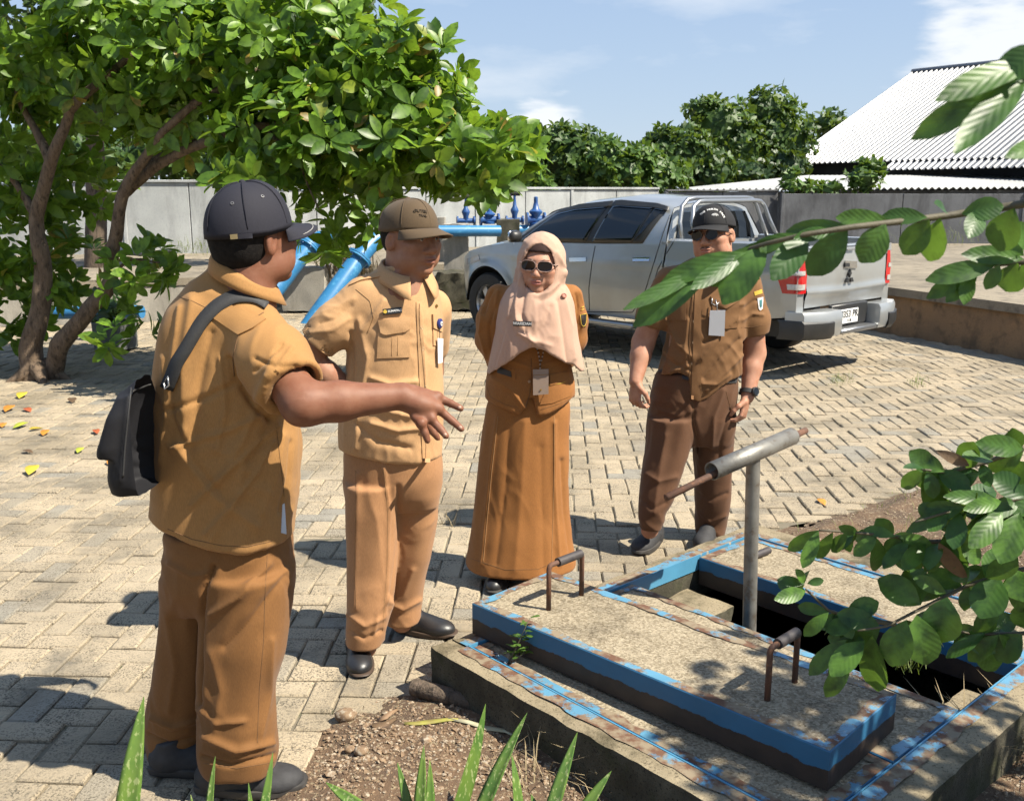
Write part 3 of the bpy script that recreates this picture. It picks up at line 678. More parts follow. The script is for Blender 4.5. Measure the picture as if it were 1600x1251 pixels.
# ================================================================== TOOLS: surfaces grown from distance fields, details laid on them
class SDF:
    def __init__(s, lo, hi, h, fine=()):
        s.ax = []
        for k in range(3):
            x = lo[k]; a = [x]
            while x < hi[k]:
                st = h
                for fl_, fh, hh in fine:
                    if fl_[k]-h < x < fh[k]: st = min(st, hh)
                x += st; a.append(x)
            s.ax.append(np.array(a, np.float32))
        s.D = np.full([len(a) for a in s.ax], .09, np.float32)
    def _box(s, lo, hi):
        sl = []
        for k in range(3):
            i0 = max(0, int(np.searchsorted(s.ax[k], lo[k]))-1); i1 = min(len(s.ax[k]), int(np.searchsorted(s.ax[k], hi[k]))+1)
            if i1 <= i0: return None
            sl.append(slice(i0, i1))
        return tuple(sl)
    def apply(s, fn, lo, hi, k=.01, op='u', m=.03):
        sl = s._box([v-m-k for v in lo], [v+m+k for v in hi])
        if sl is None: return s
        X, Y, Z = np.meshgrid(s.ax[0][sl[0]], s.ax[1][sl[1]], s.ax[2][sl[2]], indexing='ij', sparse=True)
        d = fn(X, Y, Z).astype(np.float32); a = s.D[sl]
        if op == 'u':
            h = np.clip(.5+.5*(a-d)/k, 0, 1); s.D[sl] = a+(d-a)*h-k*h*(1-h)
        elif op == 's':
            d = -d; h = np.clip(.5+.5*(d-a)/k, 0, 1); s.D[sl] = a+(d-a)*h+k*h*(1-h)
        else:                                  # intersect
            h = np.clip(.5+.5*(d-a)/k, 0, 1); s.D[sl] = a+(d-a)*h+k*h*(1-h)
        return s
    def cone(s, a, b, ra, rb, k=.01, op='u'):
        a, b = np.array(a, float), np.array(b, float); ab = b-a; L2 = float(ab@ab)+1e-12; r = max(ra, rb)
        def fn(X, Y, Z):
            px, py, pz = X-a[0], Y-a[1], Z-a[2]; t = np.clip((px*ab[0]+py*ab[1]+pz*ab[2])/L2, 0, 1)
            return np.sqrt((px-t*ab[0])**2+(py-t*ab[1])**2+(pz-t*ab[2])**2)-(ra+(rb-ra)*t)
        return s.apply(fn, np.minimum(a, b)-r, np.maximum(a, b)+r, k, op)
    def chain(s, pts, rad, k=.012, op='u'):
        for i in range(len(pts)-1): s.cone(pts[i], pts[i+1], rad[i], rad[i+1], k, op)
        return s
    def ell(s, c, r, R=None, k=.01, op='u'):
        c = np.array(c, float); R = np.eye(3) if R is None else np.array(R, float); rm = max(r)
        def fn(X, Y, Z):
            px, py, pz = X-c[0], Y-c[1], Z-c[2]
            q = [R[0, i]*px+R[1, i]*py+R[2, i]*pz for i in range(3)]
            k0 = np.sqrt(sum((q[i]/r[i])**2 for i in range(3)))+1e-6; k1 = np.sqrt(sum((q[i]/r[i]**2)**2 for i in range(3)))+1e-6
            return k0*(k0-1)/k1
        return s.apply(fn, c-rm, c+rm, k, op)
    def loft(s, secs, k=.01, op='u', n=2.35, capz=True):
        """secs: (x, y, z, half width, half depth), z rising"""
        S = np.array(sorted(secs, key=lambda q: q[2]), float); zs = S[:, 2]; fz = np.linspace(zs[0], zs[-1], 200)
        cur = [smooth_curve(zs, S[:, i], fz) for i in (0, 1, 3, 4)]
        def fn(X, Y, Z):
            z = np.clip(Z.ravel(), zs[0], zs[-1]); cx, cy, a, b = [np.interp(z, fz, c).reshape(1, 1, -1) for c in cur]
            rr = (np.abs((X-cx)/a)**n+np.abs((Y-cy)/b)**n)**(1/n)
            d = (rr-1)*np.minimum(a, b)*.95
            if capz: d = np.maximum(d, np.maximum(zs[0]-Z, Z-zs[-1]))
            return d
        lo = [(S[:, 0]-S[:, 3]).min(), (S[:, 1]-S[:, 4]).min(), zs[0]]; hi = [(S[:, 0]+S[:, 3]).max(), (S[:, 1]+S[:, 4]).max(), zs[-1]]
        return s.apply(fn, lo, hi, k, op)
    def plane(s, p, nrm, k=.004, lo=None, hi=None):   # cut away the side the normal points to
        p = np.array(p, float); n = np.array(nrm, float); n /= np.linalg.norm(n)
        lo = [a[0] for a in s.ax] if lo is None else lo; hi = [a[-1] for a in s.ax] if hi is None else hi
        return s.apply(lambda X, Y, Z: (X-p[0])*n[0]+(Y-p[1])*n[1]+(Z-p[2])*n[2], lo, hi, k, 'i', 0)
    def mesh(s, smooth=2):
        D = s.D; S = D < 0; nx, ny, nz = D.shape
        c = S[:-1, :-1, :-1]; act = np.zeros(c.shape, bool)
        for dx in (0, 1):
            for dy in (0, 1):
                for dz in (0, 1): act |= (S[dx:nx-1+dx, dy:ny-1+dy, dz:nz-1+dz] != c)
        I, J, K = np.nonzero(act); M = len(I); idx = np.full(act.shape, -1, np.int32); idx[I, J, K] = np.arange(M)
        ax = s.ax; corners = [(a, b, c_) for a in (0, 1) for b in (0, 1) for c_ in (0, 1)]
        val = {q: D[I+q[0], J+q[1], K+q[2]] for q in corners}
        acc = np.zeros((M, 3)); cnt = np.zeros(M)
        for q in corners:
            for k in range(3):
                if q[k] == 0:
                    r = list(q); r[k] = 1; r = tuple(r); v0, v1 = val[q], val[r]; m = (v0 < 0) != (v1 < 0)
                    t = np.where(m, v0/np.where(m, v0-v1, 1), 0); p = np.zeros((M, 3))
                    for i, ii_ in enumerate((I, J, K)):
                        x0 = ax[i][ii_+q[i]]; p[:, i] = x0 if i != k else x0+t*(ax[i][ii_+1]-ax[i][ii_])
                    acc += p*m[:, None]; cnt += m
        v = acc/cnt[:, None]; F_ = []
        for k in range(3):
            o1, o2 = (k+1) % 3, (k+2) % 3
            sl0 = [slice(1, n-1) for n in (nx, ny, nz)]; sl0[k] = slice(0, (nx, ny, nz)[k]-1); sl1 = list(sl0); sl1[k] = slice(1, (nx, ny, nz)[k])
            a, b = S[tuple(sl0)], S[tuple(sl1)]; e = np.argwhere(a != b)
            if not len(e): continue
            e = e+np.array([0 if i == k else 1 for i in range(3)]); inside_ = S[e[:, 0], e[:, 1], e[:, 2]]
            def cell(d1, d2):
                w = e.copy(); w[:, o1] -= d1; w[:, o2] -= d2; return idx[w[:, 0], w[:, 1], w[:, 2]]
            q = np.stack([cell(1, 1), cell(0, 1), cell(0, 0), cell(1, 0)], 1)
            q = np.where(inside_[:, None], q, q[:, ::-1]); F_.append(q)
        f = np.concatenate(F_); f = f[(f >= 0).all(1)]
        for _ in range(smooth): v = lap(v, f, .5)
        return v, f
def smooth_curve(x, y, q):
    """monotone-ish cubic through points"""
    x, y = np.asarray(x, float), np.asarray(y, float)
    if len(x) < 3: return np.interp(q, x, y)
    d = np.diff(y)/np.diff(x); m = np.empty_like(y); m[0], m[-1] = d[0], d[-1]
    for i in range(1, len(x)-1): m[i] = 0 if d[i-1]*d[i] <= 0 else 2*d[i-1]*d[i]/(d[i-1]+d[i])
    i = np.clip(np.searchsorted(x, q)-1, 0, len(x)-2); h = x[i+1]-x[i]; t = np.clip((q-x[i])/h, 0, 1)
    return (2*t**3-3*t**2+1)*y[i]+(t**3-2*t**2+t)*h*m[i]+(-2*t**3+3*t**2)*y[i+1]+(t**3-t**2)*h*m[i+1]
def lap(v, f, lam):
    a = np.concatenate([f[:, 0], f[:, 1], f[:, 2], f[:, 3]]); b = np.concatenate([f[:, 1], f[:, 2], f[:, 3], f[:, 0]]); n = len(v)
    deg = np.bincount(a, minlength=n)+np.bincount(b, minlength=n); o = np.empty_like(v)
    for k in range(3): o[:, k] = (np.bincount(a, v[b, k], n)+np.bincount(b, v[a, k], n))/np.maximum(deg, 1)
    return v+(o-v)*lam
def vnorm(v, f):
    n = np.zeros_like(v); fn = np.cross(v[f[:, 2]]-v[f[:, 0]], v[f[:, 3]]-v[f[:, 1]])
    for k in range(3):
        for c in range(4): n[:, k] += np.bincount(f[:, c], fn[:, k], len(v))
    return n/(np.linalg.norm(n, axis=1, keepdims=True)+1e-9)
CAMP = np.array([0, 0, CH])
def seg_dist(p, poly):
    d = np.full(len(p), 1e9)
    for (x0, y0), (x1, y1) in zip(poly[:-1], poly[1:]):
        dx, dy = x1-x0, y1-y0; t = np.clip(((p[:, 0]-x0)*dx+(p[:, 1]-y0)*dy)/(dx*dx+dy*dy+1e-9), 0, 1)
        d = np.minimum(d, np.hypot(p[:, 0]-x0-t*dx, p[:, 1]-y0-t*dy))
    return d
def folds(v, f, fl_=(), rnd=.0025, sc=(7, 7, 2.2), seed=0.0):
    """press creases into cloth: measured ones (polylines) on the seen side, plus soft random drapery all round"""
    n = vnorm(v, f); amp = np.zeros(len(v))
    if rnd:
        def cre(a, b, c):     # soft drape plus sharper crossing creases
            n1 = noise.noise(Vector((a*sc[0]+seed, b*sc[1], c*sc[2]))); w = Vector((a*4+seed, b*4, c*4)); q = noise.noise(w)*1.6
            n2 = 1-2.2*abs(noise.noise(Vector((a*sc[0]*1.5+q, b*sc[1]*1.5+seed, c*sc[2]*2.4+q))))
            n3 = noise.noise(Vector((a*22+seed, b*22, c*16)))
            n4 = 1-2.6*abs(noise.noise(Vector((a*sc[0]*3.6+q*1.4, b*sc[1]*3.6-seed, c*sc[2]*4.4+q*1.8)))); mk = max(0, noise.noise(Vector((a*5-seed, b*5, c*4)))+.25)
            return n1+.8*n2+.10*n3+.75*mk*max(-.6, n4)
        amp += rnd*np.array([cre(a, b, c) for a, b, c in v])
    p = proj(v); view = v-CAMP; view /= np.linalg.norm(view, axis=1, keepdims=True); face = np.clip(-(view*n).sum(1)*3+.4, 0, 1)
    for poly, w, a in fl_:
        d = seg_dist(p, poly); amp += 1.45*face*a*(np.exp(-(d/w)**1.35)-.35*np.exp(-(d/(2.2*w))**2))
    return v+n*amp[:, None]
def sdfobj(name, S, mat, parent=None, fl_=None, rnd=0.0, smooth=2, seed=0.0, sc=(7, 7, 2.2)):
    v, f = S.mesh(smooth)
    if fl_ is not None or rnd: v = folds(v, f, fl_ or (), rnd, sc, seed)
    o = mesh(name, v, f, mat, True, parent)
    BV[o.name] = BVHTree.FromPolygons(v.tolist(), f.tolist()); return o
BV = {}
def bvh_of(o):
    if o.name not in BV: BV[o.name] = BVHTree.FromPolygons([v.co.copy() for v in o.data.vertices], [list(p.vertices) for p in o.data.polygons])
    return BV[o.name]
def cast(bvhs, px, py):
    d = ray(px, py).normalized(); best = None
    for b in bvhs if isinstance(bvhs, (list, tuple)) else [bvhs]:
        h = b.ray_cast(Vector((0, 0, CH)), d)
        if h[0] is not None and (best is None or h[3] < best[2]):
            n = h[1] if h[1].dot(d) < 0 else -h[1]; best = (h[0], n, h[3])
    return best
def resample(pts, n):
    pts = np.array(pts, float); s_ = np.concatenate([[0], np.cumsum(np.hypot(*np.diff(pts, axis=0).T))]); t = np.linspace(0, s_[-1], n)
    return np.stack([np.interp(t, s_, pts[:, 0]), np.interp(t, s_, pts[:, 1])], 1)
def seam(name, b, pts, r, mat, parent, off=0.0, step=4, n=6):
    L = np.hypot(*np.diff(np.array(pts, float), axis=0).T).sum(); P = []
    for x, y in resample(pts, max(3, int(L/step))):
        h = cast(b, x, y)
        if h: P.append(h[0]+h[1]*off)
    if len(P) < 2: return None
    return MB().tube(P, r, n).build(name, mat, parent, True)
def patch(name, b, top, bot, thick, mat, parent, off=0.0, nu=10, nv=8, smooth=True, back=.004):
    """a layer of its own thickness lying on a surface; top and bottom edges are polylines"""
    T, B = resample(top, nu+1), resample(bot, nu+1); hits = [[cast(b, *(T[i]*(1-j/nv)+B[i]*(j/nv))) for i in range(nu+1)] for j in range(nv+1)]
    allh = [h for row in hits for h in row if h]
    if not allh: return None
    ds = sorted(h[2] for h in allh); med = ds[len(ds)//2]; an = sum((h[1] for h in allh), Vector())
    an.normalize(); up, dn = [], []
    for j in range(nv+1):
        ru, rd = [], []
        for i in range(nu+1):
            h = hits[j][i]
            if h is None or abs(h[2]-med) > .22:
                q = T[i]*(1-j/nv)+B[i]*(j/nv); h = (Vector((0, 0, CH))+ray(*q).normalized()*med, an)
            n = (h[1]+an).normalized(); ru.append(h[0]+n*(off+thick)); rd.append(h[0]+n*(off-back))
        up.append(ru); dn.append(rd)
    mb = MB(); mb.grid(up); ring = [up[0][i] for i in range(nu+1)]+[up[j][nu] for j in range(1, nv+1)]+[up[nv][i] for i in range(nu-1, -1, -1)]+[up[j][0] for j in range(nv-1, 0, -1)]
    rb = [dn[0][i] for i in range(nu+1)]+[dn[j][nu] for j in range(1, nv+1)]+[dn[nv][i] for i in range(nu-1, -1, -1)]+[dn[j][0] for j in range(nv-1, 0, -1)]
    m = len(ring); mb.add(ring+rb, [[i, (i+1) % m, m+(i+1) % m, m+i][::-1] for i in range(m)])
    return auto(mb.build(name, mat, parent, smooth), 50)
def text_mesh(name, body, centre, xdir, nrm, size, mat, parent, depth=.0006, bend=None, font_sx=1.0):
    """lettering as thin raised geometry; bend=(radius) sets it on an arc"""
    cu = bpy.data.curves.new(name, 'FONT'); cu.body = body; cu.size = size; cu.align_x = 'CENTER'; cu.align_y = 'CENTER'; cu.extrude = depth; cu.resolution_u = 3; cu.offset = size*.018
    to = bpy.data.objects.new(name, cu); COL.objects.link(to); dg = bpy.context.evaluated_depsgraph_get(); me = bpy.data.meshes.new_from_object(to.evaluated_get(dg)); bpy.data.objects.remove(to); bpy.data.curves.remove(cu)
    x = Vector(xdir).normalized(); n = Vector(nrm).normalized(); y = n.cross(x).normalized(); x = y.cross(n); c = Vector(centre)
    for v in me.vertices:
        a, b_, d = v.co.x*font_sx, v.co.y, v.co.z
        if bend: q = a/bend; a, b_ = (bend+b_)*math.sin(q), (bend+b_)*math.cos(q)-bend
        v.co = c+x*a+y*b_+n*d
    me.materials.clear(); me.materials.append(mat)
    o = bpy.data.objects.new(name, me); return link(o, parent)

# ================================================================== PICKUP TRUCK
def paint_mat():
    m, t, b = nmat('silver_car_paint'); b.inputs['Base Color'].default_value = (.50, .52, .53, 1); b.inputs['Metallic'].default_value = .55
    b.inputs['Roughness'].default_value = .34; b.inputs['Coat Weight'].default_value = .6; b.inputs['Coat Roughness'].default_value = .06
    p = pos(t); c = mixc(t, ramp(t, noisef(t, p, 2.2, 4), .45, .8), (.46, .48, .485), (.39, .39, .37)); t.links.new(c, b.inputs['Base Color']); return m
M_paint = paint_mat()
M_glass = pmat('dark_tinted_glass', (.006, .007, .008), rough=.04, spec=.6)
M_plast = pmat('black_plastic', (.02, .021, .022), (.03, .03, .031), 10, .45, bs=.1, bsc=200)
M_chrome = pmat('chrome', (.75, .76, .78), rough=.12, metal=1)
M_steel = pmat('brushed_steel_bar', (.42, .43, .44), rough=.3, metal=.8)
M_red = pmat('red_lamp_lens', (.55, .012, .015), (.45, .01, .012), 12, .08, spec=.7)
M_clear = pmat('clear_lamp_lens', (.62, .60, .58), (.45, .42, .40), 60, .1, .3)
M_white = pmat('white_plate', (.80, .80, .78), rough=.5)
M_ink = pmat('black_ink', (.015, .015, .016), rough=.6)
M_rim_ = pmat('alloy', (.55, .55, .56), rough=.3, metal=.8)
TP = Vector((2.40, 10.22, 0)); TA = math.radians(132.6); tf = Vector((math.cos(TA), math.sin(TA), 0)); tl = Vector((-tf.y, tf.x, 0))
def T(x, y, z): return TP+tf*x+tl*y+Vector((0, 0, z))
truck = root('pickup_truck', TP, 'silver double cab pickup truck parked behind the group, tailgate to the right', 'pickup truck')
AX, AR, WR = (0.0, 3.0), .455, .375
def halfw(x):
    return np.interp(x, [-1.25, -1.05, .3, 2.4, 3.0, 3.4, 3.62, 3.74], [.845, .88, .90, .90, .89, .85, .76, .62])
def ybody(x, z, flare=True):
    y = halfw(x)-.055*((z-.78)/.42)**2
    y += .012*math.exp(-((z-.98)/.03)**2)*(1 if x < 2.6 else .3)
    if flare:
        for a in AX:
            d = math.hypot(x-a, z-WR)
            if z > .2: y += .035*math.exp(-((d-AR)/.075)**2)
    return y
def zlow(x, sill):
    z = sill
    for a in AX:
        if abs(x-a) < AR: z = max(z, WR+math.sqrt(AR*AR-(x-a)**2))
    return z
def stations(x0, x1, n):
    xs_ = list(np.linspace(x0, x1, n))
    for a in AX:
        for k in range(25):
            x = a-AR*math.cos(math.pi*k/24)
            if min(x0, x1) < x < max(x0, x1): xs_.append(x)
    return sorted(set(round(float(x), 4) for x in xs_))
def side_grid(x0, x1, sill, ztop, n, s, rows=16):
    P = []
    st = stations(x0, x1, n)
    for j in range(rows+1):
        P.append([T(x, s*ybody(x, lerp(zlow(x, sill(x)), ztop(x), j/rows)), lerp(zlow(x, sill(x)), ztop(x), j/rows)) for x in st])
    return P
belt = lambda x: float(np.interp(x, [.3, 1.2, 2.45, 2.7, 3.1, 3.4, 3.6, 3.74], [1.185, 1.15, 1.125, 1.115, 1.06, .99, .90, .80]))
sill_c = lambda x: float(np.interp(x, [.3, 2.5, 3.45, 3.74], [.40, .38, .34, .38]))
mb = MB()
for s in (1, -1): mb.grid(side_grid(.335, 3.74, sill_c, belt, 70, s))
xs_ = np.linspace(2.42, 3.74, 26)          # bonnet and nose
P = []
for x in xs_:
    w = ybody(x, belt(x)); P.append([T(x, w*k, belt(x)+.055*(1-abs(k)**2.2)+.018*math.exp(-((abs(k)-.62)/.10)**2)*(1 if x < 3.55 else 0)) for k in np.linspace(1, -1, 25)])
mb.grid(P)
P = [[T(3.74+.03*math.sin(math.pi*j/8), lerp(.62, -.62, i/12)*1.0, lerp(.80, .36, j/8)) for i in range(13)] for j in range(9)]; mb.grid(P)
body = auto(weld(mb.build('cab_body', M_paint, truck), 2e-3), 30)
# cargo bed
bsill = lambda x: float(np.interp(x, [-1.25, -.5, .3], [.60, .50, .50])); btop = lambda x: 1.225-.006*(x+.4)
mb = MB()
for s in (1, -1):
    mb.grid(side_grid(-1.18, .315, bsill, btop, 44, s))
    st = np.linspace(-1.18, .315, 12); mb.grid([[T(x, s*ybody(x, btop(x)), btop(x)) for x in st], [T(x, s*(ybody(x, btop(x))-.035), btop(x)+.022) for x in st], [T(x, s*(ybody(x, btop(x))-.10), btop(x)+.015) for x in st], [T(x, s*(ybody(x, btop(x))-.11), .72) for x in st]])
st = np.linspace(-1.18, .315, 4); mb.grid([[T(x, y, .72) for x in st] for y in (-.78, .78)])
mb.grid([[T(.315, y, z) for y in (-.86, 0, .86)] for z in (.5, 1.2)])
mb.grid([[T(-1.18, s_, z) for s_ in (.74, .86)] for z in (.62, .9, 1.2)]); mb.grid([[T(-1.18, s_, z) for s_ in (-.86, -.74)] for z in (.62, .9, 1.2)])
bed = auto(weld(mb.build('cargo_bed', M_paint, truck), 2e-3), 30)
# greenhouse
ztop_ = lambda x: float(np.interp(x, [.40, .62, 1.1, 1.7, 2.12, 2.30], [1.535, 1.585, 1.615, 1.565, 1.475, 1.40]))
def gh(u, v, s):      # u 0 rear..1 front, v 0 belt..1 roof edge
    xb = lerp(.335, 2.66, u); xt = lerp(.42, 2.16, u); x = lerp(xb, xt, v); zb = belt(xb); zt = ztop_(xt); z = lerp(zb, zt, v)
    y = lerp(ybody(xb, zb), .635+.02*u, v)+.028*math.sin(math.pi*v); return T(x, s*y, z)
mb = MB()
for s in (1, -1): mb.grid([[gh(i/30, j/10, s) for i in range(31)] for j in range(11)])
roofP = []
for i in range(31):
    xt = lerp(.42, 2.16, i/30); y1 = .635+.02*i/30; roofP.append([T(xt-.05*(1-abs(k))*(1 if i == 0 else 0), y1*k, ztop_(xt)+.065*(1-abs(k)**2.6)) for k in np.linspace(1, -1, 21)])
mb.grid(roofP)
mb.grid([[lerp(T(.335, .85*k, 1.185), T(.42-.05*(1-abs(k)), .635*k, 1.535+.065*(1-abs(k)**2.6)), j/6) for k in np.linspace(1, -1, 15)] for j in range(7)])
cabtop = auto(weld(mb.build('cab_roof', M_paint, truck), 2e-3), 40)
ws = [[lerp(T(2.66-.06*abs(k)+.12*(1-k*k), .82*k, 1.13), T(2.16+.06*(1-k*k), .655*k, 1.475+.065*(1-abs(k)**2.6)), j/6) for k in np.linspace(1, -1, 15)] for j in range(7)]
MB().grid(ws).build('windscreen', M_glass, truck, True)
MB().grid([[lerp(T(.345, .70*k, 1.22), T(.395, .56*k, 1.50), j/4)-tf*.02 for k in np.linspace(1, -1, 9)] for j in range(5)]).build('rear_window', M_glass, truck, True)
sb = [bvh_of(cabtop), bvh_of(body), bvh_of(bed)]
def ghq(name, quad, mat, off):      # pane or trim on the cabin side, outlined in (u, v)
    for s in (1, -1):
        n, m = 16, 8; (ub0, vb0), (ub1, vb1), (ut1, vt1), (ut0, vt0) = quad; P = []
        for j in range(m+1):
            P.append([])
            for i in range(n+1):
                u = lerp(lerp(ub0, ub1, i/n), lerp(ut0, ut1, i/n), j/m); v = lerp(lerp(vb0, vb1, i/n), lerp(vt0, vt1, i/n), j/m); P[-1].append(gh(u, v, s)+tl*s*off+Vector((0, 0, off*.4)))
        o = MB().grid(P).build(name, mat, truck, True); solidify(o, .004, 0)
ghq('window_surround', ((.13, .02), (.965, .02), (.94, .97), (.03, .97)), M_plast, .004)
ghq('door_window', ((.475, .05), (.93, .05), (.90, .90), (.475, .90)), M_glass, .008)
ghq('door_window', ((.19, .05), (.435, .05), (.435, .90), (.13, .90)), M_glass, .008)
ghq('quarter_window', ((.155, .22), (.175, .10), (.115, .90), (.055, .90)), M_glass, .008)
ghq('rain_visor', ((.45, .86), (.90, .86), (.90, .99), (.45, .99)), M_plast, .022)
ghq('rain_visor', ((.02, .88), (.44, .86), (.44, .99), (.02, .99)), M_plast, .022)
for ln in ([(930, 384), (925, 410), (920, 450), (921, 485)], [(1047, 336), (1036, 365), (1023, 406), (1006, 461), (988, 488)], [(822, 378), (818, 420), (822, 470)], [(780, 474), (860, 485), (921, 487), (988, 488)], [(1056, 372), (1044, 392), (1028, 420), (1021, 445), (1015, 500)]):
    seam('panel_gap', sb, ln, .006, M_plast, truck, -.001)
for (hx_, hy_) in ((904, 406), (1003, 406)):
    hd = patch('door_handle', sb, [(hx_-13, hy_-3), (hx_+13, hy_-3.5)], [(hx_-13, hy_+3), (hx_+13, hy_+2.5)], .018, M_chrome, truck, 0, 8, 4)
for s in (1, -1):
    auto(MB().box(T(1.5, s*.93, .335), (1.75, .15, .05), rotz(TA), bev=.012).build('side_step', M_steel, truck), 40)
    for a, nm in ((0, 'rear'), (3.0, 'front')):
        c = T(a, s*.79, WR); wh = bpy.data.objects.new('wheel', None); wh.empty_display_size = .1; link(wh, truck)
        axd = tl*s
        auto(MB().lathe([(.225, -.115), (.30, -.125), (.352, -.112), (.375, -.07), (.375, .07), (.352, .112), (.30, .125), (.225, .115)], c, axd, 40, cap=False).build('tyre', M_black, wh), 40)
        auto(MB().lathe([(.232, -.10), (.215, -.04), (.205, .07), (.225, .10), (.235, .10)], c, axd, 32, cap=False).build('rim', M_rim_, wh), 40)
        mb = MB()
        for k in range(6):
            q = k*math.pi/3; d = tf*math.cos(q)+Vector((0, 0, math.sin(q))); t_ = tf*-math.sin(q)+Vector((0, 0, math.cos(q)))
            mb.add([c+axd*.085+d*.03+t_*.03, c+axd*.085+d*.03-t_*.03, c+axd*.075+d*.21-t_*.045, c+axd*.075+d*.21+t_*.045, c+axd*.05+d*.03+t_*.03, c+axd*.05+d*.03-t_*.03, c+axd*.04+d*.21-t_*.045, c+axd*.04+d*.21+t_*.045], [[0, 1, 2, 3], [7, 6, 5, 4], [0, 4, 5, 1], [2, 6, 7, 3], [1, 5, 6, 2], [3, 7, 4, 0]])
        mb.lathe([(.06, .05), (.06, .09), (0, .095)], c, axd, 16); mb.build('spokes', M_rim_, wh)
        # inner arch lining
        P = [[T(a-(AR+.0)*math.cos(math.pi*k/20)*.99, s*y_, WR+AR*.99*math.sin(math.pi*k/20)) for k in range(21)] for y_ in (.86, .5)]
        MB().grid(P).build('arch_liner', M_plast, truck, True)
MB().box(T(1.3, 0, .42), (4.3, 1.1, .16), rotz(TA)).build('chassis', M_plast, truck)
MB().box(T(0, 0, .37), (.12, 1.4, .12), rotz(TA)).build('axle', M_plast, truck)
# tailgate
def gate(k, z):     # k -1..1 across
    x = -1.185-.012*math.sin(math.pi*(z-.66)/.56)-.016*math.exp(-((z-.78-.02*abs(k))/.035)**2); return T(x, .735*k, z)
auto(MB().grid([[gate(k, z) for k in np.linspace(1, -1, 25)] for z in np.linspace(.66, 1.205, 24)]).build('tailgate', M_paint, truck), 50)
MB().grid([[T(x, y, 1.205+.012*(x > -1.19)) for y in (.735, 0, -.735)] for x in (-1.20, -1.185, -1.12, -1.11)]).build('tailgate_top', M_paint, truck)
gt_ = bvh_of(bpy.data.objects['tailgate'])
patch('tailgate_handle', gt_, [(1319, 407), (1337, 408)], [(1319, 418), (1337, 419)], .016, M_chrome, truck, 0, 6, 5); patch('handle_recess', gt_, [(1318, 411), (1325, 411)], [(1318, 417), (1325, 417)], .020, M_plast, truck, 0, 4, 4)
MB().box(T(-1.205, 0, 1.165), (.012, .14, .014), rotz(TA)).build('badge_strip', M_steel, truck)
text_mesh('model_badge', '4WD', gate(-.78, 1.07)-tf*.006, -tl, -tf, .05, M_red, truck)
em = T(-1.215, 0.0, .90)                       # three-diamond emblem
mb = MB()
for q in (math.pi/2, math.pi/2+2*math.pi/3, math.pi/2+4*math.pi/3):
    d = -tl*math.cos(q)+Vector((0, 0, math.sin(q))); w = -tl*-math.sin(q)+Vector((0, 0, math.cos(q))); pts = [em+d*.004, em+d*.042+w*.024, em+d*.082, em+d*.042-w*.024]
    mb.add([p-tf*.008 for p in pts]+[p+tf*.012 for p in pts], [[0, 1, 2, 3], [0, 4, 5, 1], [1, 5, 6, 2], [2, 6, 7, 3], [3, 7, 4, 0]])
weld(mb.build('emblem', M_plast, truck))
# tail lamps wrap the corner
for s in (1, -1):
    lp = bpy.data.objects.new('tail_lamp', None); link(lp, truck)
    def lampP(z0, z1, off, u0=0.0, u1=1.0):
        P = []
        for j in range(7):
            z = lerp(z0, z1, j/6); f_ = (z-.80)/.33; out = lerp(.12, .27, f_); path = []
            for i in range(15):
                u = lerp(u0, u1, i/14)
                if u < .45: x = -1.19+(0)-off; y = lerp(.745, ybody(-1.15, z)-.02, u/.45); path.append(T(x, s*y, z))
                else: q = (u-.45)/.55; x = -1.17+q*out; y = ybody(x, z)+off; path.append(T(x, s*y, z))
            P.append(path)
        return P
    auto(MB().grid(lampP(.80, 1.13, .012)).build('red_lens', M_red, lp), 60)
    auto(MB().grid(lampP(.965, 1.005, .018, .16, .74)).build('clear_lens', M_clear, lp), 60); auto(MB().grid(lampP(.835, .885, .018, .12, .74)).build('clear_lens', M_clear, lp), 60)
# rear step bumper with plastic corners, number plate
bp = bpy.data.objects.new('rear_bumper', None); link(bp, truck)
def bsec(y0, y1, x0, x1, z0, z1, nm, mat, bev=.02): return auto(MB().box(T((x0+x1)/2, (y0+y1)/2, (z0+z1)/2), (abs(x1-x0), abs(y1-y0), z1-z0), rotz(TA), bev=bev).build(nm, mat, bp), 40)
for s in (1, -1):
    pl = [(-1.19, .34), (-1.37, .36), (-1.375, .62), (-1.27, .86), (-1.10, .905), (-1.10, .70)]
    vs = [T(x, s*y, z) for z in (.40, .47, .60, .635) for (x, y) in [((x+.02 if z in (.40, .635) and x < -1.2 else x), y) for x, y in pl]]; n_ = len(pl)
    fs = [list(range(n_)), [3*n_+i for i in range(n_)][::-1]]+[[k*n_+i, k*n_+(i+1) % n_, (k+1)*n_+(i+1) % n_, (k+1)*n_+i] for k in range(3) for i in range(n_)]
    auto(weld(mesh('bumper_end', vs, fs, M_paint, False, bp)), 35)
    pl = [(-1.386, .52), (-1.384, .63), (-1.285, .875), (-1.06, .925), (-1.06, .8), (-1.2, .55)]
    vs = [T(x, s*y, z) for z in (.385, .43, .535, .56) for (x, y) in [((x+.03 if z in (.385, .56) else x), y) for x, y in pl]]
    auto(weld(mesh('corner_guard', vs, fs, M_plast, False, bp)), 35)
bsec(-.335, .335, -1.36, -1.20, .40, .445, 'step', M_steel, .01)
bsec(-.335, .335, -1.245, -1.20, .45, .66, 'plate_recess', M_plast, .01)
pc = T(-1.265, .10, .545); 
mb = MB().box(pc, (.008, .43, .135), rotz(TA), bev=.003); pt_ = mb.build('number_plate', M_white, bp)
text_mesh('plate_number', '8353', pc-tf*.006+Vector((0, 0, .018))+tl*.02, -tl, -tf, .092, M_ink, truck, .0005); text_mesh('plate_letters', 'PR', pc-tf*.006+Vector((0, 0, .018))-tl*.155, -tl, -tf, .092, M_ink, truck, .0005)
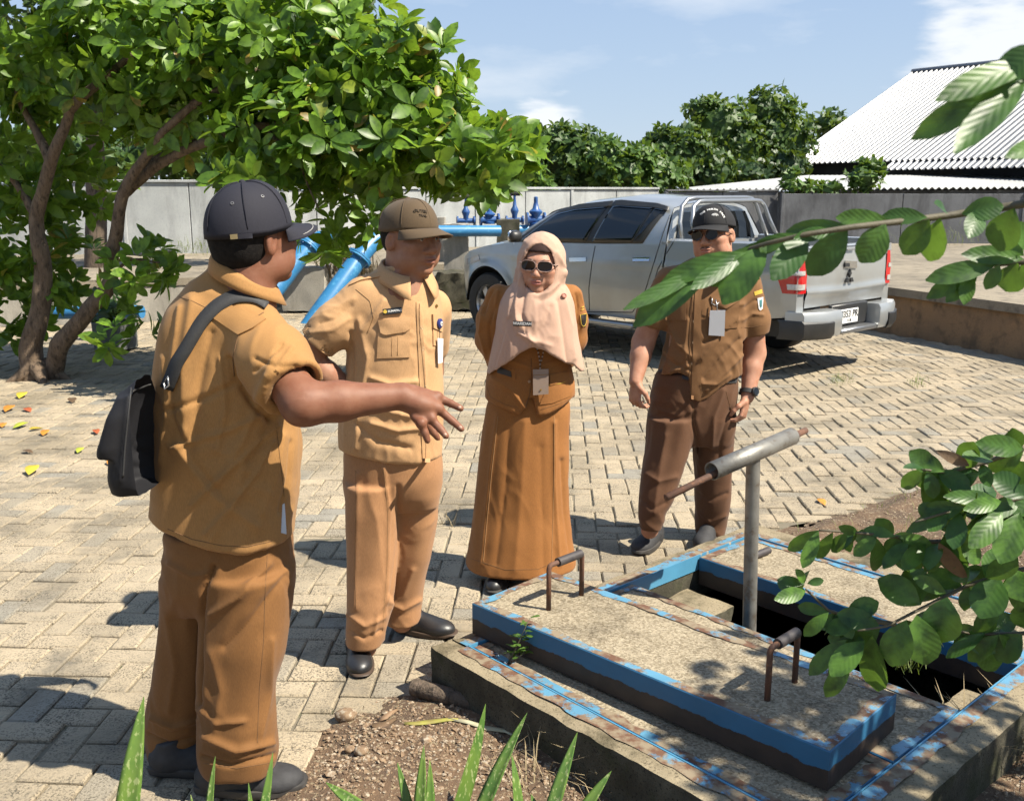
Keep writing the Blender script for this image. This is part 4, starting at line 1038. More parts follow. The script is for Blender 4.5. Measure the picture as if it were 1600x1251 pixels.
text_mesh('plate_date', '12 28', pc-tf*.006+Vector((0, 0, -.042))-tl*.045, -tl, -tf, .038, M_ink, truck, .0005)
# sports bar over the bed
for off_ in (0, .10):
    MB().tube([T(.20-off_*1.5, .76-off_*.3, 1.21), T(.27-off_*1.3, .72-off_*.3, 1.40), T(.30-off_*1.2, .655-off_*.3, 1.56), T(.30-off_*1.2, .57-off_*.3, 1.625-off_*.2), T(.30-off_*1.2, .45, 1.64-off_*.3), T(.30-off_*1.2, -.45, 1.64-off_*.3), T(.30-off_*1.2, -.57+off_*.3, 1.625-off_*.2), T(.30-off_*1.2, -.655+off_*.3, 1.56), T(.27-off_*1.3, -.72+off_*.3, 1.40), T(.20-off_*1.5, -.76+off_*.3, 1.21)], .023, 10).build('sports_bar', M_steel, truck, True)
mr = root  # wing mirror
auto(MB().box(T(2.42, .98, 1.20), (.10, .17, .13), rotz(TA), bev=.035).build('wing_mirror', M_plast, truck), 50); auto(MB().box(T(2.455, .985, 1.20), (.06, .175, .135), rotz(TA), bev=.03).build('mirror_cap', M_chrome, truck), 50)
patch('headlamp', sb, [(730, 404), (748, 398)], [(730, 414), (750, 407)], .006, M_clear, truck, 0, 6, 4)
# ================================================================== PEOPLE
def secs(rows): # (py, left px, right px, Y, half depth) -> loft sections
    r = []
    for py, xl, xr, Y, b in rows:
        l, q = V(xl, py, Y), V(xr, py, Y); r.append(((l.x+q.x)/2, Y, l.z, (q.x-l.x)/2, b))
    return r
def frame(fwd, tilt=0.0, roll=0.0):
    f = Vector((fwd[0], fwd[1], 0)).normalized(); f.z = math.tan(tilt); f.normalize(); r = f.cross(Vector((0, 0, 1))).normalized(); u = r.cross(f)
    if roll: q = Matrix.Rotation(roll, 3, f); r = q @ r; u = q @ u
    return np.array([[r.x, f.x, u.x], [r.y, f.y, u.y], [r.z, f.z, u.z]])
def L2W(c, R, p, s=1.0): return np.array(c)+R @ (np.array(p, float)*s)
def skin(name, c, lip=None):
    m, t, b = nmat(name); p = pos(t); at = N(t, 'ShaderNodeAttribute', attribute_name='lip')
    col = mixc(t, ramp(t, noisef(t, p, 26, 5, .65), .35, .7), c, tuple(x*y for x, y in zip(c, (.80, .68, .62))))
    col = mixc(t, at.outputs['Fac'], col, lip or (c[0]*.80, c[1]*.62, c[2]*.66))
    t.links.new(col, b.inputs['Base Color']); b.inputs['Roughness'].default_value = .58; b.inputs['Specular IOR Level'].default_value = .28
    b.inputs['Subsurface Weight'].default_value = .12; b.inputs['Subsurface Radius'].default_value = (.012, .005, .003); b.inputs['Subsurface Scale'].default_value = .6
    bump(t, b, noisef(t, p, 120, 4, .7), .22, .002); return m
def head(S, c, R, s=1.0, jaw=1.0, nose=1.0, full=0.0, female=False):
    W = lambda *p: L2W(c, R, p, s)
    def E(p, r, k=.014, op='u'): S.ell(W(*p), [x*s for x in r], R, k, op)
    E((0, -.018, .026), (.075, .094, .080)); E((0, .012, -.004), (.070, .080, .080), .02)
    E((0, .030, -.048), (.057*jaw, .060, .068), .025); E((0, .066, -.098), (.027*jaw, .022, .019), .022)
    for q in (-1, 1):
        E((q*.043, .058, -.022), (.027, .028, .024), .022); E((q*.046*jaw, .020, -.072), (.024, .040, .030), .022)
        if full: E((q*.044, .048, -.058), (.024, .026, .026), .02)
    E((0, .076, .024), (.046, .015, .013), .014)                                   # brow
    for q in (-1, 1): E((q*.031, .103, .004), (.019, .017, .0115), .012, 's')      # sockets
    for q in (-1, 1): E((q*.031, .076, .003), (.0155, .0135, .0125), .004)         # lids over the eyes
    S.cone(W(0, .083, .014), W(0, .109*1.0, -.030), .0085*s, .0115*nose*s, .011)
    E((0, .106, -.034), (.0135*nose, .013, .0105), .008)
    for q in (-1, 1): E((q*.0145*nose, .095, -.037), (.0095*nose, .012, .0085), .007)
    E((0, .080, -.062), (.028, .018, .019), .014)
    E((0, .0965, -.0605), (.0225, .0085, .0058), .005); E((0, .0945, -.0715), (.0195, .0090, .0068), .005)
    E((0, .106, -.0658), (.0235, .010, .0016), .003, 's')
    for q in (-1, 1):
        Re = R @ np.array(Matrix.Rotation(q*.35, 3, 'Z') @ Matrix.Rotation(-.22, 3, 'X'))
        if not female:
            S.ell(W(q*.079, -.006, -.008), [.0085*s, .020*s, .032*s], Re, .006); S.ell(W(q*.087, .000, -.006), [.006*s, .010*s, .018*s], Re, .004, 's')
    S.cone(W(0, -.028, -.055), W(0, -.045, -.17), .056*s*jaw, .064*s*jaw, .03)
def lipattr(o, c, R, s=1.0):
    v = np.array([x.co[:] for x in o.data.vertices]); q = (v-np.array(c)) @ R/s
    d = ((q[:, 0]/.024)**2+((q[:, 1]-.096)/.014)**2+((q[:, 2]+.066)/.0115)**2); a = np.clip(1.5-d, 0, 1)
    at = o.data.attributes.new('lip', 'FLOAT', 'POINT'); at.data.foreach_set('value', a.astype(np.float32)); at.data.update() if hasattr(at.data, 'update') else None
def fingers(S, chains, r0=.0092, r1=.0068):
    for ch_ in chains:
        n = len(ch_); S.chain([np.array(p) for p in ch_], [lerp(r0, r1, i/(n-1)) for i in range(n)], .0035)
def hand(S, wrist, d, nrm, thumb, curl=(.5, .55, .6, .65), s=1.0, spread=.06):
    """palm and five separate fingers; d along the hand, nrm out of the palm, thumb=+1/-1 picks the thumb side"""
    w = np.array(wrist); d = np.array(Vector(d).normalized()); n = np.array(nrm, float); n -= d*(n@d); n /= np.linalg.norm(n); sd = np.cross(n, d)*thumb
    R = np.stack([sd, d, n], 1)
    S.ell(w+d*.050*s, [.041*s, .052*s, .0155*s], R, .012); S.ell(w+d*.030*s+sd*.020*s+n*.006*s, [.020*s, .032*s, .017*s], R, .01)
    for i, (off, L) in enumerate(((.031, .072), (.0105, .080), (-.0105, .074), (-.031, .060))):
        b = w+d*.088*s+sd*off*s; q = 0.0; p = [b-d*.02*s, b]; dirn = d+sd*off*spread/.03
        for k, fr in enumerate((.45, .31, .24)):
            q += curl[i]*(.8, 1.0, .7)[k]; dd = dirn*math.cos(q)+n*math.sin(q); dd /= np.linalg.norm(dd); p.append(p[-1]+dd*L*fr*s)
        S.chain(p, [.0095*s, .0095*s, .0086*s, .0078*s, .0066*s], .004)
    t0 = w+d*.026*s+sd*.030*s; t1 = t0+(d*.62+sd*.62+n*.35)*.042*s; t2 = t1+(d*.85+sd*.12+n*.45)*.030*s; t3 = t2+(d*.9-sd*.1+n*.4)*.022*s
    S.chain([t0, t1, t2, t3], [.0155*s, .0115*s, .0098*s, .0075*s], .006)
def collar(name, c, rx, ry, h, mat, parent, open_dir, gap=.5, tilt=(0, 0), flare=.022, lapel=.05, droop=.012):
    """stand-and-fall shirt collar round the neck, open towards open_dir; the fall lies down on the shirt"""
    a0 = math.atan2(open_dir[1], open_dir[0]); n = 60; rows = [[] for _ in range(7)]; ft = Vector((math.cos(a0), math.sin(a0), 0)); sd = Vector((-ft.y, ft.x, 0))
    for i in range(n+1):
        t = a0+gap/2+(2*math.pi-gap)*i/n; e = min(i, n-i)/n; fr = math.exp(-(e/.085)**2); fw = math.exp(-(e/.2)**2)
        dx, dy = math.cos(t), math.sin(t); zt = c[2]+tilt[0]*dx+tilt[1]*dy-droop*fw*1.6
        base = Vector((c[0]+rx*dx, c[1]+ry*dy, 0)); out = Vector((dx/rx, dy/ry, 0)).normalized(); sg = 1 if (base-Vector((c[0], c[1], 0))).dot(sd) > 0 else -1
        for k, (o_, z_) in enumerate(((.004, -.014), (.000, h*.5), (.002, h), (.007, h+.003), (.012+flare*.3, h*.6), (.012+flare*.8, h*.0), (.012+flare*1.25, -h*.55))):
            p = base+out*o_; z = zt+z_
            if k >= 5: q = (k-4)/2; p = p+(ft*.55+sd*sg*.35)*lapel*fr*q; z -= lapel*fr*.75*q
            rows[k].append(Vector((p.x, p.y, z)))
    o = MB().grid(rows).build(name, mat, parent, True); solidify(o, .0022, 0); return o
def shoe(parent, heel, d, L, mat, msole, W_=.098, hgt=.085, sport=False):
    d = Vector((d[0], d[1], 0)).normalized(); s_ = Vector((d.y, -d.x, 0)); h = Vector((heel.x, heel.y, 0)); R = np.array([[s_.x, d.x, 0], [s_.y, d.y, 0], [0, 0, 1]])
    lo, hi = np.array(h)-.12, np.array(h)+.12; e = np.array(h+d*L); lo = np.minimum(lo, e-.1); hi = np.maximum(hi, e+.1); lo[2] = -.01; hi[2] = .19
    S = SDF(lo, hi, .0045)
    P = lambda a, b, z: np.array(h+d*a+s_*b+Vector((0, 0, z)))
    S.ell(P(.05, 0, .045), [W_*.39, .055, .05], R, .02); S.ell(P(L*.40, 0, .038), [W_*.42, L*.30, .048 if not sport else .056], R, .03)
    S.ell(P(L*.72, .004, .030), [W_*.50, L*.27, .036 if not sport else .042], R, .03); S.cone(P(.065, 0, .06), P(.06, 0, .125), .042, .040, .02)
    S.plane(P(0, 0, .016), (0, 0, -1)); S.plane(P(.06, 0, hgt+.028), (-.2*d.x, -.2*d.y, 1))
    up = sdfobj('shoe', S, mat, parent)
    n = 40; ol = []
    for k in range(n):
        t = 2*math.pi*k/n; a = L/2-L/2*math.cos(t)*1.0; w = W_/2*(.80+.24*math.sin(math.pi*min(1, max(0, (a/L-.25)/.9))))*abs(math.sin(t))**.55*(1 if math.sin(t) >= 0 else -1); ol.append((a, w))
    rings = []
    for (gx, z) in ((.96, .0), (1.03, .004), (1.05, .016), (1.03, .026 if sport else .02), (.97, .028 if sport else .0215)):
        rings.append([h+d*(L/2+(a-L/2)*gx)+s_*(w*gx)+Vector((0, 0, z+(.012*max(0, a/L-.8)/.2 if z < .01 else 0))) for a, w in ol])
    mb = MB(); mb.grid(rings, closed=True); mb.add(rings[-1], [list(range(n))]); mb.add(rings[0], [list(range(n))[::-1]]); auto(mb.build('sole', msole, up), 40)
    return up
def cap(parent, c, R, s, mat, mbrim=None, rim_mat=None, dome=(.088, .106, .098), brim=.072, bw=1.12, dip=.030, strap=True, mseam=None, z0=.024):
    W = lambda *p: Vector(L2W(c, R, p, s)); rx, ry, rz = dome
    n, m = 48, 16; P = []
    for j in range(m+1):
        q = math.pi/2*j/m; row = []
        for i in range(n):
            t = 2*math.pi*i/n; k = 1+.012*math.cos(6*t+math.pi)*math.cos(q)*.6; ff = max(0, math.sin(t))
            zr = rz*(1+.10*ff*math.sin(2*q)*.8)
            row.append(W(rx*math.cos(t)*math.cos(q)**.86*k, -.012+ry*math.sin(t)*math.cos(q)**.86*k, z0+zr*math.sin(q)**.92-.012*(1-ff)*(1-j/m)))
        P.append(row)
    low = [W(rx*.965*math.cos(2*math.pi*i/n), -.012+ry*.965*math.sin(2*math.pi*i/n), z0-.004) for i in range(n)]
    mb = MB(); mb.grid([low]+P, closed=True); cp = mb.build('cap', mat, parent, True); bvh_of(cp)
    for k in range(6):
        t = math.pi/6+k*math.pi/3; pts = [W(rx*math.cos(t)*math.cos(q)**.86*1.0, -.012+ry*math.sin(t)*math.cos(q)**.86, z0+rz*(1+.10*max(0, math.sin(t))*math.sin(2*q)*.8)*math.sin(q)**.92+.001) for q in np.linspace(.05, 1.5, 14)]
        MB().tube(pts, .0012*s, 5).build('cap_seam', mseam or mat, cp, True)
    MB().lathe([(.0, .006), (.006, .005), (.009, .0), (.009, -.004)], W(0, -.012, z0+rz), (R[0][2], R[1][2], R[2][2]), 12, cap=False).build('cap_button', mat, cp, True)
    rows = []; nb = 28
    for j in range(9):
        r = j/8; row = []
        for i in range(nb+1):
            a = lerp(-1, 1, i/nb); t = math.pi/2-a*1.12; x0, y0 = rx*.985*math.cos(t), -.012+ry*.985*math.sin(t)
            ext = brim*math.sqrt(max(0, 1-abs(a)**2.6)); x = x0*(1+(bw-1)*r*.6)+.0; y = y0+ext*r
            row.append(W(x, y, z0-.004-.010*r-dip*(abs(x)/.085)**2*(.35+.65*r)+.006*(1-r)))
        rows.append(row)
    b = MB().grid(rows).build('brim', mbrim or mat, cp, True); solidify(b, .0035*s, 0)
    if rim_mat:
        MB().tube([q_ for q_ in [lerp(rows[7][i], rows[6][i], .4)+Vector((0, 0, .003)) for i in range(2, nb-1)]], .0012, 5).build('brim_piping', rim_mat, cp, True)
    return cp, W
def shades(parent, c, R, s, mframe, mlens, hw=.031, rw=.0255, rh=.0215, y=.108, z=.004, sq=2.6, mtemple=None):
    W = lambda *p: Vector(L2W(c, R, p, s)); g = None
    fr = bpy.data.objects.new('sunglasses', None); link(fr, parent)
    for q in (-1, 1):
        ring = []
        for k in range(28):
            t = 2*math.pi*k/28; cx, sx = math.cos(t), math.sin(t); a = abs(cx)**(2/sq)*(1 if cx > 0 else -1); b_ = abs(sx)**(2/sq)*(1 if sx > 0 else -1)
            ring.append(W(q*hw+rw*a, y-.010*((q*hw+rw*a)/.055)**2, z+rh*b_))
        MB().tube(ring+[ring[0], ring[1]], .0014*s, 6, False).build('rim', mframe, fr, True); MB().add(ring, [list(range(28))]).build('lens', mlens, fr)
        MB().tube([W(q*(hw+rw), y-.011, z+.008), W(q*.074, y-.024, z+.008), W(q*.081, .03, z+.004), W(q*.082, -.01, z-.004)], .0021*s, 6).build('temple', mtemple or mframe, fr, True)
    MB().tube([W(-.006, y, z+.004), W(0, y+.002, z+.007), W(.006, y, z+.004)], .0019*s, 6).build('bridge', mframe, fr, True)
    return fr

M_khA = cloth('khaki_cloth_tan', (.37, .193, .066)); M_khAt = cloth('khaki_cloth_dark', (.215, .098, .030))
M_khB = cloth('khaki_cloth_light', (.53, .312, .150)); M_khBt = cloth('khaki_cloth_rose', (.41, .21, .095))
M_khW = cloth('khaki_cloth_rust', (.31, .128, .034)); M_hij = cloth('beige_hijab_cloth', (.52, .335, .245), weave=1400)
M_khD = cloth('khaki_cloth_brown', (.205, .102, .040)); M_khDt = cloth('khaki_cloth_deep_brown', (.125, .058, .028))
M_skA = skin('skin_deep', (.235, .105, .062)); M_skB = skin('skin_tan', (.36, .185, .115)); M_skW = skin('skin_light', (.50, .275, .19), (.40, .15, .12)); M_skD = skin('skin_warm', (.47, .25, .165))
M_hair = pmat('black_hair', (.008, .007, .007), (.016, .014, .013), 90, .85, bs=.5, bsc=300, spec=.12)
M_capA = cloth('navy_cap_cloth', (.022, .022, .032), rough=.8, sheen=0); M_capB = cloth('olive_brown_cap_cloth', (.105, .070, .038)); M_capD = cloth('black_cap_cloth', (.020, .020, .022), sheen=0)
M_seamd = pmat('dark_thread', (.15, .075, .028), rough=.9); M_thr = pmat('tan_thread', (.34, .18, .07), rough=.9); M_thrB = pmat('sand_thread', (.33, .19, .08), rough=.9)
M_shoeb = pmat('black_leather', (.014, .014, .016), (.022, .022, .024), 14, .42, bs=.15, bsc=120); M_shoes = pmat('black_mesh_shoe', (.022, .022, .024), (.035, .035, .038), 40, .75, bs=.3, bsc=400)
M_sole = pmat('black_sole', (.03, .028, .027), (.05, .045, .04), 20, .7); M_soleb = pmat('brown_sole', (.07, .045, .03), rough=.6)
M_bagc = cloth('black_bag_nylon', (.014, .014, .017), rough=.7, sheen=0); M_strap = pmat('black_webbing', (.018, .018, .020), (.03, .03, .03), 300, .7)
M_btn = pmat('tan_button', (.42, .27, .14), rough=.35); M_tagw = pmat('white_lettering', (.8, .8, .78), rough=.6); M_tagb = pmat('black_tag', (.015, .015, .015), rough=.45)
M_yel = pmat('yellow_embroidery', (.62, .42, .05), rough=.8); M_navy = pmat('navy_plastic', (.02, .03, .16), rough=.3); M_gold = pmat('gold_pin', (.6, .4, .1), rough=.3, metal=1)
M_lens = pmat('smoke_lens', (.010, .007, .010), rough=.08, spec=.3); M_horn = pmat('brown_horn_frame', (.10, .055, .035), rough=.25); M_pinkf = pmat('clear_pink_frame', (.36, .24, .20), rough=.25)
M_inner = pmat('pale_blue_vest_cloth', (.55, .60, .68), rough=.9)
def button(parent, b, px, py, r=.0062, mat=None):
    h = cast(b, px, py)
    if h: auto(MB().lathe([(r, -.002), (r, .0022), (r*.75, .0032), (r*.55, .0022), (0, .0022)], h[0], h[1], 12, cap=False).build('button', mat or M_btn, parent), 50)
def nametag(parent, b, quad, text, tsize, mb_=M_tagb, off=.006):
    """stiff flat tag pinned on the cloth, with raised lettering"""
    hs = [cast(b, *q) for q in quad]; c = cast(b, sum(q[0] for q in quad)/4, sum(q[1] for q in quad)/4); x = ((hs[1][0]-hs[0][0])+(hs[2][0]-hs[3][0])).normalized()
    y = ((hs[0][0]-hs[3][0])+(hs[1][0]-hs[2][0])).normalized(); n = x.cross(y).normalized(); n = n if n.dot(c[0]-Vector((0, 0, CH))) < 0 else -n; y = n.cross(x)
    ctr = sum((h[0] for h in hs), Vector())/4; k = max([(h[0]-ctr).dot(n) for h in hs]+[(c[0]-ctr).dot(n)]); ctr += n*(k+off)
    w = ((hs[1][0]-hs[0][0]).length+(hs[2][0]-hs[3][0]).length)/2; hh = ((hs[0][0]-hs[3][0]).length+(hs[1][0]-hs[2][0]).length)/2
    M = Matrix((x, y, n)).transposed(); t_ = MB().box(ctr, (w, hh, .003), M, bev=.0008).build('name_tag', mb_, parent)
    text_mesh('tag_lettering', text, ctr+n*.0022, x, n, tsize, M_tagw, t_, .0003); return t_
# ---------------------------------------------------------------- man A: pointing, seen from behind, black cap and shoulder bag
pa = root('person', G(335, 1212), 'person in khaki uniform and black cap, seen from behind, arm stretched to the right', 'person')
hA = V(397, 372, 2.585); RA = frame((.66, .75), .10); sA = 1.07
lo = np.array([-1.22, 2.15, -.0]); hi = np.array([-.05, 2.98, 1.78])
fA_, fB_ = np.array(hA)-.14, np.array(hA)+.14
S = SDF(lo, hi, .011, [(fA_, fB_, .0036), (np.array(V(620, 690, 2.36))-.02, np.array(V(730, 595, 2.52))+.02, .0038)])
head(S, hA, RA, sA, 1.08, 1.0, 1.0)
S.loft(secs([(840, 268, 440, 2.60, .12), (620, 268, 435, 2.60, .13), (500, 285, 420, 2.60, .11), (440, 330, 410, 2.60, .06)]), .03)
shA, elA, wrA = V(404, 532, 2.50), V(474, 631, 2.335), V(628, 619, 2.43)
S.chain([lerp(shA, elA, .12), elA], [.058, .054], .02); S.chain([elA, lerp(elA, wrA, .35), wrA], [.054, .049, .033], .02)
S.chain([V(304, 505, 2.70), V(300, 600, 2.82), V(375, 640, 2.86)], [.055, .045, .03], .02); hand(S, V(375, 640, 2.86), (1, 0, -.2), (0, -1, 0), 1)
# the pointing hand, fingers spread, knuckles raised
for q in ((684, 620, 2.45), (686, 639, 2.43), (674, 654, 2.41), (658, 661, 2.395), (668, 619, 2.45), (668, 631, 2.435), (659, 643, 2.42)): S.ell(V(*q), [.0150, .0150, .0150], None, .006)
S.ell(lerp(wrA, V(668, 634, 2.44), .62), [.058, .042, .031], np.array(Matrix.Rotation(math.radians(15), 3, 'Y')), .014)
S.cone(wrA, V(662, 632, 2.44), .031, .027, .015); S.cone(V(645, 612, 2.45), V(676, 622, 2.45), .018, .014, .014); S.cone(V(640, 632, 2.42), V(664, 650, 2.42), .018, .014, .014)
fingers(S, [[V(668, 618, 2.455), V(684, 621, 2.455), V(704, 630, 2.45), V(720, 638, 2.44)], [V(668, 630, 2.44), V(686, 640, 2.435), V(706, 657, 2.43), V(721, 670, 2.42)],
            [V(658, 644, 2.425), V(674, 655, 2.415), V(688, 670, 2.40), V(697, 681, 2.39)], [V(648, 650, 2.41), V(658, 662, 2.40), V(664, 676, 2.395), V(668, 688, 2.395)],
            [V(646, 640, 2.47), V(662, 656, 2.50), V(676, 674, 2.51), V(684, 684, 2.51)]], .0132, .0088)
S.loft(secs([(840, 272, 440, 2.60, .12), (900, 270, 440, 2.60, .12)]), .03)
S.chain([V(300, 880, 2.66), V(285, 1020, 2.68), V(268, 1185, 2.69)], [.07, .055, .045], .03); S.chain([V(385, 880, 2.56), V(375, 1020, 2.55), V(372, 1205, 2.54)], [.08, .06, .048], .03)
bodyA = sdfobj('body', S, M_skA, pa); lipattr(bodyA, hA, RA, sA)
# nails on the pointing hand
M_nail = pmat('fingernail', (.42, .24, .17), rough=.3)
for (x, y, Y) in ((719, 637, 2.44), (720, 669, 2.42), (696, 680, 2.39)):
    h = cast(BV[bodyA.name], x-1, y-1)
    if h: MB().lathe([(.0052, -.001), (.0045, .0012), (0, .0016)], h[0], h[1], 10, cap=False).build('fingernail', M_nail, bodyA, True)
# shirt
S = SDF((-1.2, 2.2, .55), (-.33, 2.95, 1.62), .0055)
S.loft(secs([(872, 240, 455, 2.60, .165), (820, 241, 459, 2.60, .168), (760, 246, 464, 2.60, .168), (690, 249, 467, 2.60, .168), (620, 250, 456, 2.60, .166), (560, 251, 440, 2.60, .16), (515, 257, 430, 2.60, .15), (480, 268, 424, 2.60, .132), (455, 287, 420, 2.60, .108), (434, 308, 416, 2.60, .082), (414, 332, 412, 2.60, .066)]), .01, n=2.5)
cuf = V(446, 622, 2.385); ad = (elA-shA).normalized()
S.chain([V(392, 518, 2.53), lerp(shA, elA, .35), lerp(shA, elA, .9)], [.084, .086, .082], .035)
S.plane(lerp(shA, elA, .60), ad+Vector((.25, 0, -.05)), .004, np.array(shA)-np.array([.05, .3, .32]), np.array(shA)+np.array([.3, .1, .1])) if False else None
def cone_cut(S, a, b, t, r, k=.006):     # trim everything of a sleeve beyond fraction t of a->b, and hollow it
    a, b = Vector(a), Vector(b); d = (b-a).normalized(); p = lerp(a, b, t)
    def fn(X, Y, Z):
        q = (X-p.x)*d.x+(Y-p.y)*d.y+(Z-p.z)*d.z; rx_ = X-p.x-q*d.x; ry_ = Y-p.y-q*d.y; rz_ = Z-p.z-q*d.z
        return np.maximum(-q, np.sqrt(rx_**2+ry_**2+rz_**2)-r*1.9)
    e = p+d*.2; S.apply(fn, np.minimum(p, e)-r*1.9, np.maximum(p, e)+r*1.9, k, 's')
    S.cone(p-d*.03, p+d*.06, r*.80, r*.80, .003, 's')
cone_cut(S, shA, elA+Vector((.012, 0, .0)), .74, .082, .003)
S.chain([V(302, 500, 2.70), V(298, 570, 2.78)], [.070, .066], .05)
hemA = [(V(x, y, 2.45).x, V(x, y, 2.45).z) for x, y in ((225, 816), (262, 834), (300, 851), (345, 861), (385, 863), (425, 854), (446, 843), (470, 836))]
hx_, hz_ = np.array([q[0] for q in hemA]), np.array([q[1] for q in hemA])
S.apply(lambda X, Y, Z: np.interp(X.ravel(), hx_, hz_).reshape(X.shape)-Z-(Y-2.45)*.22, (-1.3, 2.2, .5), (-.2, 3, .9), .004, 'i')
S.loft(secs([(900, 268, 436, 2.60, .14), (800, 268, 436, 2.60, .14)]), .004, 's')
FA = [([(300, 470), (285, 560), (290, 680)], 14, .006), ([(430, 560), (405, 620), (380, 690), (345, 750)], 12, .007), ([(360, 560), (368, 590), (400, 640), (420, 655)], 6, -.010), ([(330, 520), (312, 600), (300, 700)], 10, -.005),
      ([(440, 680), (430, 740), (410, 800)], 9, .005), ([(280, 700), (330, 770), (400, 820)], 12, .006), ([(265, 640), (300, 720), (360, 790)], 9, -.005), ([(380, 720), (372, 780), (330, 840)], 10, .005), ([(455, 545), (440, 570), (420, 590)], 5, .005), ([(440, 540), (425, 560), (400, 580)], 4, -.005), ([(255, 560), (262, 640), (250, 720)], 8, .004), ([(420, 655), (410, 690), (390, 720)], 7, -.006)]
FA += [([(432, 665), (390, 705), (345, 745), (300, 790)], 6, .006), ([(415, 645), (360, 672), (300, 690), (270, 700)], 6, .005), ([(425, 690), (400, 740), (352, 800), (320, 835)], 5, .006), ([(365, 600), (320, 622), (265, 640)], 6, -.005), ([(452, 690), (448, 740), (436, 800)], 4, -.005), ([(280, 480), (272, 540), (268, 600)], 6, .005), ([(345, 560), (352, 640), (340, 700)], 7, .005), ([(400, 560), (430, 575), (462, 570)], 4, -.004)]
shirtA = sdfobj('shirt', S, M_khA, pa, [(p_, w_*.85, a_*1.5) for p_, w_, a_ in FA], .0050, 3, 1.0)
bA = BV[shirtA.name]
seam('yoke_seam', bA, [(271, 461), (300, 470), (330, 485), (352, 506), (374, 522)], .0009, M_seamd, shirtA); seam('armhole_seam', bA, [(412, 488), (385, 505), (370, 530), (364, 560), (366, 588)], .0016, M_seamd, shirtA)
seam('side_seam', bA, [(432, 668), (438, 720), (444, 775)], .0009, M_seamd, shirtA); seam('hem_stitch', bA, [(262, 826), (300, 842), (345, 852), (385, 854), (425, 845)], .0011, M_seamd, shirtA)
patch('epaulette', bA, [(325, 492), (345, 484), (362, 478)], [(373, 524), (395, 514), (416, 499)], .004, M_khA, shirtA, .001, 8, 10); button(shirtA, bA, 408, 498)
patch('side_slit', bA, [(441, 788), (444, 786)], [(439, 832), (447, 834)], .002, M_inner, shirtA, 0, 3, 8)
collar('collar', V(382, 431, 2.575), .071, .070, .026, M_khA, shirtA, (.75, .66), .8, (-.036, .012), .007, .02)
# trousers
S = SDF((-1.25, 2.25, .02), (-.35, 2.95, .85), .006)
S.loft(secs([(945, 268, 444, 2.605, .085), (920, 260, 450, 2.605, .125), (895, 259, 453, 2.605, .147), (865, 261, 455, 2.605, .152), (820, 265, 450, 2.605, .15)]), .02, n=2.4)
S.loft(secs([(890, 262, 345, 2.65, .125), (950, 256, 340, 2.66, .108), (1050, 244, 338, 2.68, .098), (1100, 235, 332, 2.69, .094), (1145, 233, 322, 2.69, .088), (1178, 237, 312, 2.69, .08)]), .022)
S.loft(secs([(885, 322, 453, 2.57, .138), (950, 317, 452, 2.565, .122), (1010, 313, 445, 2.55, .11), (1080, 311, 428, 2.55, .105), (1125, 311, 429, 2.54, .102), (1176, 312, 434, 2.54, .10), (1195, 316, 431, 2.54, .096)]), .022)
S.loft(secs([(1150, 325, 420, 2.54, .085), (1230, 325, 425, 2.54, .085)]), .003, 's'); S.loft(secs([(1140, 244, 296, 2.69, .07), (1210, 244, 296, 2.69, .07)]), .003, 's')
FT = [([(335, 885), (320, 920), (315, 1000), (312, 1100)], 5, -.012), ([(420, 880), (375, 930), (330, 960)], 9, .007), ([(445, 900), (400, 960), (350, 1010)], 9, -.006), ([(265, 880), (300, 900), (325, 895)], 6, .006), ([(240, 1120), (270, 1135), (305, 1125)], 6, .008), ([(235, 1145), (265, 1160), (300, 1150)], 5, -.007), ([(320, 1150), (370, 1172), (425, 1160)], 7, .009), ([(318, 1180), (360, 1195), (430, 1178)], 5, -.008), ([(315, 1110), (340, 1130), (380, 1125)], 7, .006), ([(425, 1000), (420, 1080), (405, 1160)], 8, .006), ([(330, 1020), (345, 1080), (335, 1140)], 10, .005), ([(262, 960), (275, 1040), (265, 1110)], 9, .005)]
trA = sdfobj('trousers', S, M_khAt, pa, [(p_, w_*.85, a_*1.4) for p_, w_, a_ in FT], .0052, 3, 5.0, (6, 6, 2.2)); bTA = BV[trA.name]
seam('side_seam', bTA, [(418, 860), (414, 930), (412, 1000), (405, 1080), (402, 1160)], .0009, M_seamd, trA); seam('hem_stitch', bTA, [(318, 1192), (370, 1200), (428, 1190)], .001, M_seamd, trA)
shoe(pa, G(308, 1234), (1, .06), .312, M_shoes, M_sole, .118, .10, True); shoe(pa, G(236, 1206), (1, .10), .285, M_shoes, M_sole, .10, .085, True)
# hair and cap
S = SDF(np.array(hA)-.14, np.array(hA)+.14, .0045); WA = lambda *p: L2W(hA, RA, p, sA)
S.ell(WA(0, -.022, .030), [.083*sA, .098*sA, .09*sA], RA, .01); S.ell(WA(0, -.045, -.020), [.072*sA, .066*sA, .060*sA], RA, .02); S.plane(WA(0, 0, .045), RA[:, 2], .01); S.plane(WA(0, .045, 0), RA[:, 1]+.35*RA[:, 2], .01); S.plane(WA(0, 0, -.062), -RA[:, 2]+.25*RA[:, 1], .01)
for q in (-1, 1): S.ell(WA(q*.086, -.002, -.012), [.03, .026, .036], RA, .006, 's')
sdfobj('hair', S, M_hair, pa)
cpA, WcA = cap(pa, hA, RA, sA, M_capA, rim_mat=pmat('grey_piping', (.30, .29, .28), rough=.7), dome=(.094, .112, .112), brim=.078, dip=.020)
bcA = bvh_of(cpA)
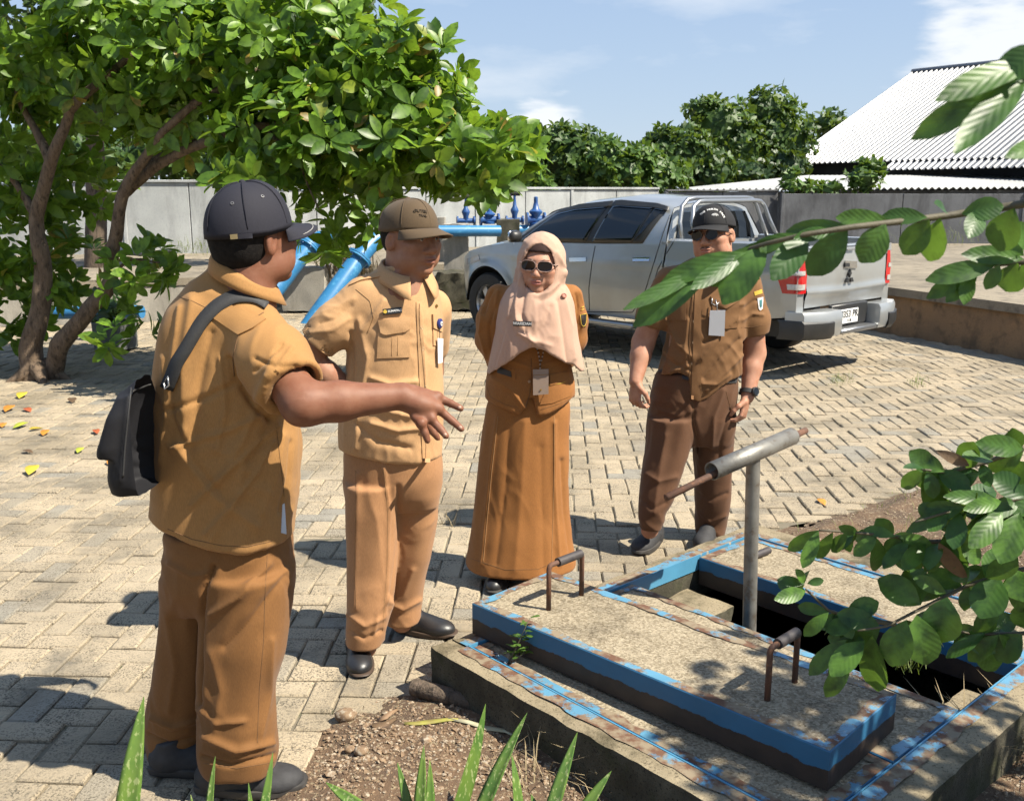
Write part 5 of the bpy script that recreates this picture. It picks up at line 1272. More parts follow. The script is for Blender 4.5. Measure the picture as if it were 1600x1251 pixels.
for e in ((363, 318), (410, 307), (426, 287)):
    h = cast(bcA, *e)
    if h: MB().lathe([(.0045, 0), (.0045, .002), (.0025, .0022), (.002, .0)], h[0], h[1], 10, cap=False).build('eyelet', pmat('eyelet_grey', (.12, .12, .13), rough=.5) if 'eyelet_grey' not in MATS else MATS['eyelet_grey'], cpA)
patch('cap_strap', bcA, [(362, 367), (394, 364)], [(363, 374), (395, 372)], .003, M_capA, cpA, 0, 8, 3); patch('strap_buckle', bcA, [(360, 366.5), (371, 365.5)], [(361, 374), (372, 373)], .005, pmat('brass_buckle', (.42, .33, .18), rough=.4, metal=.7), cpA, 0, 4, 3)
# shoulder bag, lying on the back
bag = root('shoulder_bag', V(222, 760, 2.40), 'black nylon shoulder bag hanging on the back of the left person', 'bag')
S = SDF((-1.36, 2.18, .86), (-.93, 2.66, 1.28), .005)
S.loft(secs([(762, 186, 262, 2.40, .085), (740, 181, 266, 2.40, .098), (690, 185, 268, 2.40, .10), (640, 193, 268, 2.40, .095), (608, 204, 264, 2.40, .075), (590, 222, 256, 2.41, .05)]), .02, n=2.9)
S.loft(secs([(708, 165, 196, 2.37, .07), (690, 163, 204, 2.37, .078), (650, 172, 212, 2.37, .075), (612, 190, 220, 2.38, .06)]), .012, n=3)
bgo = sdfobj('bag_body', S, M_bagc, bag, [([(200, 620), (192, 700), (188, 750)], 5, .005), ([(225, 600), (215, 680), (212, 760)], 5, -.004), ([(245, 620), (240, 700), (230, 760)], 6, .005)], .007, 3, 2.0)
bB_ = BV[bgo.name]; seam('zip', bB_, [(205, 606), (200, 650), (195, 700), (192, 745)], .0025, M_strap, bgo); seam('flap_edge', bB_, [(203, 612), (235, 600), (258, 606)], .003, M_strap, bgo)
ms = [bA, bB_]; pts = resample([(262, 606), (275, 572), (296, 535), (318, 500), (340, 478), (366, 464), (388, 463), (404, 466), (418, 476)], 40); up, dn = [], []
for i, (x, y) in enumerate(pts):
    d_ = pts[min(i+1, 39)]-pts[max(i-1, 0)]; d_ = d_/np.hypot(*d_); nn = np.array([-d_[1], d_[0]])*10.5; e = [cast(ms, *(np.array([x, y])+nn*k)) for k in (-1, 0, 1)]; mid = e[1]
    if mid is None: continue
    up.append([(q[0] if q and abs(q[2]-mid[2]) < .06 else mid[0])+mid[1]*.006 for q in e])
for _ in range(4): up = [up[0]]+[[(up[i-1][k]+up[i][k]*2+up[i+1][k])/4 for k in range(3)] for i in range(1, len(up)-1)]+[up[-1]]
o = MB().grid(up).build('strap', M_strap, bag, True); solidify(o, .003, 0)
MB().tube([V(256, 598, 2.37), V(262, 588, 2.37), V(264, 602, 2.37), V(257, 608, 2.37), V(256, 598, 2.37)], .0025, 6).build('strap_ring', M_steel, bag, True)
MB().tube([V(193, 752, 2.35), V(194, 768, 2.35)], .006, 6).build('strap_tail', M_strap, bag)
# ---------------------------------------------------------------- man B: light khaki uniform, olive brown cap, hand at his hip
pb = root('person', G(600, 1012), 'person in light khaki uniform and brown cap facing right, hand at the hip', 'person')
hB = V(642, 372, 3.385); RB = frame((.72, -.69), -.02); sB = 1.06
S = SDF((-.86, 3.02, 0), (-.10, 3.86, 1.72), .011, [(np.array(hB)-.13, np.array(hB)+.13, .0030)])
head(S, hB, RB, sB, 1.10, 1.18, 1.0)
S.loft(secs([(710, 552, 672, 3.40, .11), (560, 560, 672, 3.40, .125), (490, 562, 672, 3.40, .118), (455, 580, 672, 3.395, .098), (425, 600, 664, 3.39, .068)]), .03)
shB, elB, wrB = V(553, 476, 3.34), V(474, 558, 3.33), V(562, 622, 3.36)
S.chain([lerp(shB, elB, .2), elB], [.050, .050], .02); S.chain([elB, lerp(elB, wrB, .4), wrB], [.050, .045, .030], .02); hand(S, wrB, (.25, .1, -1), (.6, .6, 0), -1)
S.chain([V(680, 490, 3.54), V(674, 580, 3.70), V(640, 640, 3.66)], [.055, .045, .03], .02); hand(S, V(640, 640, 3.66), (-.3, 0, -1), (0, -1, 0), 1)
S.chain([V(585, 720, 3.36), V(578, 860, 3.36), V(570, 1010, 3.33)], [.075, .06, .045], .03); S.chain([V(645, 720, 3.46), V(640, 840, 3.50), V(628, 970, 3.53)], [.075, .06, .045], .03)
bodyB = sdfobj('body', S, M_skB, pb); lipattr(bodyB, hB, RB, sB); bfB = BV[bodyB.name]
S = SDF((-.84, 3.05, .62), (-.12, 3.80, 1.56), .0055)
S.loft(secs([(745, 534, 690, 3.41, .152), (718, 533, 690, 3.41, .155), (680, 530, 692, 3.41, .16), (640, 532, 693, 3.41, .165), (600, 538, 692, 3.41, .16), (560, 543, 690, 3.41, .15), (520, 545, 690, 3.41, .142), (490, 543, 689, 3.41, .132), (467, 547, 686, 3.41, .118), (448, 556, 681, 3.41, .10), (432, 574, 673, 3.41, .083), (416, 596, 664, 3.40, .066)]), .01, n=2.5)
S.chain([V(566, 462, 3.37), lerp(shB, elB, .4), lerp(shB, elB, .95)], [.062, .066, .070], .04); cone_cut(S, shB, elB+Vector((-.01, 0, -.01)), .70, .078, .003)
S.chain([V(652, 424, 3.27), V(655, 446, 3.265), V(657, 468, 3.25)], [.036, .022, .004], .004, 's')
S.chain([V(676, 482, 3.52), V(672, 540, 3.62)], [.07, .068], .04)
zc = lambda x, y: (V(x, y, 3.25).x, V(x, y, 3.25).z)
hm = [zc(*q) for q in ((505, 700), (532, 708), (560, 716), (600, 724), (650, 725), (690, 716), (720, 712))]; hxB, hzB = np.array([q[0] for q in hm]), np.array([q[1] for q in hm])
S.apply(lambda X, Y, Z: np.interp(X.ravel(), hxB, hzB).reshape(X.shape)-Z-(Y-3.25)*.20, (-1, 3, .55), (0, 3.9, .9), .004, 'i')
S.loft(secs([(780, 552, 672, 3.40, .13), (690, 552, 672, 3.40, .13)]), .004, 's')
FB = [([(560, 500), (575, 560), (565, 620)], 7, .006), ([(548, 520), (552, 580), (548, 650)], 5, -.006), ([(580, 590), (610, 600), (650, 596)], 6, .006), ([(570, 620), (600, 640), (640, 650)], 8, .007), ([(555, 660), (590, 690), (640, 700)], 7, -.006), ([(548, 478), (525, 498), (500, 505)], 6, -.004), ([(545, 498), (520, 515), (485, 520)], 6, .004), ([(552, 466), (530, 478), (505, 488)], 6, .003), ([(580, 660), (620, 672), (668, 668)], 6, .006), ([(655, 480), (662, 560), (666, 640)], 5, .004), ([(600, 470), (585, 490), (568, 515)], 5, .005), ([(540, 600), (560, 640), (556, 700)], 6, .006)]
shirtB = sdfobj('shirt', S, M_khB, pb, [(p_, w_*.85, a_*1.35) for p_, w_, a_ in FB], .0034, 3, 12.4); bB = BV[shirtB.name]
patch('placket', bB, [(650, 472), (658, 470)], [(660, 722), (672, 722)], .003, M_khB, shirtB, 0, 3, 40); seam('placket_edge', bB, [(655, 474), (656, 520), (662, 580), (666, 640), (664, 720)], .0016, M_seamd, shirtB, .002)
for y in (512, 545, 575, 605, 640): button(shirtB, bB, 659+(y-512)*.05, y)
patch('chest_pocket', bB, [(592, 505), (641, 500)], [(589, 560), (640, 558)], .004, M_khB, shirtB, 0, 10, 10); patch('pocket_flap', bB, [(591, 500), (642, 496)], [(595, 520), (601, 523), (635, 518), (641, 513)], .008, M_khB, shirtB, 0, 10, 5); button(shirtB, bB, 619, 512)
for x0, y0 in ((613, 526), (622, 525)): seam('pocket_pleat', bB, [(x0, y0), (x0-1, y0+30)], .0012, M_thrB, shirtB, .004)
patch('chest_pocket', bB, [(675, 494), (688, 494)], [(676, 540), (688, 540)], .004, M_khB, shirtB, 0, 5, 8); patch('pocket_flap', bB, [(674, 491), (689, 491)], [(675, 512), (689, 519)], .008, M_khB, shirtB, 0, 5, 4)
seam('shoulder_seam', bB, [(545, 446), (562, 440), (580, 437), (598, 430)], .0013, M_thrB, shirtB); seam('armhole_seam', bB, [(556, 452), (578, 470), (584, 495), (574, 520)], .0015, M_thrB, shirtB)
patch('epaulette', bB, [(545, 447), (552, 441)], [(598, 424), (600, 432)], .004, M_khB, shirtB, .001, 8, 4); 
nt_ = nametag(shirtB, bB, [(598, 483), (628, 480), (628, 489), (599, 493)], '   S. SUMAPALE', .0098)
h = cast(bB, 602.5, 487.5); MB().lathe([(.0065, 0), (.0065, .003), (0, .003)], h[0]+h[1]*.008, h[1], 10, cap=False).build('tag_crest', M_yel, nt_)
h = cast(bB, 683, 505)
if h:
    br = root('badge_reel', h[0], 'round blue badge reel clipped to the chest pocket of the light khaki shirt', 'badge reel'); auto(MB().lathe([(.017, -.004), (.017, .006), (.013, .009), (0, .009)], h[0]+h[1]*.008, h[1], 20, cap=False).build('reel', M_navy, br), 40)
    auto(MB().lathe([(.008, 0), (.008, .0015), (0, .0015)], h[0]+h[1]*.017, h[1], 16, cap=False).build('reel_badge', M_tagw, br), 40); auto(MB().lathe([(.0035, 0), (.0035, .001), (0, .001)], h[0]+h[1]*.0187, h[1], 12, cap=False).build('reel_centre', M_gold, br), 40)
    MB().tube([h[0]+h[1]*.01, V(687, 530, h[0].y-.02)], .0012, 5).build('reel_cord', M_ink, br); q = [V(683, 528, h[0].y-.025), V(692, 529, h[0].y-.01), V(691, 566, h[0].y-.01), V(684, 568, h[0].y-.025)]
    solidify(MB().add(q, [[0, 1, 2, 3]]).build('id_card', M_white, br), .003)
collar('collar', V(634, 428, 3.39), .076, .074, .030, M_khB, shirtB, (.55, -.83), .62, (-.012, .014), .017, .034)
h = cast(bB, 669, 452)
for q in ((673, 452), (681, 478)):
    h = cast(bB, *q)
    if h: auto(MB().lathe([(.006, 0), (.005, .003), (0, .004)], h[0]+h[1]*.003, h[1], 8, cap=False).build('lapel_pin', M_gold, shirtB), 40)
S = SDF((-.80, 3.05, .02), (-.10, 3.75, .86), .006)
S.loft(secs([(790, 550, 680, 3.41, .08), (765, 541, 687, 3.41, .12), (735, 538, 690, 3.41, .142), (700, 540, 688, 3.41, .145), (680, 545, 685, 3.41, .14)]), .02, n=2.4)
S.loft(secs([(750, 540, 625, 3.37, .125), (800, 541, 622, 3.36, .115), (880, 544, 620, 3.36, .105), (940, 544, 614, 3.34, .10), (978, 542, 605, 3.33, .095), (1002, 541, 599, 3.33, .09)]), .02)
S.loft(secs([(750, 605, 688, 3.46, .125), (800, 612, 684, 3.48, .112), (860, 612, 674, 3.50, .10), (910, 606, 662, 3.52, .092), (948, 602, 657, 3.53, .088), (968, 602, 655, 3.53, .085)]), .02)
S.loft(secs([(960, 552, 592, 3.33, .07), (1030, 552, 592, 3.33, .07)]), .003, 's'); S.loft(secs([(930, 612, 648, 3.53, .065), (1000, 612, 648, 3.53, .065)]), .003, 's')
FTB = [([(600, 730), (608, 800), (606, 880), (602, 960)], 4, .007), ([(622, 760), (622, 840), (612, 930)], 4, -.009), ([(560, 740), (556, 850), (555, 950)], 6, .005), ([(545, 960), (570, 978), (600, 965)], 5, .008), ([(548, 985), (570, 998), (596, 985)], 4, -.007), ([(608, 940), (630, 952), (655, 938)], 5, .008), ([(606, 930), (590, 960), (585, 990)], 4, .007), ([(645, 890), (630, 930), (612, 950)], 5, .006)]
trB = sdfobj('trousers', S, M_khBt, pb, FTB, .0038, 3, 15.0, (6, 6, 2.2)); bTB = BV[trB.name]
seam('side_seam', bTB, [(556, 735), (556, 800), (554, 880), (556, 950)], .0008, M_seamd, trB); seam('crease', bTB, [(600, 735), (606, 800), (605, 880), (598, 985)], .0008, M_thrB, trB)
shoe(pb, G(558, 1012), (.22, -.97), .255, M_shoeb, M_soleb, .098, .07); shoe(pb, G(618, 982), (.96, -.28), .255, M_shoeb, M_soleb, .098, .07)
S = SDF(np.array(hB)-.13, np.array(hB)+.13, .005); WB = lambda *p: L2W(hB, RB, p, sB)
S.ell(WB(0, -.022, .028), [.083, .102, .094], RB, .01); S.ell(WB(0, -.05, -.015), [.066, .060, .055], RB, .02); S.plane(WB(0, 0, .045), RB[:, 2], .01); S.plane(WB(0, .032, 0), RB[:, 1]+.1*RB[:, 2], .008); S.plane(WB(0, 0, -.050), -RB[:, 2]+.25*RB[:, 1], .01)
for q in (-1, 1): S.ell(WB(q*.086, -.004, -.014), [.03, .026, .038], RB, .006, 's'); S.ell(WB(q*.083, .03, -.03), [.03, .03, .03], RB, .006, 's')
sdfobj('hair', S, M_hair, pb)
cpB, WcB = cap(pb, hB, RB, sB, M_capB, dome=(.088, .110, .092), brim=.074, dip=.022, z0=.033); bcB = bvh_of(cpB)
for txt, x, y, sz in (('OUTER', 657, 330, .014), ('TRAIL', 661, 337, .010)):
    h = cast(bcB, x, y); hl = cast(bcB, x-8, y-.5); 
    if h and hl: text_mesh('cap_embroidery', txt, h[0]+h[1]*.001, (h[0]-hl[0]), h[1], sz, pmat('dark_olive_thread', (.05, .033, .018), rough=.9) if 'dark_olive_thread' not in MATS else MATS['dark_olive_thread'], cpB, .0012)
M_eyew = pmat('eye_white', (.55, .50, .46), rough=.2); M_iris = pmat('dark_iris', (.02, .012, .008), rough=.1); M_brow = pmat('black_brow_hair', (.02, .016, .014), rough=.9)
def eye(parent, c, R, s, q):
    W = lambda *p: Vector(L2W(c, R, p, s)); f = Vector(R[:, 1]); o = auto(MB().lathe([(.0, .0024), (.003, .0020), (.0052, .0008), (.006, -.002)], W(q*.031, .0885, .001), f, 14, cap=False).build('eye', M_eyew, parent), 60)
    MB().lathe([(0, .0012), (.0042, .0006), (.0045, -.001)], W(q*.031, .0915, .002), f, 12, cap=False).build('iris', M_iris, o)
    MB().tube([W(q*.018, .091, .003), W(q*.027, .0945, .0095), W(q*.037, .092, .009), W(q*.046, .084, .003)], .0022, 5).build('eyelid', MATS['skin_tan'] if parent is bodyB else M_brow, o, True)
for q in (-1, 1):
    eye(bodyB, hB, RB, sB, q); Wb = lambda *p: Vector(L2W(hB, RB, p, sB)); MB().tube([Wb(q*.014, .0985, .024), Wb(q*.030, .0975, .029), Wb(q*.050, .082, .024)], [.0032, .0038, .0018], 6).build('eyebrow', M_brow, bodyB, True)

# ---------------------------------------------------------------- woman: rust khaki suit, beige hijab, sunglasses, hands behind her back
pw = root('person', G(822, 905), 'person in rust brown suit with long skirt, beige hijab and sunglasses', 'person')
hW = V(845, 414, 4.06); RW = frame((-.20, -.98), .0, -.06); sW = .98
S = SDF((-.30, 3.75, 0), (.45, 4.50, 1.58), .011, [(np.array(hW)-.12, np.array(hW)+.12, .0030)])
head(S, hW, RW, sW, .98, .95, .6, True)
S.loft(secs([(640, 785, 872, 4.12, .09), (500, 790, 876, 4.12, .09), (460, 815, 872, 4.12, .06)]), .03)
S.chain([V(786, 470, 4.14), V(772, 540, 4.22), V(825, 590, 4.28)], [.045, .04, .028], .02); S.chain([V(882, 470, 4.14), V(892, 540, 4.22), V(845, 592, 4.28)], [.045, .04, .028], .02)
hand(S, V(825, 590, 4.29), (1, .0, -.3), (0, 1, 0), 1, s=.9); hand(S, V(845, 594, 4.31), (-1, 0, -.3), (0, 1, 0), -1, s=.9)
S.chain([V(790, 650, 4.12), V(793, 900, 4.10)], [.07, .04], .03); S.chain([V(855, 650, 4.12), V(850, 895, 4.12)], [.07, .04], .03)
bodyW = sdfobj('body', S, M_skW, pw); lipattr(bodyW, hW, RW, sW); bfW = BV[bodyW.name]
S = SDF((-.34, 3.80, .70), (.52, 4.45, 1.52), .0055)
S.loft(secs([(668, 758, 899, 4.12, .138), (640, 757, 899, 4.12, .14), (600, 759, 897, 4.12, .137), (565, 765, 892, 4.12, .128), (530, 772, 890, 4.12, .12), (490, 774, 892, 4.12, .115), (462, 782, 890, 4.12, .10), (440, 805, 876, 4.12, .075)]), .01, n=2.4)
for ch_, rr in (([V(779, 462, 4.13), V(770, 500, 4.14), V(768, 530, 4.16), V(782, 565, 4.24), V(812, 588, 4.28)], [.050, .064, .064, .050, .034]), ([V(893, 462, 4.13), V(894, 500, 4.14), V(893, 528, 4.16), V(880, 560, 4.24), V(855, 588, 4.28)], [.046, .060, .060, .048, .034])): S.chain(ch_, rr, .025)
hm = [(V(x, y, 3.98).x, V(x, y, 3.98).z) for x, y in ((740, 628), (765, 632), (800, 645), (812, 650), (826, 622), (833, 622), (842, 650), (860, 646), (895, 628), (915, 622))]; hxW, hzW = np.array([q[0] for q in hm]), np.array([q[1] for q in hm])
S.apply(lambda X, Y, Z: np.where(Y < 4.12, np.interp(X.ravel(), hxW, hzW).reshape(X.shape), hzW[1])-Z, (-.5, 3.7, .6), (.6, 4.6, .95), .004, 'i')
FW = [([(775, 480), (765, 510), (768, 545)], 4, -.006), ([(755, 480), (750, 520), (760, 560)], 4, .006), ([(770, 455), (762, 470), (756, 490)], 3, -.006), ([(778, 455), (775, 475), (772, 500)], 3, .006), ([(905, 455), (910, 475), (908, 500)], 3, .006), ([(899, 460), (902, 480), (900, 510)], 3, -.006), ([(790, 560), (830, 575), (870, 565)], 6, .005), ([(770, 590), (800, 610), (822, 640)], 6, .006)]
jackW = sdfobj('jacket', S, M_khW, pw, [(p_, w_*.85, a_*1.3) for p_, w_, a_ in FW], .0040, 3, 21.0); bW = BV[jackW.name]
patch('welt_pocket', bW, [(778, 570), (806, 578)], [(775, 588), (806, 592)], .004, M_khW, jackW, 0, 6, 5)
patch('pocket_flap', bW, [(858, 585), (887, 580)], [(859, 602), (889, 594)], .006, M_khW, jackW, 0, 8, 5); patch('patch_pocket', bW, [(859, 598), (888, 592)], [(842, 632), (862, 630), (893, 618)], .003, M_khW, jackW, 0, 8, 6)
seam('flap_stitch', bW, [(858, 601), (875, 599), (889, 593)], .0014, M_yel, jackW, .004); seam('flap_stitch', bW, [(886, 581), (889, 593)], .0014, M_yel, jackW, .004)
seam('pocket_stitch', bW, [(760, 600), (766, 620), (790, 632), (808, 636)], .001, M_seamd, jackW); seam('front_edge', bW, [(830, 560), (830, 600), (826, 625), (815, 650)], .0018, M_seamd, jackW); seam('hem_stitch', bW, [(845, 640), (870, 632), (895, 621)], .0011, M_seamd, jackW)
button(jackW, bW, 827, 596); button(jackW, bW, 842, 480)
for y0 in (480, 484): seam('sleeve_stripe', bW, [(908, y0+1), (916, y0-3)], .002, M_yel, jackW, .002)
patch('sleeve_crest', bW, [(907, 492), (916, 490)], [(908, 510), (914, 511)], .002, M_tagb, jackW, 0, 4, 6); seam('crest_border', bW, [(907, 492), (916, 490), (915.5, 503), (912, 511), (908, 508), (907, 492)], .0013, M_yel, jackW, .003)
ph = patch('mobile_phone', bW, [(780, 573), (799, 580)], [(778, 582), (800, 589)], .009, M_plast, None, 0, 4, 4, False); tag(ph, 'dark phone tucked in the jacket pocket below the beige hijab', 'phone')
# skirt
S = SDF((-.34, 3.75, .045), (.45, 4.48, .90), .006)
S.loft(secs([(915, 727, 902, 4.11, .20), (880, 728, 900, 4.11, .188), (840, 735, 894, 4.11, .165), (790, 741, 889, 4.12, .148), (730, 747, 888, 4.12, .138), (680, 753, 889, 4.12, .132), (640, 759, 891, 4.12, .125), (610, 768, 884, 4.12, .118)]), .01, n=2.2)
S.plane((0, 4, .07), (0, 0, -1), .003); S.loft(secs([(950, 745, 888, 4.11, .16), (860, 748, 880, 4.11, .14)]), .003, 's')
FS = [([(777, 650), (765, 740), (752, 880)], 4, .006), ([(866, 660), (866, 760), (874, 880)], 4, .008), ([(878, 720), (882, 800), (892, 870)], 5, -.010), ([(820, 660), (815, 760), (805, 890)], 12, .007), ([(845, 700), (848, 800), (850, 890)], 10, -.005), ([(795, 660), (790, 760), (775, 880)], 7, -.005)]
skW = sdfobj('skirt', S, M_khW, pw, FS, .0026, 3, 25.0, (7, 7, .8)); bS = BV[skW.name]
seam('skirt_seam', bS, [(778, 650), (768, 740), (755, 878)], .0017, M_thr, skW); seam('skirt_seam', bS, [(866, 650), (866, 740), (862, 880)], .0015, M_thr, skW); seam('hem_stitch', bS, [(735, 872), (790, 890), (840, 889), (890, 868)], .001, M_seamd, skW)
shoe(pw, G(790, 900), (-.25, -.97), .225, M_shoeb, M_sole, .085, .05); shoe(pw, G(850, 893), (-.1, -1), .225, M_shoeb, M_sole, .085, .05)
# hijab
S = SDF((-.22, 3.78, .86), (.50, 4.36, 1.60), .0050); WW = lambda *p: L2W(hW, RW, p, sW)
S.ell(WW(0, -.020, .020), [.098, .118, .112], RW, .02); S.ell(WW(.004, -.01, -.06), [.094, .104, .10], RW, .03)
S.loft(secs([(600, 757, 914, 4.10, .19), (570, 763, 911, 4.10, .188), (540, 768, 906, 4.10, .182), (505, 774, 900, 4.10, .168), (475, 780, 896, 4.10, .15), (455, 790, 890, 4.10, .125), (440, 806, 880, 4.10, .10), (425, 812, 884, 4.10, .09)]), .03, n=2.3)
S.apply(lambda X, Y, Z: (lambda a, b, c_: np.where(b > 0, np.sqrt((a/.066)**2+((c_+.010)/.098)**2)-1, 1)*.06)((X-hW.x)*RW[0, 0]+(Y-hW.y)*RW[1, 0]+(Z-hW.z)*RW[2, 0], (X-hW.x)*RW[0, 1]+(Y-hW.y)*RW[1, 1]+(Z-hW.z)*RW[2, 1]-.02, (X-hW.x)*RW[0, 2]+(Y-hW.y)*RW[1, 2]+(Z-hW.z)*RW[2, 2]), np.array(hW)-.16, np.array(hW)+.16, .008, 's')
hj = [(V(x, y, 3.93).x, V(x, y, 3.93).z) for x, y in ((750, 600), (764, 592), (785, 574), (810, 553), (832, 541), (852, 548), (872, 560), (884, 568), (897, 572), (902, 578), (910, 586), (920, 590))]; hxH, hzH = np.array([q[0] for q in hj]), np.array([q[1] for q in hj])
S.apply(lambda X, Y, Z: np.where(Y < 4.12, np.interp(X.ravel(), hxH, hzH).reshape(X.shape), 1.12)-Z, (-.5, 3.6, .8), (.7, 4.5, 1.25), .005, 'i')
FH = [([(815, 430), (806, 480), (810, 520), (835, 535)], 4, .009), ([(822, 445), (815, 490), (822, 520)], 4, -.008), ([(808, 420), (798, 470), (790, 530), (775, 575)], 6, .007), ([(872, 444), (858, 456), (838, 463)], 4, .005), ([(882, 434), (874, 452), (858, 466), (845, 470)], 4, -.005), ([(889, 425), (885, 445), (878, 462)], 4, .004), ([(881, 463), (892, 510), (896, 560)], 5, .009), ([(872, 470), (880, 520), (886, 565)], 5, -.008), ([(835, 470), (838, 500), (832, 535)], 8, .006), ([(810, 500), (830, 530), (860, 540)], 6, .006), ([(860, 480), (850, 510), (832, 528)], 6, -.005), ([(870, 395), (884, 420), (882, 440)], 4, .006), ([(820, 385), (810, 410), (808, 440)], 4, -.005), ([(795, 500), (780, 550), (768, 588)], 5, -.006)]
hijW = sdfobj('hijab', S, M_hij, pw, FH, .0042, 3, 31.0, (8, 8, 2.5)); bH = BV[hijW.name]
nametag(hijW, bH, [(803, 501), (832, 502), (832, 510), (803, 509)], 'WARIDAH', .0165, off=.012)
h = cast(bH, 881, 462)
if h: auto(MB().lathe([(.011, -.003), (.011, .003), (.008, .005), (.006, .003), (0, .003)], h[0]+h[1]*.002, h[1], 14, cap=False).build('brooch', pmat('rose_brooch', (.45, .2, .14), rough=.4), hijW), 40)
S = SDF(np.array(hW)-.13, np.array(hW)+.13, .005); S.ell(WW(0, -.008, .026), [.082, .098, .098], RW, .01); S.plane(WW(0, .085, .058), -RW[:, 2]*1.0+RW[:, 1]*.05, .004); sdfobj('inner_cap', S, cloth('dark_brown_underscarf', (.035, .015, .012)), pw)
shades(pw, hW, RW, sW*1.03, M_pinkf, M_lens, .0335, .0295, .0205, .106, .003, 2.8)
for q in (-1, 1): MB().tube([Vector(WW(q*.014, .099, .022)), Vector(WW(q*.030, .098, .029)), Vector(WW(q*.050, .082, .027))], [.0018, .0022, .001], 6).build('eyebrow', M_horn, bodyW, True)
lan = root('id_holder', V(844, 590, 3.95), 'grey leather card holder on a beaded lanyard at the waist of the hijab wearer', 'badge')
hc = cast([bW], 843, 596); yb = hc[0].y-.02
q = [V(832.5, 577, yb), V(857, 576, yb), V(857, 615, yb), V(833, 617, yb)]; o = MB().add(q, [[0, 1, 2, 3]]).build('holder', pmat('taupe_leather', (.30, .22, .17), rough=.6), lan); solidify(o, .006)
MB().tube([V(833, 586, yb-.007), V(857, 585, yb-.007)], .0012, 5).build('holder_seam', M_thr, lan); auto(MB().lathe([(.004, 0), (.003, .003), (0, .003)], V(845, 609, yb-.006), (0, -1, 0), 10, cap=False).build('snap_button', M_gold, lan), 40)
beads = [V(x, y, yb+.005) for x, y in ((840, 545), (842, 556), (845, 568), (846, 560), (849, 546))]
for k, p in enumerate(resample([(839, 542), (842, 555), (844, 568), (844, 575)], 12).tolist()+resample([(850, 542), (848, 555), (845, 566)], 9).tolist()):
    bm = bmesh.new(); bmesh.ops.create_icosphere(bm, subdivisions=1, radius=.0042); me = bpy.data.meshes.new('bead'); bm.to_mesh(me); bm.free(); me.materials.append(M_steel if k % 2 else M_horn); o = bpy.data.objects.new('bead', me); o.location = V(p[0], p[1], yb-.002); COL.objects.link(o); o.parent = lan; o.matrix_parent_inverse = Matrix.Translation(-lan.location)

# ---------------------------------------------------------------- man D: brown khaki uniform, black cap, sunglasses, stepping forward
pd = root('person', G(1050, 855), 'person in dark brown khaki uniform, black cap and sunglasses behind the foreground branch', 'person')
hD = V(1115, 367, 4.52); RD = frame((-.56, -.83), .03, .10); sD = 1.07
S = SDF((.40, 4.10, 0), (1.36, 4.95, 1.70), .011, [(np.array(hD)-.13, np.array(hD)+.13, .0030), (np.array(V(968, 660, 4.40)), np.array(V(1012, 585, 4.55)), .0045), (np.array(V(1135, 680, 4.40)), np.array(V(1190, 600, 4.60)), .0045)])
head(S, hD, RD, sD, 1.12, 1.05, 1.0)
S.loft(secs([(610, 1040, 1138, 4.56, .10), (500, 1050, 1150, 4.56, .115), (440, 1060, 1160, 4.555, .100), (410, 1080, 1148, 4.55, .062)]), .03)
sh1, el1, wr1 = V(1038, 448, 4.53), V(1005, 535, 4.57), V(993, 596, 4.47); sh2, el2, wr2 = V(1174, 456, 4.56), V(1178, 552, 4.60), V(1168, 620, 4.50)
S.chain([lerp(sh1, el1, .2), el1], [.052, .054], .02); S.chain([el1, lerp(el1, wr1, .35), wr1], [.051, .047, .031], .02); S.chain([lerp(sh2, el2, .2), el2], [.052, .056], .02); S.chain([el2, lerp(el2, wr2, .35), wr2], [.053, .047, .031], .02)
hand(S, wr1, (-.02, -.12, -1), (.75, .45, 0), -1, (.75, .85, .95, 1.0), 1.0); hand(S, wr2, (-.26, -.18, -1), (-.75, .4, 0), 1, (.75, .85, .9, .95), 1.05)
S.chain([V(1050, 640, 4.54), V(1032, 740, 4.46), V(1015, 828, 4.42)], [.08, .06, .042], .03); S.chain([V(1110, 640, 4.58), V(1112, 740, 4.62), V(1108, 835, 4.66)], [.08, .06, .042], .03)
bodyD = sdfobj('body', S, M_skD, pd); lipattr(bodyD, hD, RD, sD); bfD = BV[bodyD.name]
S = SDF((.50, 4.20, .72), (1.36, 4.92, 1.58), .0055)
S.loft(secs([(660, 1018, 1154, 4.56, .142), (625, 1020, 1155, 4.56, .146), (595, 1024, 1156, 4.56, .15), (560, 1031, 1160, 4.56, .148), (520, 1036, 1163, 4.56, .14), (490, 1036, 1167, 4.56, .132), (465, 1034, 1173, 4.56, .122), (447, 1036, 1177, 4.56, .108), (430, 1044, 1174, 4.56, .09), (416, 1062, 1164, 4.56, .07), (404, 1082, 1148, 4.55, .058)]), .01, n=2.5)
S.chain([V(1048, 440, 4.54), lerp(sh1, el1, .45), lerp(sh1, el1, 1.0)], [.070, .074, .072], .03); cone_cut(S, sh1, el1, .66, .072, .003); S.chain([V(1164, 446, 4.56), lerp(sh2, el2, .45), lerp(sh2, el2, 1.0)], [.072, .076, .074], .03); cone_cut(S, sh2, el2, .66, .076, .003)
S.chain([V(1096, 412, 4.43), V(1093, 428, 4.43), V(1091, 444, 4.42)], [.036, .020, .004], .004, 's')
hm = [(V(x, y, 4.42).x, V(x, y, 4.42).z) for x, y in ((1000, 622), (1018, 612), (1035, 592), (1060, 582), (1076, 588), (1078, 622), (1092, 628), (1106, 622), (1125, 606), (1140, 596), (1160, 590), (1180, 590))]; hxD, hzD = np.array([q[0] for q in hm]), np.array([q[1] for q in hm])
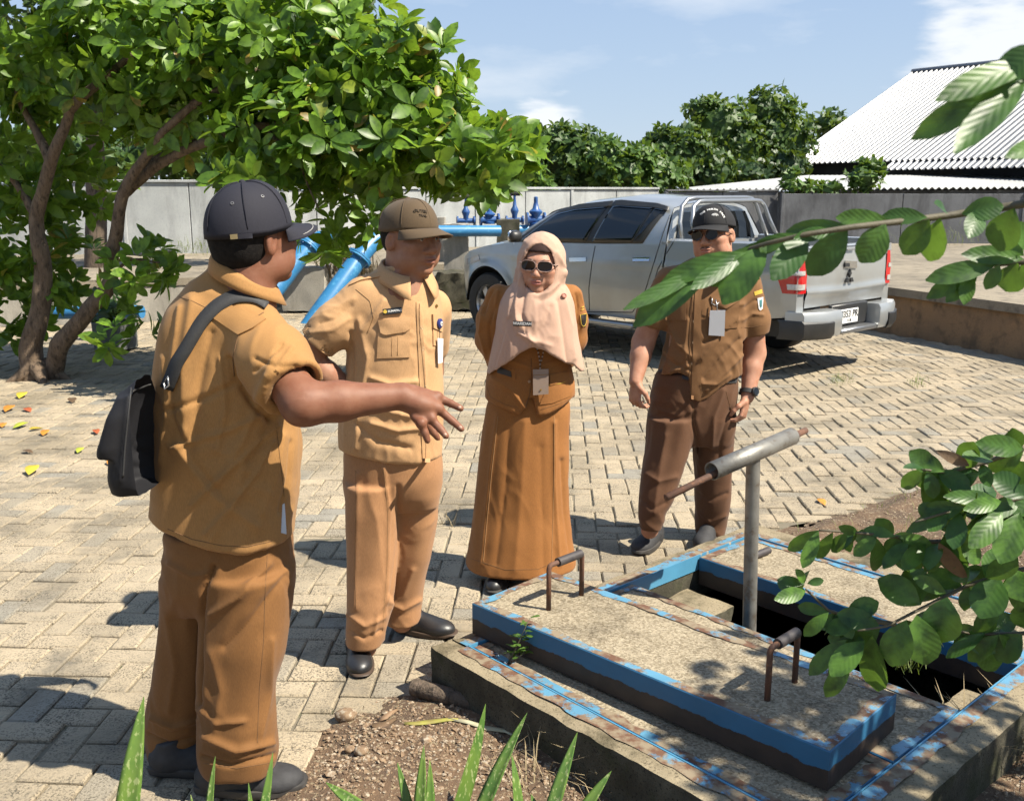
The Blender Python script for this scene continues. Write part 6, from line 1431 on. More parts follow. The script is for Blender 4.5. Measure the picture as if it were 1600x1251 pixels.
S.apply(lambda X, Y, Z: np.where(Y < 4.58, np.interp(X.ravel(), hxD, hzD).reshape(X.shape), hzD[1]-.05)-Z, (.3, 4.1, .6), (1.5, 5, 1.05), .004, 'i')
FD = [([(1150, 500), (1120, 530), (1095, 560)], 6, .008), ([(1155, 530), (1125, 560), (1100, 590)], 6, -.008), ([(1158, 555), (1130, 585), (1105, 610)], 5, .008), ([(1040, 500), (1060, 540), (1085, 560)], 6, .006), ([(1032, 550), (1055, 570), (1080, 578)], 5, -.006), ([(1075, 500), (1070, 540), (1074, 580)], 5, .005), ([(1160, 500), (1175, 490), (1192, 492)], 4, .005), ([(1165, 480), (1178, 470), (1192, 468)], 4, -.004), ([(1120, 470), (1135, 480), (1160, 475)], 5, .005), ([(1098, 600), (1120, 600), (1140, 585)], 4, .006), ([(1150, 505), (1130, 520), (1100, 535)], 4, -.006), ([(1035, 600), (1050, 580), (1075, 572)], 4, .006)]
shirtD = sdfobj('shirt', S, M_khD, pd, [(p_, w_*.85, a_*1.3) for p_, w_, a_ in FD], .0042, 3, 41.0); bD = BV[shirtD.name]
patch('placket', bD, [(1086, 448), (1096, 448)], [(1080, 623), (1095, 626)], .0035, M_khD, shirtD, 0, 4, 30); seam('placket_edge', bD, [(1083, 450), (1078, 520), (1077, 600), (1081, 626)], .0013, M_seamd, shirtD, .002); seam('placket_stitch', bD, [(1095, 600), (1097, 626)], .001, M_seamd, shirtD, .004)
for (x, y) in ((1091, 470), (1085, 502), (1084, 535), (1082, 568)): button(shirtD, bD, x, y, .0075)
for (t_, b_) in (([(1112, 468), (1156, 462)], [(1115, 515), (1152, 512)]), ([(1036, 470), (1072, 466)], [(1040, 500), (1072, 500)])): patch('chest_pocket', bD, t_, b_, .004, M_khD, shirtD, 0, 8, 8)
patch('pocket_flap', bD, [(1110, 463), (1157, 458)], [(1113, 474), (1135, 482), (1154, 471)], .008, M_khD, shirtD, 0, 8, 5); patch('pocket_flap', bD, [(1035, 464), (1073, 460)], [(1037, 472), (1055, 478), (1071, 470)], .008, M_khD, shirtD, 0, 8, 5)
patch('epaulette', bD, [(1166, 419), (1172, 425)], [(1182, 431), (1186, 437)], .005, M_khD, shirtD, .001, 4, 6); patch('epaulette', bD, [(1034, 411), (1070, 396)], [(1034, 416), (1074, 401)], .005, M_khD, shirtD, .001, 6, 3)
patch('sleeve_title', bD, [(1178, 456), (1190, 452)], [(1179, 462), (1191, 458)], .002, M_yel, shirtD, 0, 5, 3); patch('sleeve_crest', bD, [(1183, 466), (1192, 464)], [(1185, 482), (1187.5, 485.5), (1191, 482)], .003, M_tagw, shirtD, 0, 5, 6)
patch('crest_shield', bD, [(1185.5, 469), (1190, 468)], [(1186.5, 479), (1188, 481), (1189.5, 479)], .0045, pmat('teal_embroidery', (.03, .16, .17), rough=.8), shirtD, 0, 4, 5)
seam('cuff_stitch', bD, [(1158, 512), (1176, 511), (1196, 507)], .001, M_seamd, shirtD); collar('collar', V(1112, 416, 4.54), .076, .072, .030, M_khD, shirtD, (-.4, -.92), .62, (.0, .012), .017, .030)
idc = root('id_badge', V(1120, 503, 4.35), 'white plastic identity card hanging on the chest of the brown shirt', 'badge'); hc = cast([bD], 1119, 505); yb = hc[0].y-.012
def quadp(a, b, c_, d_, Y): return [V(*a, Y), V(*b, Y), V(*c_, Y), V(*d_, Y)]
o = MB().add(quadp((1109, 485), (1133, 484.5), (1131.5, 525), (1107, 523.5), yb), [[0, 1, 2, 3]]).build('holder', pmat('grey_card_holder', (.42, .43, .46), rough=.3), idc); solidify(o, .005)
MB().add(quadp((1112, 491), (1130.5, 490.5), (1129, 519), (1110, 518), yb-.0035), [[0, 1, 2, 3]]).build('card', pmat('card_white', (.72, .74, .78), rough=.4), idc)
for k, (x0, x1, y) in enumerate(((1113, 1117, 497), (1113, 1118, 500), (1113, 1117, 503), (1119, 1128, 498), (1119, 1127, 501), (1119, 1129, 504), (1116, 1125, 512), (1118, 1128, 516))): MB().add(quadp((x0, y-.5), (x1, y-.6), (x1, y+.5), (x0, y+.6), yb-.0045), [[0, 1, 2, 3]]).build('print_line', M_shade if 'shed_interior_shade' in MATS else M_ink, idc)
MB().tube([V(1120.5, 485, yb-.002), V(1120.5, 477, yb-.004), V(1118, 468, hc[0].y-.006)], .003, 6).build('clip', M_steel, idc, True)
MB().tube([V(1113, 466, hc[0].y-.012), V(1112, 474, hc[0].y-.014), V(1118, 477, hc[0].y-.016), V(1124, 472, hc[0].y-.014)], .0018, 6).build('key_ring', M_steel, idc, True)
# trousers
S = SDF((.45, 4.15, .02), (1.30, 4.90, 1.02), .006)
S.loft(secs([(690, 1020, 1142, 4.56, .085), (665, 1013, 1146, 4.56, .12), (640, 1014, 1148, 4.56, .134), (605, 1020, 1152, 4.56, .138), (580, 1028, 1150, 4.56, .132)]), .02, n=2.4)
S.loft(secs([(650, 1013, 1088, 4.53, .125), (690, 1010, 1078, 4.51, .112), (740, 1003, 1063, 4.47, .098), (790, 999, 1046, 4.43, .082), (808, 998, 1038, 4.42, .074), (824, 1000, 1034, 4.42, .066)]), .02)
S.loft(secs([(650, 1078, 1147, 4.58, .125), (690, 1084, 1144, 4.60, .108), (740, 1086, 1142, 4.62, .095), (790, 1087, 1139, 4.64, .083), (820, 1087, 1134, 4.66, .075), (842, 1088, 1131, 4.66, .068)]), .02)
FTD = [([(1085, 620), (1082, 660), (1090, 700)], 4, -.009), ([(1030, 640), (1060, 650), (1085, 640)], 5, .005), ([(1130, 610), (1115, 650), (1112, 700)], 5, .007), ([(1140, 640), (1125, 690), (1122, 740)], 5, -.006), ([(1010, 740), (1030, 752), (1055, 745)], 5, .007), ([(1002, 780), (1020, 795), (1040, 785)], 4, -.006), ([(1095, 800), (1110, 815), (1132, 805)], 4, .007), ([(1090, 770), (1110, 780), (1135, 770)], 4, -.006), ([(1040, 680), (1030, 740), (1022, 800)], 6, .006)]
trD = sdfobj('trousers', S, M_khDt, pd, FTD, .0055, 3, 45.0, (6, 6, 2.4)); bTD = BV[trD.name]
seam('fly_seam', bTD, [(1083, 632), (1084, 655), (1088, 680)], .0013, M_seamd, trD); seam('pocket_seam', bTD, [(1133, 606), (1142, 640)], .0015, M_seamd, trD); patch('belt', bTD, [(1066, 584), (1100, 590), (1152, 588)], [(1066, 592), (1100, 600), (1150, 598)], .006, M_black, trD, 0, 12, 3)
shoe(pd, G(1030, 842), (-.52, -.85), .275, M_shoes, M_sole, .10, .085, True); shoe(pd, G(1110, 834), (-.35, -.93), .275, M_shoes, M_sole, .10, .085, True)
S = SDF(np.array(hD)-.13, np.array(hD)+.13, .005); WD = lambda *p: L2W(hD, RD, p, sD)
S.ell(WD(0, -.022, .028), [.083, .102, .094], RD, .01); S.ell(WD(0, -.05, -.015), [.064, .060, .052], RD, .02); S.plane(WD(0, 0, .045), RD[:, 2], .01); S.plane(WD(0, .030, 0), RD[:, 1]+.1*RD[:, 2], .008); S.plane(WD(0, 0, -.046), -RD[:, 2]+.25*RD[:, 1], .01)
for q in (-1, 1): S.ell(WD(q*.086, -.004, -.014), [.03, .026, .038], RD, .006, 's'); S.ell(WD(q*.083, .03, -.03), [.03, .03, .03], RD, .006, 's')
sdfobj('hair', S, M_hair, pd)
cpD, WcD = cap(pd, hD, RD, sD, M_capD, dome=(.088, .110, .090), brim=.070, dip=.016, z0=.037); bcD = bvh_of(cpD)
# arched white lettering and the small half-dome mark under it
txt = 'THE NORTH FACE'; arc = resample([(1094, 336), (1100, 331.5), (1107, 328), (1115, 327), (1122, 329), (1128, 334), (1132, 341)], len(txt)*2+1)
cap_print = bpy.data.objects.new('cap_lettering', None); link(cap_print, cpD)
for k, chh in enumerate(txt):
    p = arc[2*k+1]; a = arc[2*k]; b_ = arc[2*k+2]; h, h0, h1 = cast(bcD, *p), cast(bcD, *a), cast(bcD, *b_)
    if chh != ' ' and h and h0 and h1: text_mesh('letter', chh, h[0]+h[1]*.0012, h1[0]-h0[0], h[1], .0145, M_tagw, cpD, .0006)
for k, (r0, r1) in enumerate(((3.0, 4.0), (5.0, 6.0), (7.0, 8.0))):
    pts = [(1116-math.cos(t)*(r0+r1)/2*.75+1, 338.5-math.sin(t)*(r0+r1)/2*.62) for t in np.linspace(.35, 2.9, 8)]; seam('cap_mark', bcD, pts, .0013, M_tagw, cpD, .001, 1)
bpy.data.objects.remove(cap_print)
shades(pd, hD, RD, sD, M_horn, M_lens, .033, .0255, .0225, .108, .000, 2.1)
Wd = lambda *p: Vector(L2W(hD, RD, p, sD))
for q in (-1, 1): MB().tube([Wd(q*.003, .1005, -.051), Wd(q*.014, .100, -.0525), Wd(q*.026, .090, -.059)], [.0022, .0022, .0010], 6).build('moustache', M_brow, bodyD, True)
MB().tube([Wd(-.013, .0905, -.090), Wd(0, .0925, -.088), Wd(.013, .0905, -.090)], [.003, .006, .003], 6).build('chin_beard', M_brow, bodyD, True)
wd_ = (wr2-el2).normalized(); wc = lerp(el2, wr2, .90)          # wristwatch
auto(MB().lathe([(.0395, -.011), (.042, -.010), (.042, .010), (.0395, .011)], wc, wd_, 24, cap=False).build('watch_strap', M_black, pd), 40)
wn = (Vector((.55, -.8, .1))-wd_*Vector((.55, -.8, .1)).dot(wd_)).normalized(); ca = wc+wn*.040
wt = auto(MB().lathe([(.022, -.004), (.0225, .006), (.019, .010), (.017, .0085), (0, .0085)], ca, wn, 24).build('watch', M_plast, pd), 40); MB().lathe([(.0165, 0), (0, .0006)], ca+wn*.0095, wn, 20, cap=False).build('watch_face', M_glass, wt)
# ================================================================== PLANTS
def bark_mat(name, a, b_):
    return pmat(name, a, b_, 18, .92, bs=.8, bsc=60, bd=.012, c2=tuple(x*.4 for x in a), s2=34, t2=(.5, .66), stretch=(1, 1, .35))
M_bark = bark_mat('brown_bark', (.125, .084, .052), (.20, .14, .092)); M_barkd = bark_mat('dark_bark', (.10, .075, .05), (.15, .11, .08))
M_leaf = leafmat('glossy_leaf', (.040, .115, .014), (.27, .48, .040), .50, .42, (.45, .30, .06))
M_leafd = leafmat('dark_leaf', (.020, .055, .010), (.045, .10, .018), .25, .5)
M_leaff = leafmat('far_leaf', (.026, .070, .016), (.12, .22, .04), .32, .55); M_leafv = leafmat('vine_leaf', (.05, .12, .02), (.13, .24, .04), .35, .5)
def leaf_geo(L, W, fold=.25, curl=.15, rows=4):
    """pointed elliptic leaf along +y, folded on the midrib and drooping at the tip"""
    vs, fs = [], []
    prof = [0, .56, .93, 1.0, .74, 0] if rows == 4 else [0, .9, .8, 0]
    n = len(prof)-1
    for i, k in enumerate(prof):
        t = i/n; z = -curl*L*t*t; w = W/2*k
        if k == 0: vs.append([(0, L*t, z)])
        else: vs.append([(-w, L*t, z+fold*w), (0, L*t, z), (w, L*t, z+fold*w)])
    idx, flat = [], []
    for r in vs:
        idx.append([len(flat)+j for j in range(len(r))]); flat += r
    for a, b_ in zip(idx[:-1], idx[1:]):
        if len(a) == 1: fs += [[a[0], b_[1], b_[0]], [a[0], b_[2], b_[1]]]
        elif len(b_) == 1: fs += [[a[0], a[1], b_[0]], [a[1], a[2], b_[0]]]
        else: fs += [[a[0], a[1], b_[1], b_[0]], [a[1], a[2], b_[2], b_[1]]]
    return [Vector(v) for v in flat], fs
def orient(d, up):
    y = Vector(d).normalized(); z = Vector(up); z = (z-y*z.dot(y)); z = z.normalized() if z.length > 1e-4 else y.orthogonal().normalized(); x = y.cross(z)
    return Matrix((x, y, z)).transposed()
def lump_pts(px, py, Y, rx, ry, n, rz=None):
    c = V(px, py, Y); k = Y/F; a, b_, d = rx*k, ry*k, rz or (rx*k+ry*k)/2; out = []
    for _ in range(n):
        u = Vector((random.gauss(0, 1), random.gauss(0, 1), random.gauss(0, 1))).normalized(); r = random.uniform(.45, 1.0)**.6*(1+.16*noise.noise(u*2.2+Vector((px*.01, py*.01, 0))))
        out.append((c+Vector((u.x*a*r, u.y*d*r, u.z*b_*r)), u))
    return out
def foliage(name, clusters, geo, size, mat, parent, per=(5, 8), up=.5, jit=.35, nparts=0, droop=0.0, label=None):
    """clusters of leaves radiating from twig tips; the largest ones as leaf parts, the rest as one mass"""
    vs, fs, tint, M4 = [], [], [], []
    lv, lf = geo; k = 0
    for p, u in clusters:
        ax = (u+Vector((0, 0, up))+Vector((random.gauss(0, jit), random.gauss(0, jit), random.gauss(0, jit)))).normalized(); n = random.randint(*per); a = ax.orthogonal().normalized(); b_ = ax.cross(a); ph = random.random()*6.3; tn = random.random()
        for i in range(n):
            q = ph+i*2.399; d = (a*math.cos(q)+b_*math.sin(q))*random.uniform(.7, 1.0)+ax*random.uniform(.15, .75)-Vector((0, 0, droop)); s = size*random.choice((.55, .8, .9, 1.0, 1.05, 1.2))*random.uniform(.85, 1.15)
            M = orient(d, ax+Vector((random.gauss(0, .25), random.gauss(0, .25), random.gauss(0, .25)))); o_ = p+d*size*.12
            M4.append((o_, M, s, (tn*.55+random.random()*.45)))
    if nparts:
        pr_ = proj(np.array([m[0] for m in M4])); ok = [i for i in range(len(M4)) if -20 < pr_[i, 0] < 1620 and -20 < pr_[i, 1] < 700]; ok.sort(key=lambda i: M4[i][0].y-M4[i][2]*2); sel = set(ok[:nparts])
        me = bpy.data.meshes.new('leaf'); me.from_pydata([tuple(v) for v in lv], [], lf); me.materials.append(mat); me.polygons.foreach_set('use_smooth', np.ones(len(me.polygons), bool))
    else: sel = ()
    for i, (o_, M, s, tn) in enumerate(M4):
        if i in sel:
            o = bpy.data.objects.new('leaf', me); o.matrix_world = Matrix.Translation(o_-parent.location) @ M.to_4x4() @ Matrix.Scale(s, 4); COL.objects.link(o); o.parent = parent
        else:
            nn = len(vs); vs += [o_+M @ (v*s) for v in lv]; fs += [[j+nn for j in f] for f in lf]; tint += [tn]*len(lv)
    o = mesh(name, vs, fs, mat, True, parent); at = o.data.attributes.new('tint', 'FLOAT', 'POINT'); at.data.foreach_set('value', np.array(tint, np.float32))
    if len(fs) > 0: o['kind'] = 'stuff'
    return o
def limb(pts, r0, r1, parent, mat, name='limb', n=10, wob=.02):
    P = [Vector(p) for p in pts]; Q = []
    for i in range(len(P)-1):
        for k in range(5): t = k/5; Q.append(lerp(P[i], P[i+1], t))
    Q.append(P[-1]); Q = [Q[0]]+[(Q[i-1]+Q[i]*2+Q[i+1])/4+noise.noise_vector(Q[i]*3)*wob for i in range(1, len(Q)-1)]+[Q[-1]]
    return auto(MB().tube(Q, [lerp(r0, r1, (i/(len(Q)-1))**.8)*(1+.10*noise.noise(Q[i]*7)) for i in range(len(Q))], n).build(name, mat, parent), 60)
# ---- the tree on the left
TY = 8.9; tb = G(60, 592)
tree = root('tree', tb, 'broad leafy tree with twisted brown trunk on the left, leaves over the group', 'tree')
limb([tb+Vector((-.05, 0, -.05)), V(48, 545, TY), V(60, 480, TY), V(68, 410, TY), V(60, 340, TY), V(78, 250, TY-.1), V(110, 170, TY-.2)], .125, .04, tree, M_bark, 'trunk', 14, .05)
limb([tb+Vector((.08, .05, -.03)), V(92, 540, TY-.05), V(135, 497, TY-.1), V(168, 440, TY-.1), V(176, 380, TY-.1), V(190, 310, TY-.15), V(212, 265, TY-.2), V(245, 215, TY-.3), V(300, 165, TY-.4)], .10, .03, tree, M_bark, 'trunk', 14, .04)
for pts, r in (([(196, 300, 0), (240, 262, -.1), (300, 230, -.3), (380, 200, -.5), (470, 190, -.6), (560, 200, -.7), (660, 220, -.8), (760, 250, -.9)], .055), ([(212, 268, 0), (250, 245, .1), (330, 215, .1), (420, 150, 0), (520, 110, -.1)], .05), ([(78, 250, 0), (40, 180, .1), (10, 90, .2)], .05), ([(110, 170, -.2), (200, 90, -.2), (330, 30, -.2)], .05), ([(300, 165, -.4), (400, 110, -.4), (480, 40, -.4)], .04), ([(60, 340, 0), (20, 280, .1), (-30, 230, .1)], .05), ([(170, 430, -.1), (205, 405, -.15), (250, 410, -.2)], .02), ([(560, 200, -.7), (580, 260, -.8), (588, 330, -.85)], .018), ([(420, 205, -.6), (470, 260, -.9), (500, 330, -1.0)], .018)):
    limb([V(x, y, TY+dy) for x, y, dy in pts], r, r*.3, tree, M_bark, 'limb', 8)
for q in range(5): limb([tb+Vector((math.cos(q*1.3)*.05, math.sin(q*1.3)*.05, .12)), tb+Vector((math.cos(q*1.3)*.30, math.sin(q*1.3)*.25, -.03))], .09, .03, tree, M_bark, 'root', 8)
cl = []
for (px, py, dy, rx, ry, n) in ((60, 40, .1, 190, 120, 130), (250, 60, -.2, 180, 110, 140), (410, 90, -.4, 150, 100, 130), (545, 140, -.6, 120, 85, 105), (650, 175, -.7, 85, 60, 66), (765, 238, -.9, 72, 42, 50), (480, 215, -.7, 150, 75, 105), (330, 175, .1, 150, 65, 80), (620, 245, -.8, 115, 48, 66), (150, 140, .3, 150, 80, 80), (10, 225, .4, 90, 90, 60), (20, 370, .4, 60, 85, 50), (110, 290, .5, 60, 45, 30), (545, 45, -.3, 60, 60, 40), (690, 115, -.6, 38, 42, 14), (430, 275, -.9, 95, 26, 30), (588, 335, -.9, 22, 40, 11), (503, 355, -1.1, 34, 42, 10), (225, 420, -.1, 45, 45, 14), (205, 515, -.4, 26, 26, 7), (755, 285, -.95, 40, 28, 18), (110, 420, .5, 40, 55, 18), (640, 90, -.5, 45, 50, 18), (0, 470, .3, 40, 70, 26), (700, 250, -.9, 60, 40, 22)):
    cl += lump_pts(px, py, TY+dy+.25, rx, ry, int(n*1.35), .85)
foliage('foliage', cl, leaf_geo(1, .44), .178, M_leaf, tree, (6, 10), .5, .45, 290)
# ---- tall dark tree behind it
t2 = root('tree', Vector((-6.5, 15.2, 0)), 'tall dark fine-leaved tree rising behind the leafy tree at top left', 'tree')
limb([Vector((-6.5, 15.2, 0)), Vector((-6.3, 15.2, 2.4)), Vector((-6.0, 15.1, 5))], .2, .08, t2, M_barkd, 'trunk')
cl = []
for (px, py, rx, ry, n) in ((60, 0, 200, 90, 200), (290, 10, 200, 80, 220), (450, 25, 95, 55, 110), (120, 120, 120, 60, 90), (540, 10, 40, 30, 26)): cl += lump_pts(px, py, 15.0, rx, ry, n, 1.0)
foliage('foliage', cl, leaf_geo(1, .5, rows=3), .20, M_leafd, t2, (7, 10), .3, .5)
# ---- trees and shrubs beyond the walls
def far_tree(label, lumps, Y, mat, size, cat='tree', trunk=True, group=None, name='tree', dens=1.0):
    px0 = sum(l[0] for l in lumps)/len(lumps); b_ = V(px0, 300, Y); b_.z = 0
    r = root(name, b_, label, cat, group)
    if trunk: limb([b_, b_+Vector((.2, 0, 1.4)), V(lumps[0][0], lumps[0][1]+10, Y)], .14, .06, r, M_barkd, 'trunk', 8)
    cl = []; core = MB()
    for (px, py, rx, ry) in lumps:
        n = int(rx*ry/10*dens); cl += lump_pts(px, py, Y, rx, ry, n, max(rx, ry)*Y/F*.9)
        bm = bmesh.new(); bmesh.ops.create_icosphere(bm, subdivisions=2, radius=1); c = V(px, py, Y); k = Y/F*.74
        core.add([c+Vector((v.co.x*rx*k, v.co.y*max(rx, ry)*k*.8, v.co.z*ry*k))*1.0+noise.noise_vector(v.co*2+c)*.2 for v in bm.verts], [[v.index for v in f.verts] for f in bm.faces]); bm.free()
    co = core.build('inner_foliage', mat, r); co['kind'] = 'stuff'
    foliage('foliage', cl, leaf_geo(1, .55, rows=3), size*.72, mat, r, (4, 6), .35, .6)
    return r
far_tree('vine covered shrub spilling over the pale wall beside the leafy tree', [(800, 275, 50, 40), (840, 295, 26, 24), (770, 235, 40, 40)], 24.2, M_leafv, .26, 'shrub', True, None, 'shrub')
far_tree('dense rounded tree left of the pickup roof, beyond the wall', [(890, 246, 64, 54), (925, 280, 50, 30), (862, 228, 32, 28)], 26.5, M_leaff, .30)
far_tree('low bright green bush above the pickup roof, beyond the wall', [(985, 270, 60, 38), (950, 254, 40, 36), (1030, 276, 46, 30), (1008, 252, 34, 26)], 25.6, M_leafv, .28, 'bush', True, None, 'bush')
far_tree('broad tree hung with creepers in the middle of the tree line', [(1062, 248, 56, 50), (1040, 226, 34, 26), (1100, 268, 50, 36)], 29.5, M_leaff, .30)
far_tree('tree with a leafy spray pointing left near the tallest crown', [(1128, 196, 48, 42), (1094, 170, 26, 14), (1150, 232, 50, 46)], 32.5, M_leaff, .32)
far_tree('tallest creeper covered tree of the tree line', [(1200, 180, 42, 42), (1218, 216, 56, 50), (1190, 245, 56, 40)], 33.5, M_leaff, .32)
far_tree('dark undergrowth below the tallest tree, behind the low white roof', [(1165, 272, 60, 22), (1230, 262, 36, 28)], 31.0, M_leafd, .30, 'bush', True, None, 'bush')
far_tree('small round tree half hidden by the silver roof edge', [(1296, 194, 30, 20)], 44, M_leaff, .42)
far_tree('leafy shrub growing over the grey wall in front of the low roof', [(1350, 277, 26, 24), (1365, 262, 16, 12)], 22.9, M_leafv, .22, 'shrub', True, None, 'shrub')
far_tree('small spreading shrub on the grey wall behind the black capped man', [(1245, 290, 30, 11), (1235, 275, 10, 10), (1295, 294, 24, 8)], 22.9, M_leafv, .20, 'shrub', True, None, 'shrub')
far_tree('hedge of mixed trees behind the whitewashed wall at far left', [(60, 240, 120, 40), (230, 250, 110, 34), (380, 262, 90, 34)], 22.5, M_leaff, .30, 'hedge', True, None, 'hedge', .7)
far_tree('green trees behind the wall above the diagonal blue pipes', [(500, 262, 70, 36), (620, 262, 70, 36), (720, 262, 50, 30)], 24.5, M_leaff, .30, 'hedge', True, None, 'hedge', .8)
sp = root('lamp_bowl', V(1010, 238, 30), 'small white dome poking out of the tree line', 'lamp'); auto(MB().lathe([(.14, -.05), (.14, .02), (.09, .08), (0, .10)], V(1010, 238, 29), (0, 0, 1), 16).build('dome', M_white, sp), 40); MB().tube([V(1010, 240, 29), Vector((V(1010, 240, 29).x, 29, 0))], .04, 8).build('lamp_post', M_galv, sp)

# ---- near branches reaching in from the right
def nearleaf_mat():
    m, t, b = nmat('broad_veined_leaf'); at = N(t, 'ShaderNodeAttribute', attribute_name='leafuv'); sx = t.nodes.new('ShaderNodeSeparateXYZ'); t.links.new(at.outputs['Vector'], sx.inputs[0])
    ax = N(t, 'ShaderNodeMath', operation='ABSOLUTE'); t.links.new(sx.outputs['X'], ax.inputs[0])
    m1 = N(t, 'ShaderNodeMath', operation='MULTIPLY'); t.links.new(sx.outputs['Y'], m1.inputs[0]); m1.inputs[1].default_value = 8
    m2 = N(t, 'ShaderNodeMath', operation='MULTIPLY_ADD'); t.links.new(ax.outputs[0], m2.inputs[0]); m2.inputs[1].default_value = -2.2; t.links.new(m1.outputs[0], m2.inputs[2])
    sn = N(t, 'ShaderNodeMath', operation='PINGPONG'); t.links.new(m2.outputs[0], sn.inputs[0]); sn.inputs[1].default_value = .5
    vein = ramp(t, sn.outputs[0], .0, .10, (1, 1, 1), (0, 0, 0)); mid = ramp(t, ax.outputs[0], .02, .05, (1, 1, 1), (0, 0, 0))
    vv = mixc(t, 1.0, vein, mid, 'LIGHTEN')
    oi = t.nodes.new('ShaderNodeObjectInfo'); c = mixc(t, oi.outputs['Random'], (.042, .12, .028), (.12, .25, .036)); c = mixc(t, ramp(t, noisef(t, pos(t), 40, 3), .4, .75), c, (.02, .055, .018))
    fac = N(t, 'ShaderNodeMath', operation='MULTIPLY'); t.links.new(vv, fac.inputs[0]); fac.inputs[1].default_value = .12
    c = mixc(t, fac.outputs[0], c, (.12, .21, .06)); t.links.new(c, b.inputs['Base Color']); b.inputs['Roughness'].default_value = .42; b.inputs['Specular IOR Level'].default_value = .4
    bump(t, b, sn.outputs[0], .16, .003)
    tr = t.nodes.new('ShaderNodeBsdfTranslucent'); t.links.new(mixc(t, .5, c, (.22, .36, .03)), tr.inputs['Color']); ms = t.nodes.new('ShaderNodeMixShader'); ms.inputs[0].default_value = .34
    t.links.new(b.outputs[0], ms.inputs[1]); t.links.new(tr.outputs[0], ms.inputs[2]); t.links.new(ms.outputs[0], t.nodes['Material Output'].inputs['Surface']); return m
M_near = nearleaf_mat(); M_dry = pmat('withered_leaf', (.10, .06, .035), (.16, .10, .05), 30, .8, bs=.4, bsc=90); M_stem = pmat('green_brown_twig', (.10, .085, .045), (.07, .06, .035), 30, .7, bs=.3, bsc=120)
def big_leaf(parent, b0, t0, hw, Y0, Y1, mat=None, face=None, arch=None, nm='leaf'):
    B, Tp = V(*b0, Y0), V(*t0, Y1); d = Tp-B; L = d.length; view = (B-Vector((0, 0, CH))).normalized(); k = hw*B.y/F*1.02
    up = face or (-view+Vector((random.gauss(0, .28), random.gauss(0, .2), random.uniform(.0, .45)))); M = orient(d, up); ar = arch if arch is not None else random.uniform(.02, .09); nr = 7; vs, uv = [], []
    prof = [.0, .42, .76, .95, 1.0, .94, .70, .10]; wv_ = random.random()*6
    for i in range(nr+1):
        t = i/nr; w = k*prof[i]; z = ar*L*math.sin(math.pi*t)*(1-.3*t)
        for j in range(5):
            x = (j-2)/2; vs.append(B+M @ Vector((x*w, t*L, z+.20*abs(x)*w+.05*k*math.sin(wv_+t*9+x*2)*abs(x)))); uv.append((x*prof[i], t, 0))
    fs = [[i*5+j, i*5+j+1, (i+1)*5+j+1, (i+1)*5+j] for i in range(nr) for j in range(4)]
    o = mesh(nm, vs, fs, mat or M_near, True, parent); at = o.data.attributes.new('leafuv', 'FLOAT_VECTOR', 'POINT'); at.data.foreach_set('vector', np.array(uv, np.float32).ravel()); return o
def branch(label, stems, leaves, Y, dry=(), ks=1.0, twin=0, extra=0):
    r = root('leafy_branch', V(*stems[0][0], Y), label, 'branch')
    for st in stems:
        pts = [V(x, y, Y+.03*math.sin(i)) for i, (x, y) in enumerate(st)]; L_ = len(pts)
        MB().tube([lerp(pts[i], pts[i+1], k/3) for i in range(L_-1) for k in range(3)]+[pts[-1]], [lerp(.0058, .002, i/(3*(L_-1))) for i in range(3*(L_-1)+1)], 7).build('stem', M_stem, r, True)
    for q in leaves:
        big_leaf(r, q[0], q[1], q[2]*ks, Y+random.uniform(-.01, .01), Y+random.uniform(-.05, .04))
        if random.random() < twin:      # a second leaf of the pair, hanging a little behind
            dx, dy = q[1][0]-q[0][0], q[1][1]-q[0][1]; a = random.choice((-1, 1))*random.uniform(.5, 1.0); k_ = random.uniform(.7, .95)
            big_leaf(r, q[0], (q[0][0]+(dx*math.cos(a)-dy*math.sin(a))*k_, q[0][1]+(dx*math.sin(a)+dy*math.cos(a))*k_), q[2]*ks*.95, Y+.02, Y+.05+random.uniform(0, .05))
    for k in range(extra):
        st = random.choice(stems); i = random.randrange(len(st)-1); t_ = random.random(); b0 = (lerp(st[i][0], st[i+1][0], t_), lerp(st[i][1], st[i+1][1], t_)); a = random.uniform(.2, 2.9); l_ = random.uniform(38, 72)
        if b0[0] > 1290: big_leaf(r, b0, (b0[0]+l_*math.cos(a), b0[1]+l_*math.sin(a)*random.choice((1, 1, -.6))), l_*.27, Y+.03, Y+random.uniform(-.02, .10))
    for q in dry: big_leaf(r, q[0], q[1], q[2], Y, Y-.02, M_dry, nm='withered_leaf')
    return r
branch('long leafy branch reaching left across the black capped man and the tailgate', [[(1640, 312), (1560, 325), (1480, 337), (1400, 347), (1330, 355), (1260, 366), (1200, 380), (1150, 395), (1105, 418)]],
 [((1108, 418), (974, 484), 13), ((1116, 416), (990, 510), 25), ((1168, 394), (1033, 442), 19), ((1140, 408), (1056, 470), 16), ((1165, 396), (1078, 452), 15), ((1198, 384), (1130, 476), 32), ((1192, 384), (1110, 446), 24), ((1262, 368), (1206, 438), 25), ((1262, 368), (1166, 394), 15), ((1240, 374), (1150, 398), 13), ((1330, 354), (1228, 362), 17), ((1325, 356), (1262, 430), 28), ((1300, 360), (1240, 372), 12), ((1384, 350), (1344, 410), 27), ((1392, 346), (1306, 340), 17), ((1450, 340), (1378, 338), 15), ((1452, 342), (1412, 398), 24), ((1470, 340), (1452, 408), 23), ((1502, 334), (1568, 322), 20), ((1530, 332), (1512, 372), 18), ((1585, 325), (1560, 392), 30), ((1600, 322), (1640, 290), 26), ((1480, 334), (1460, 318), 12)], 1.28, ks=.88)
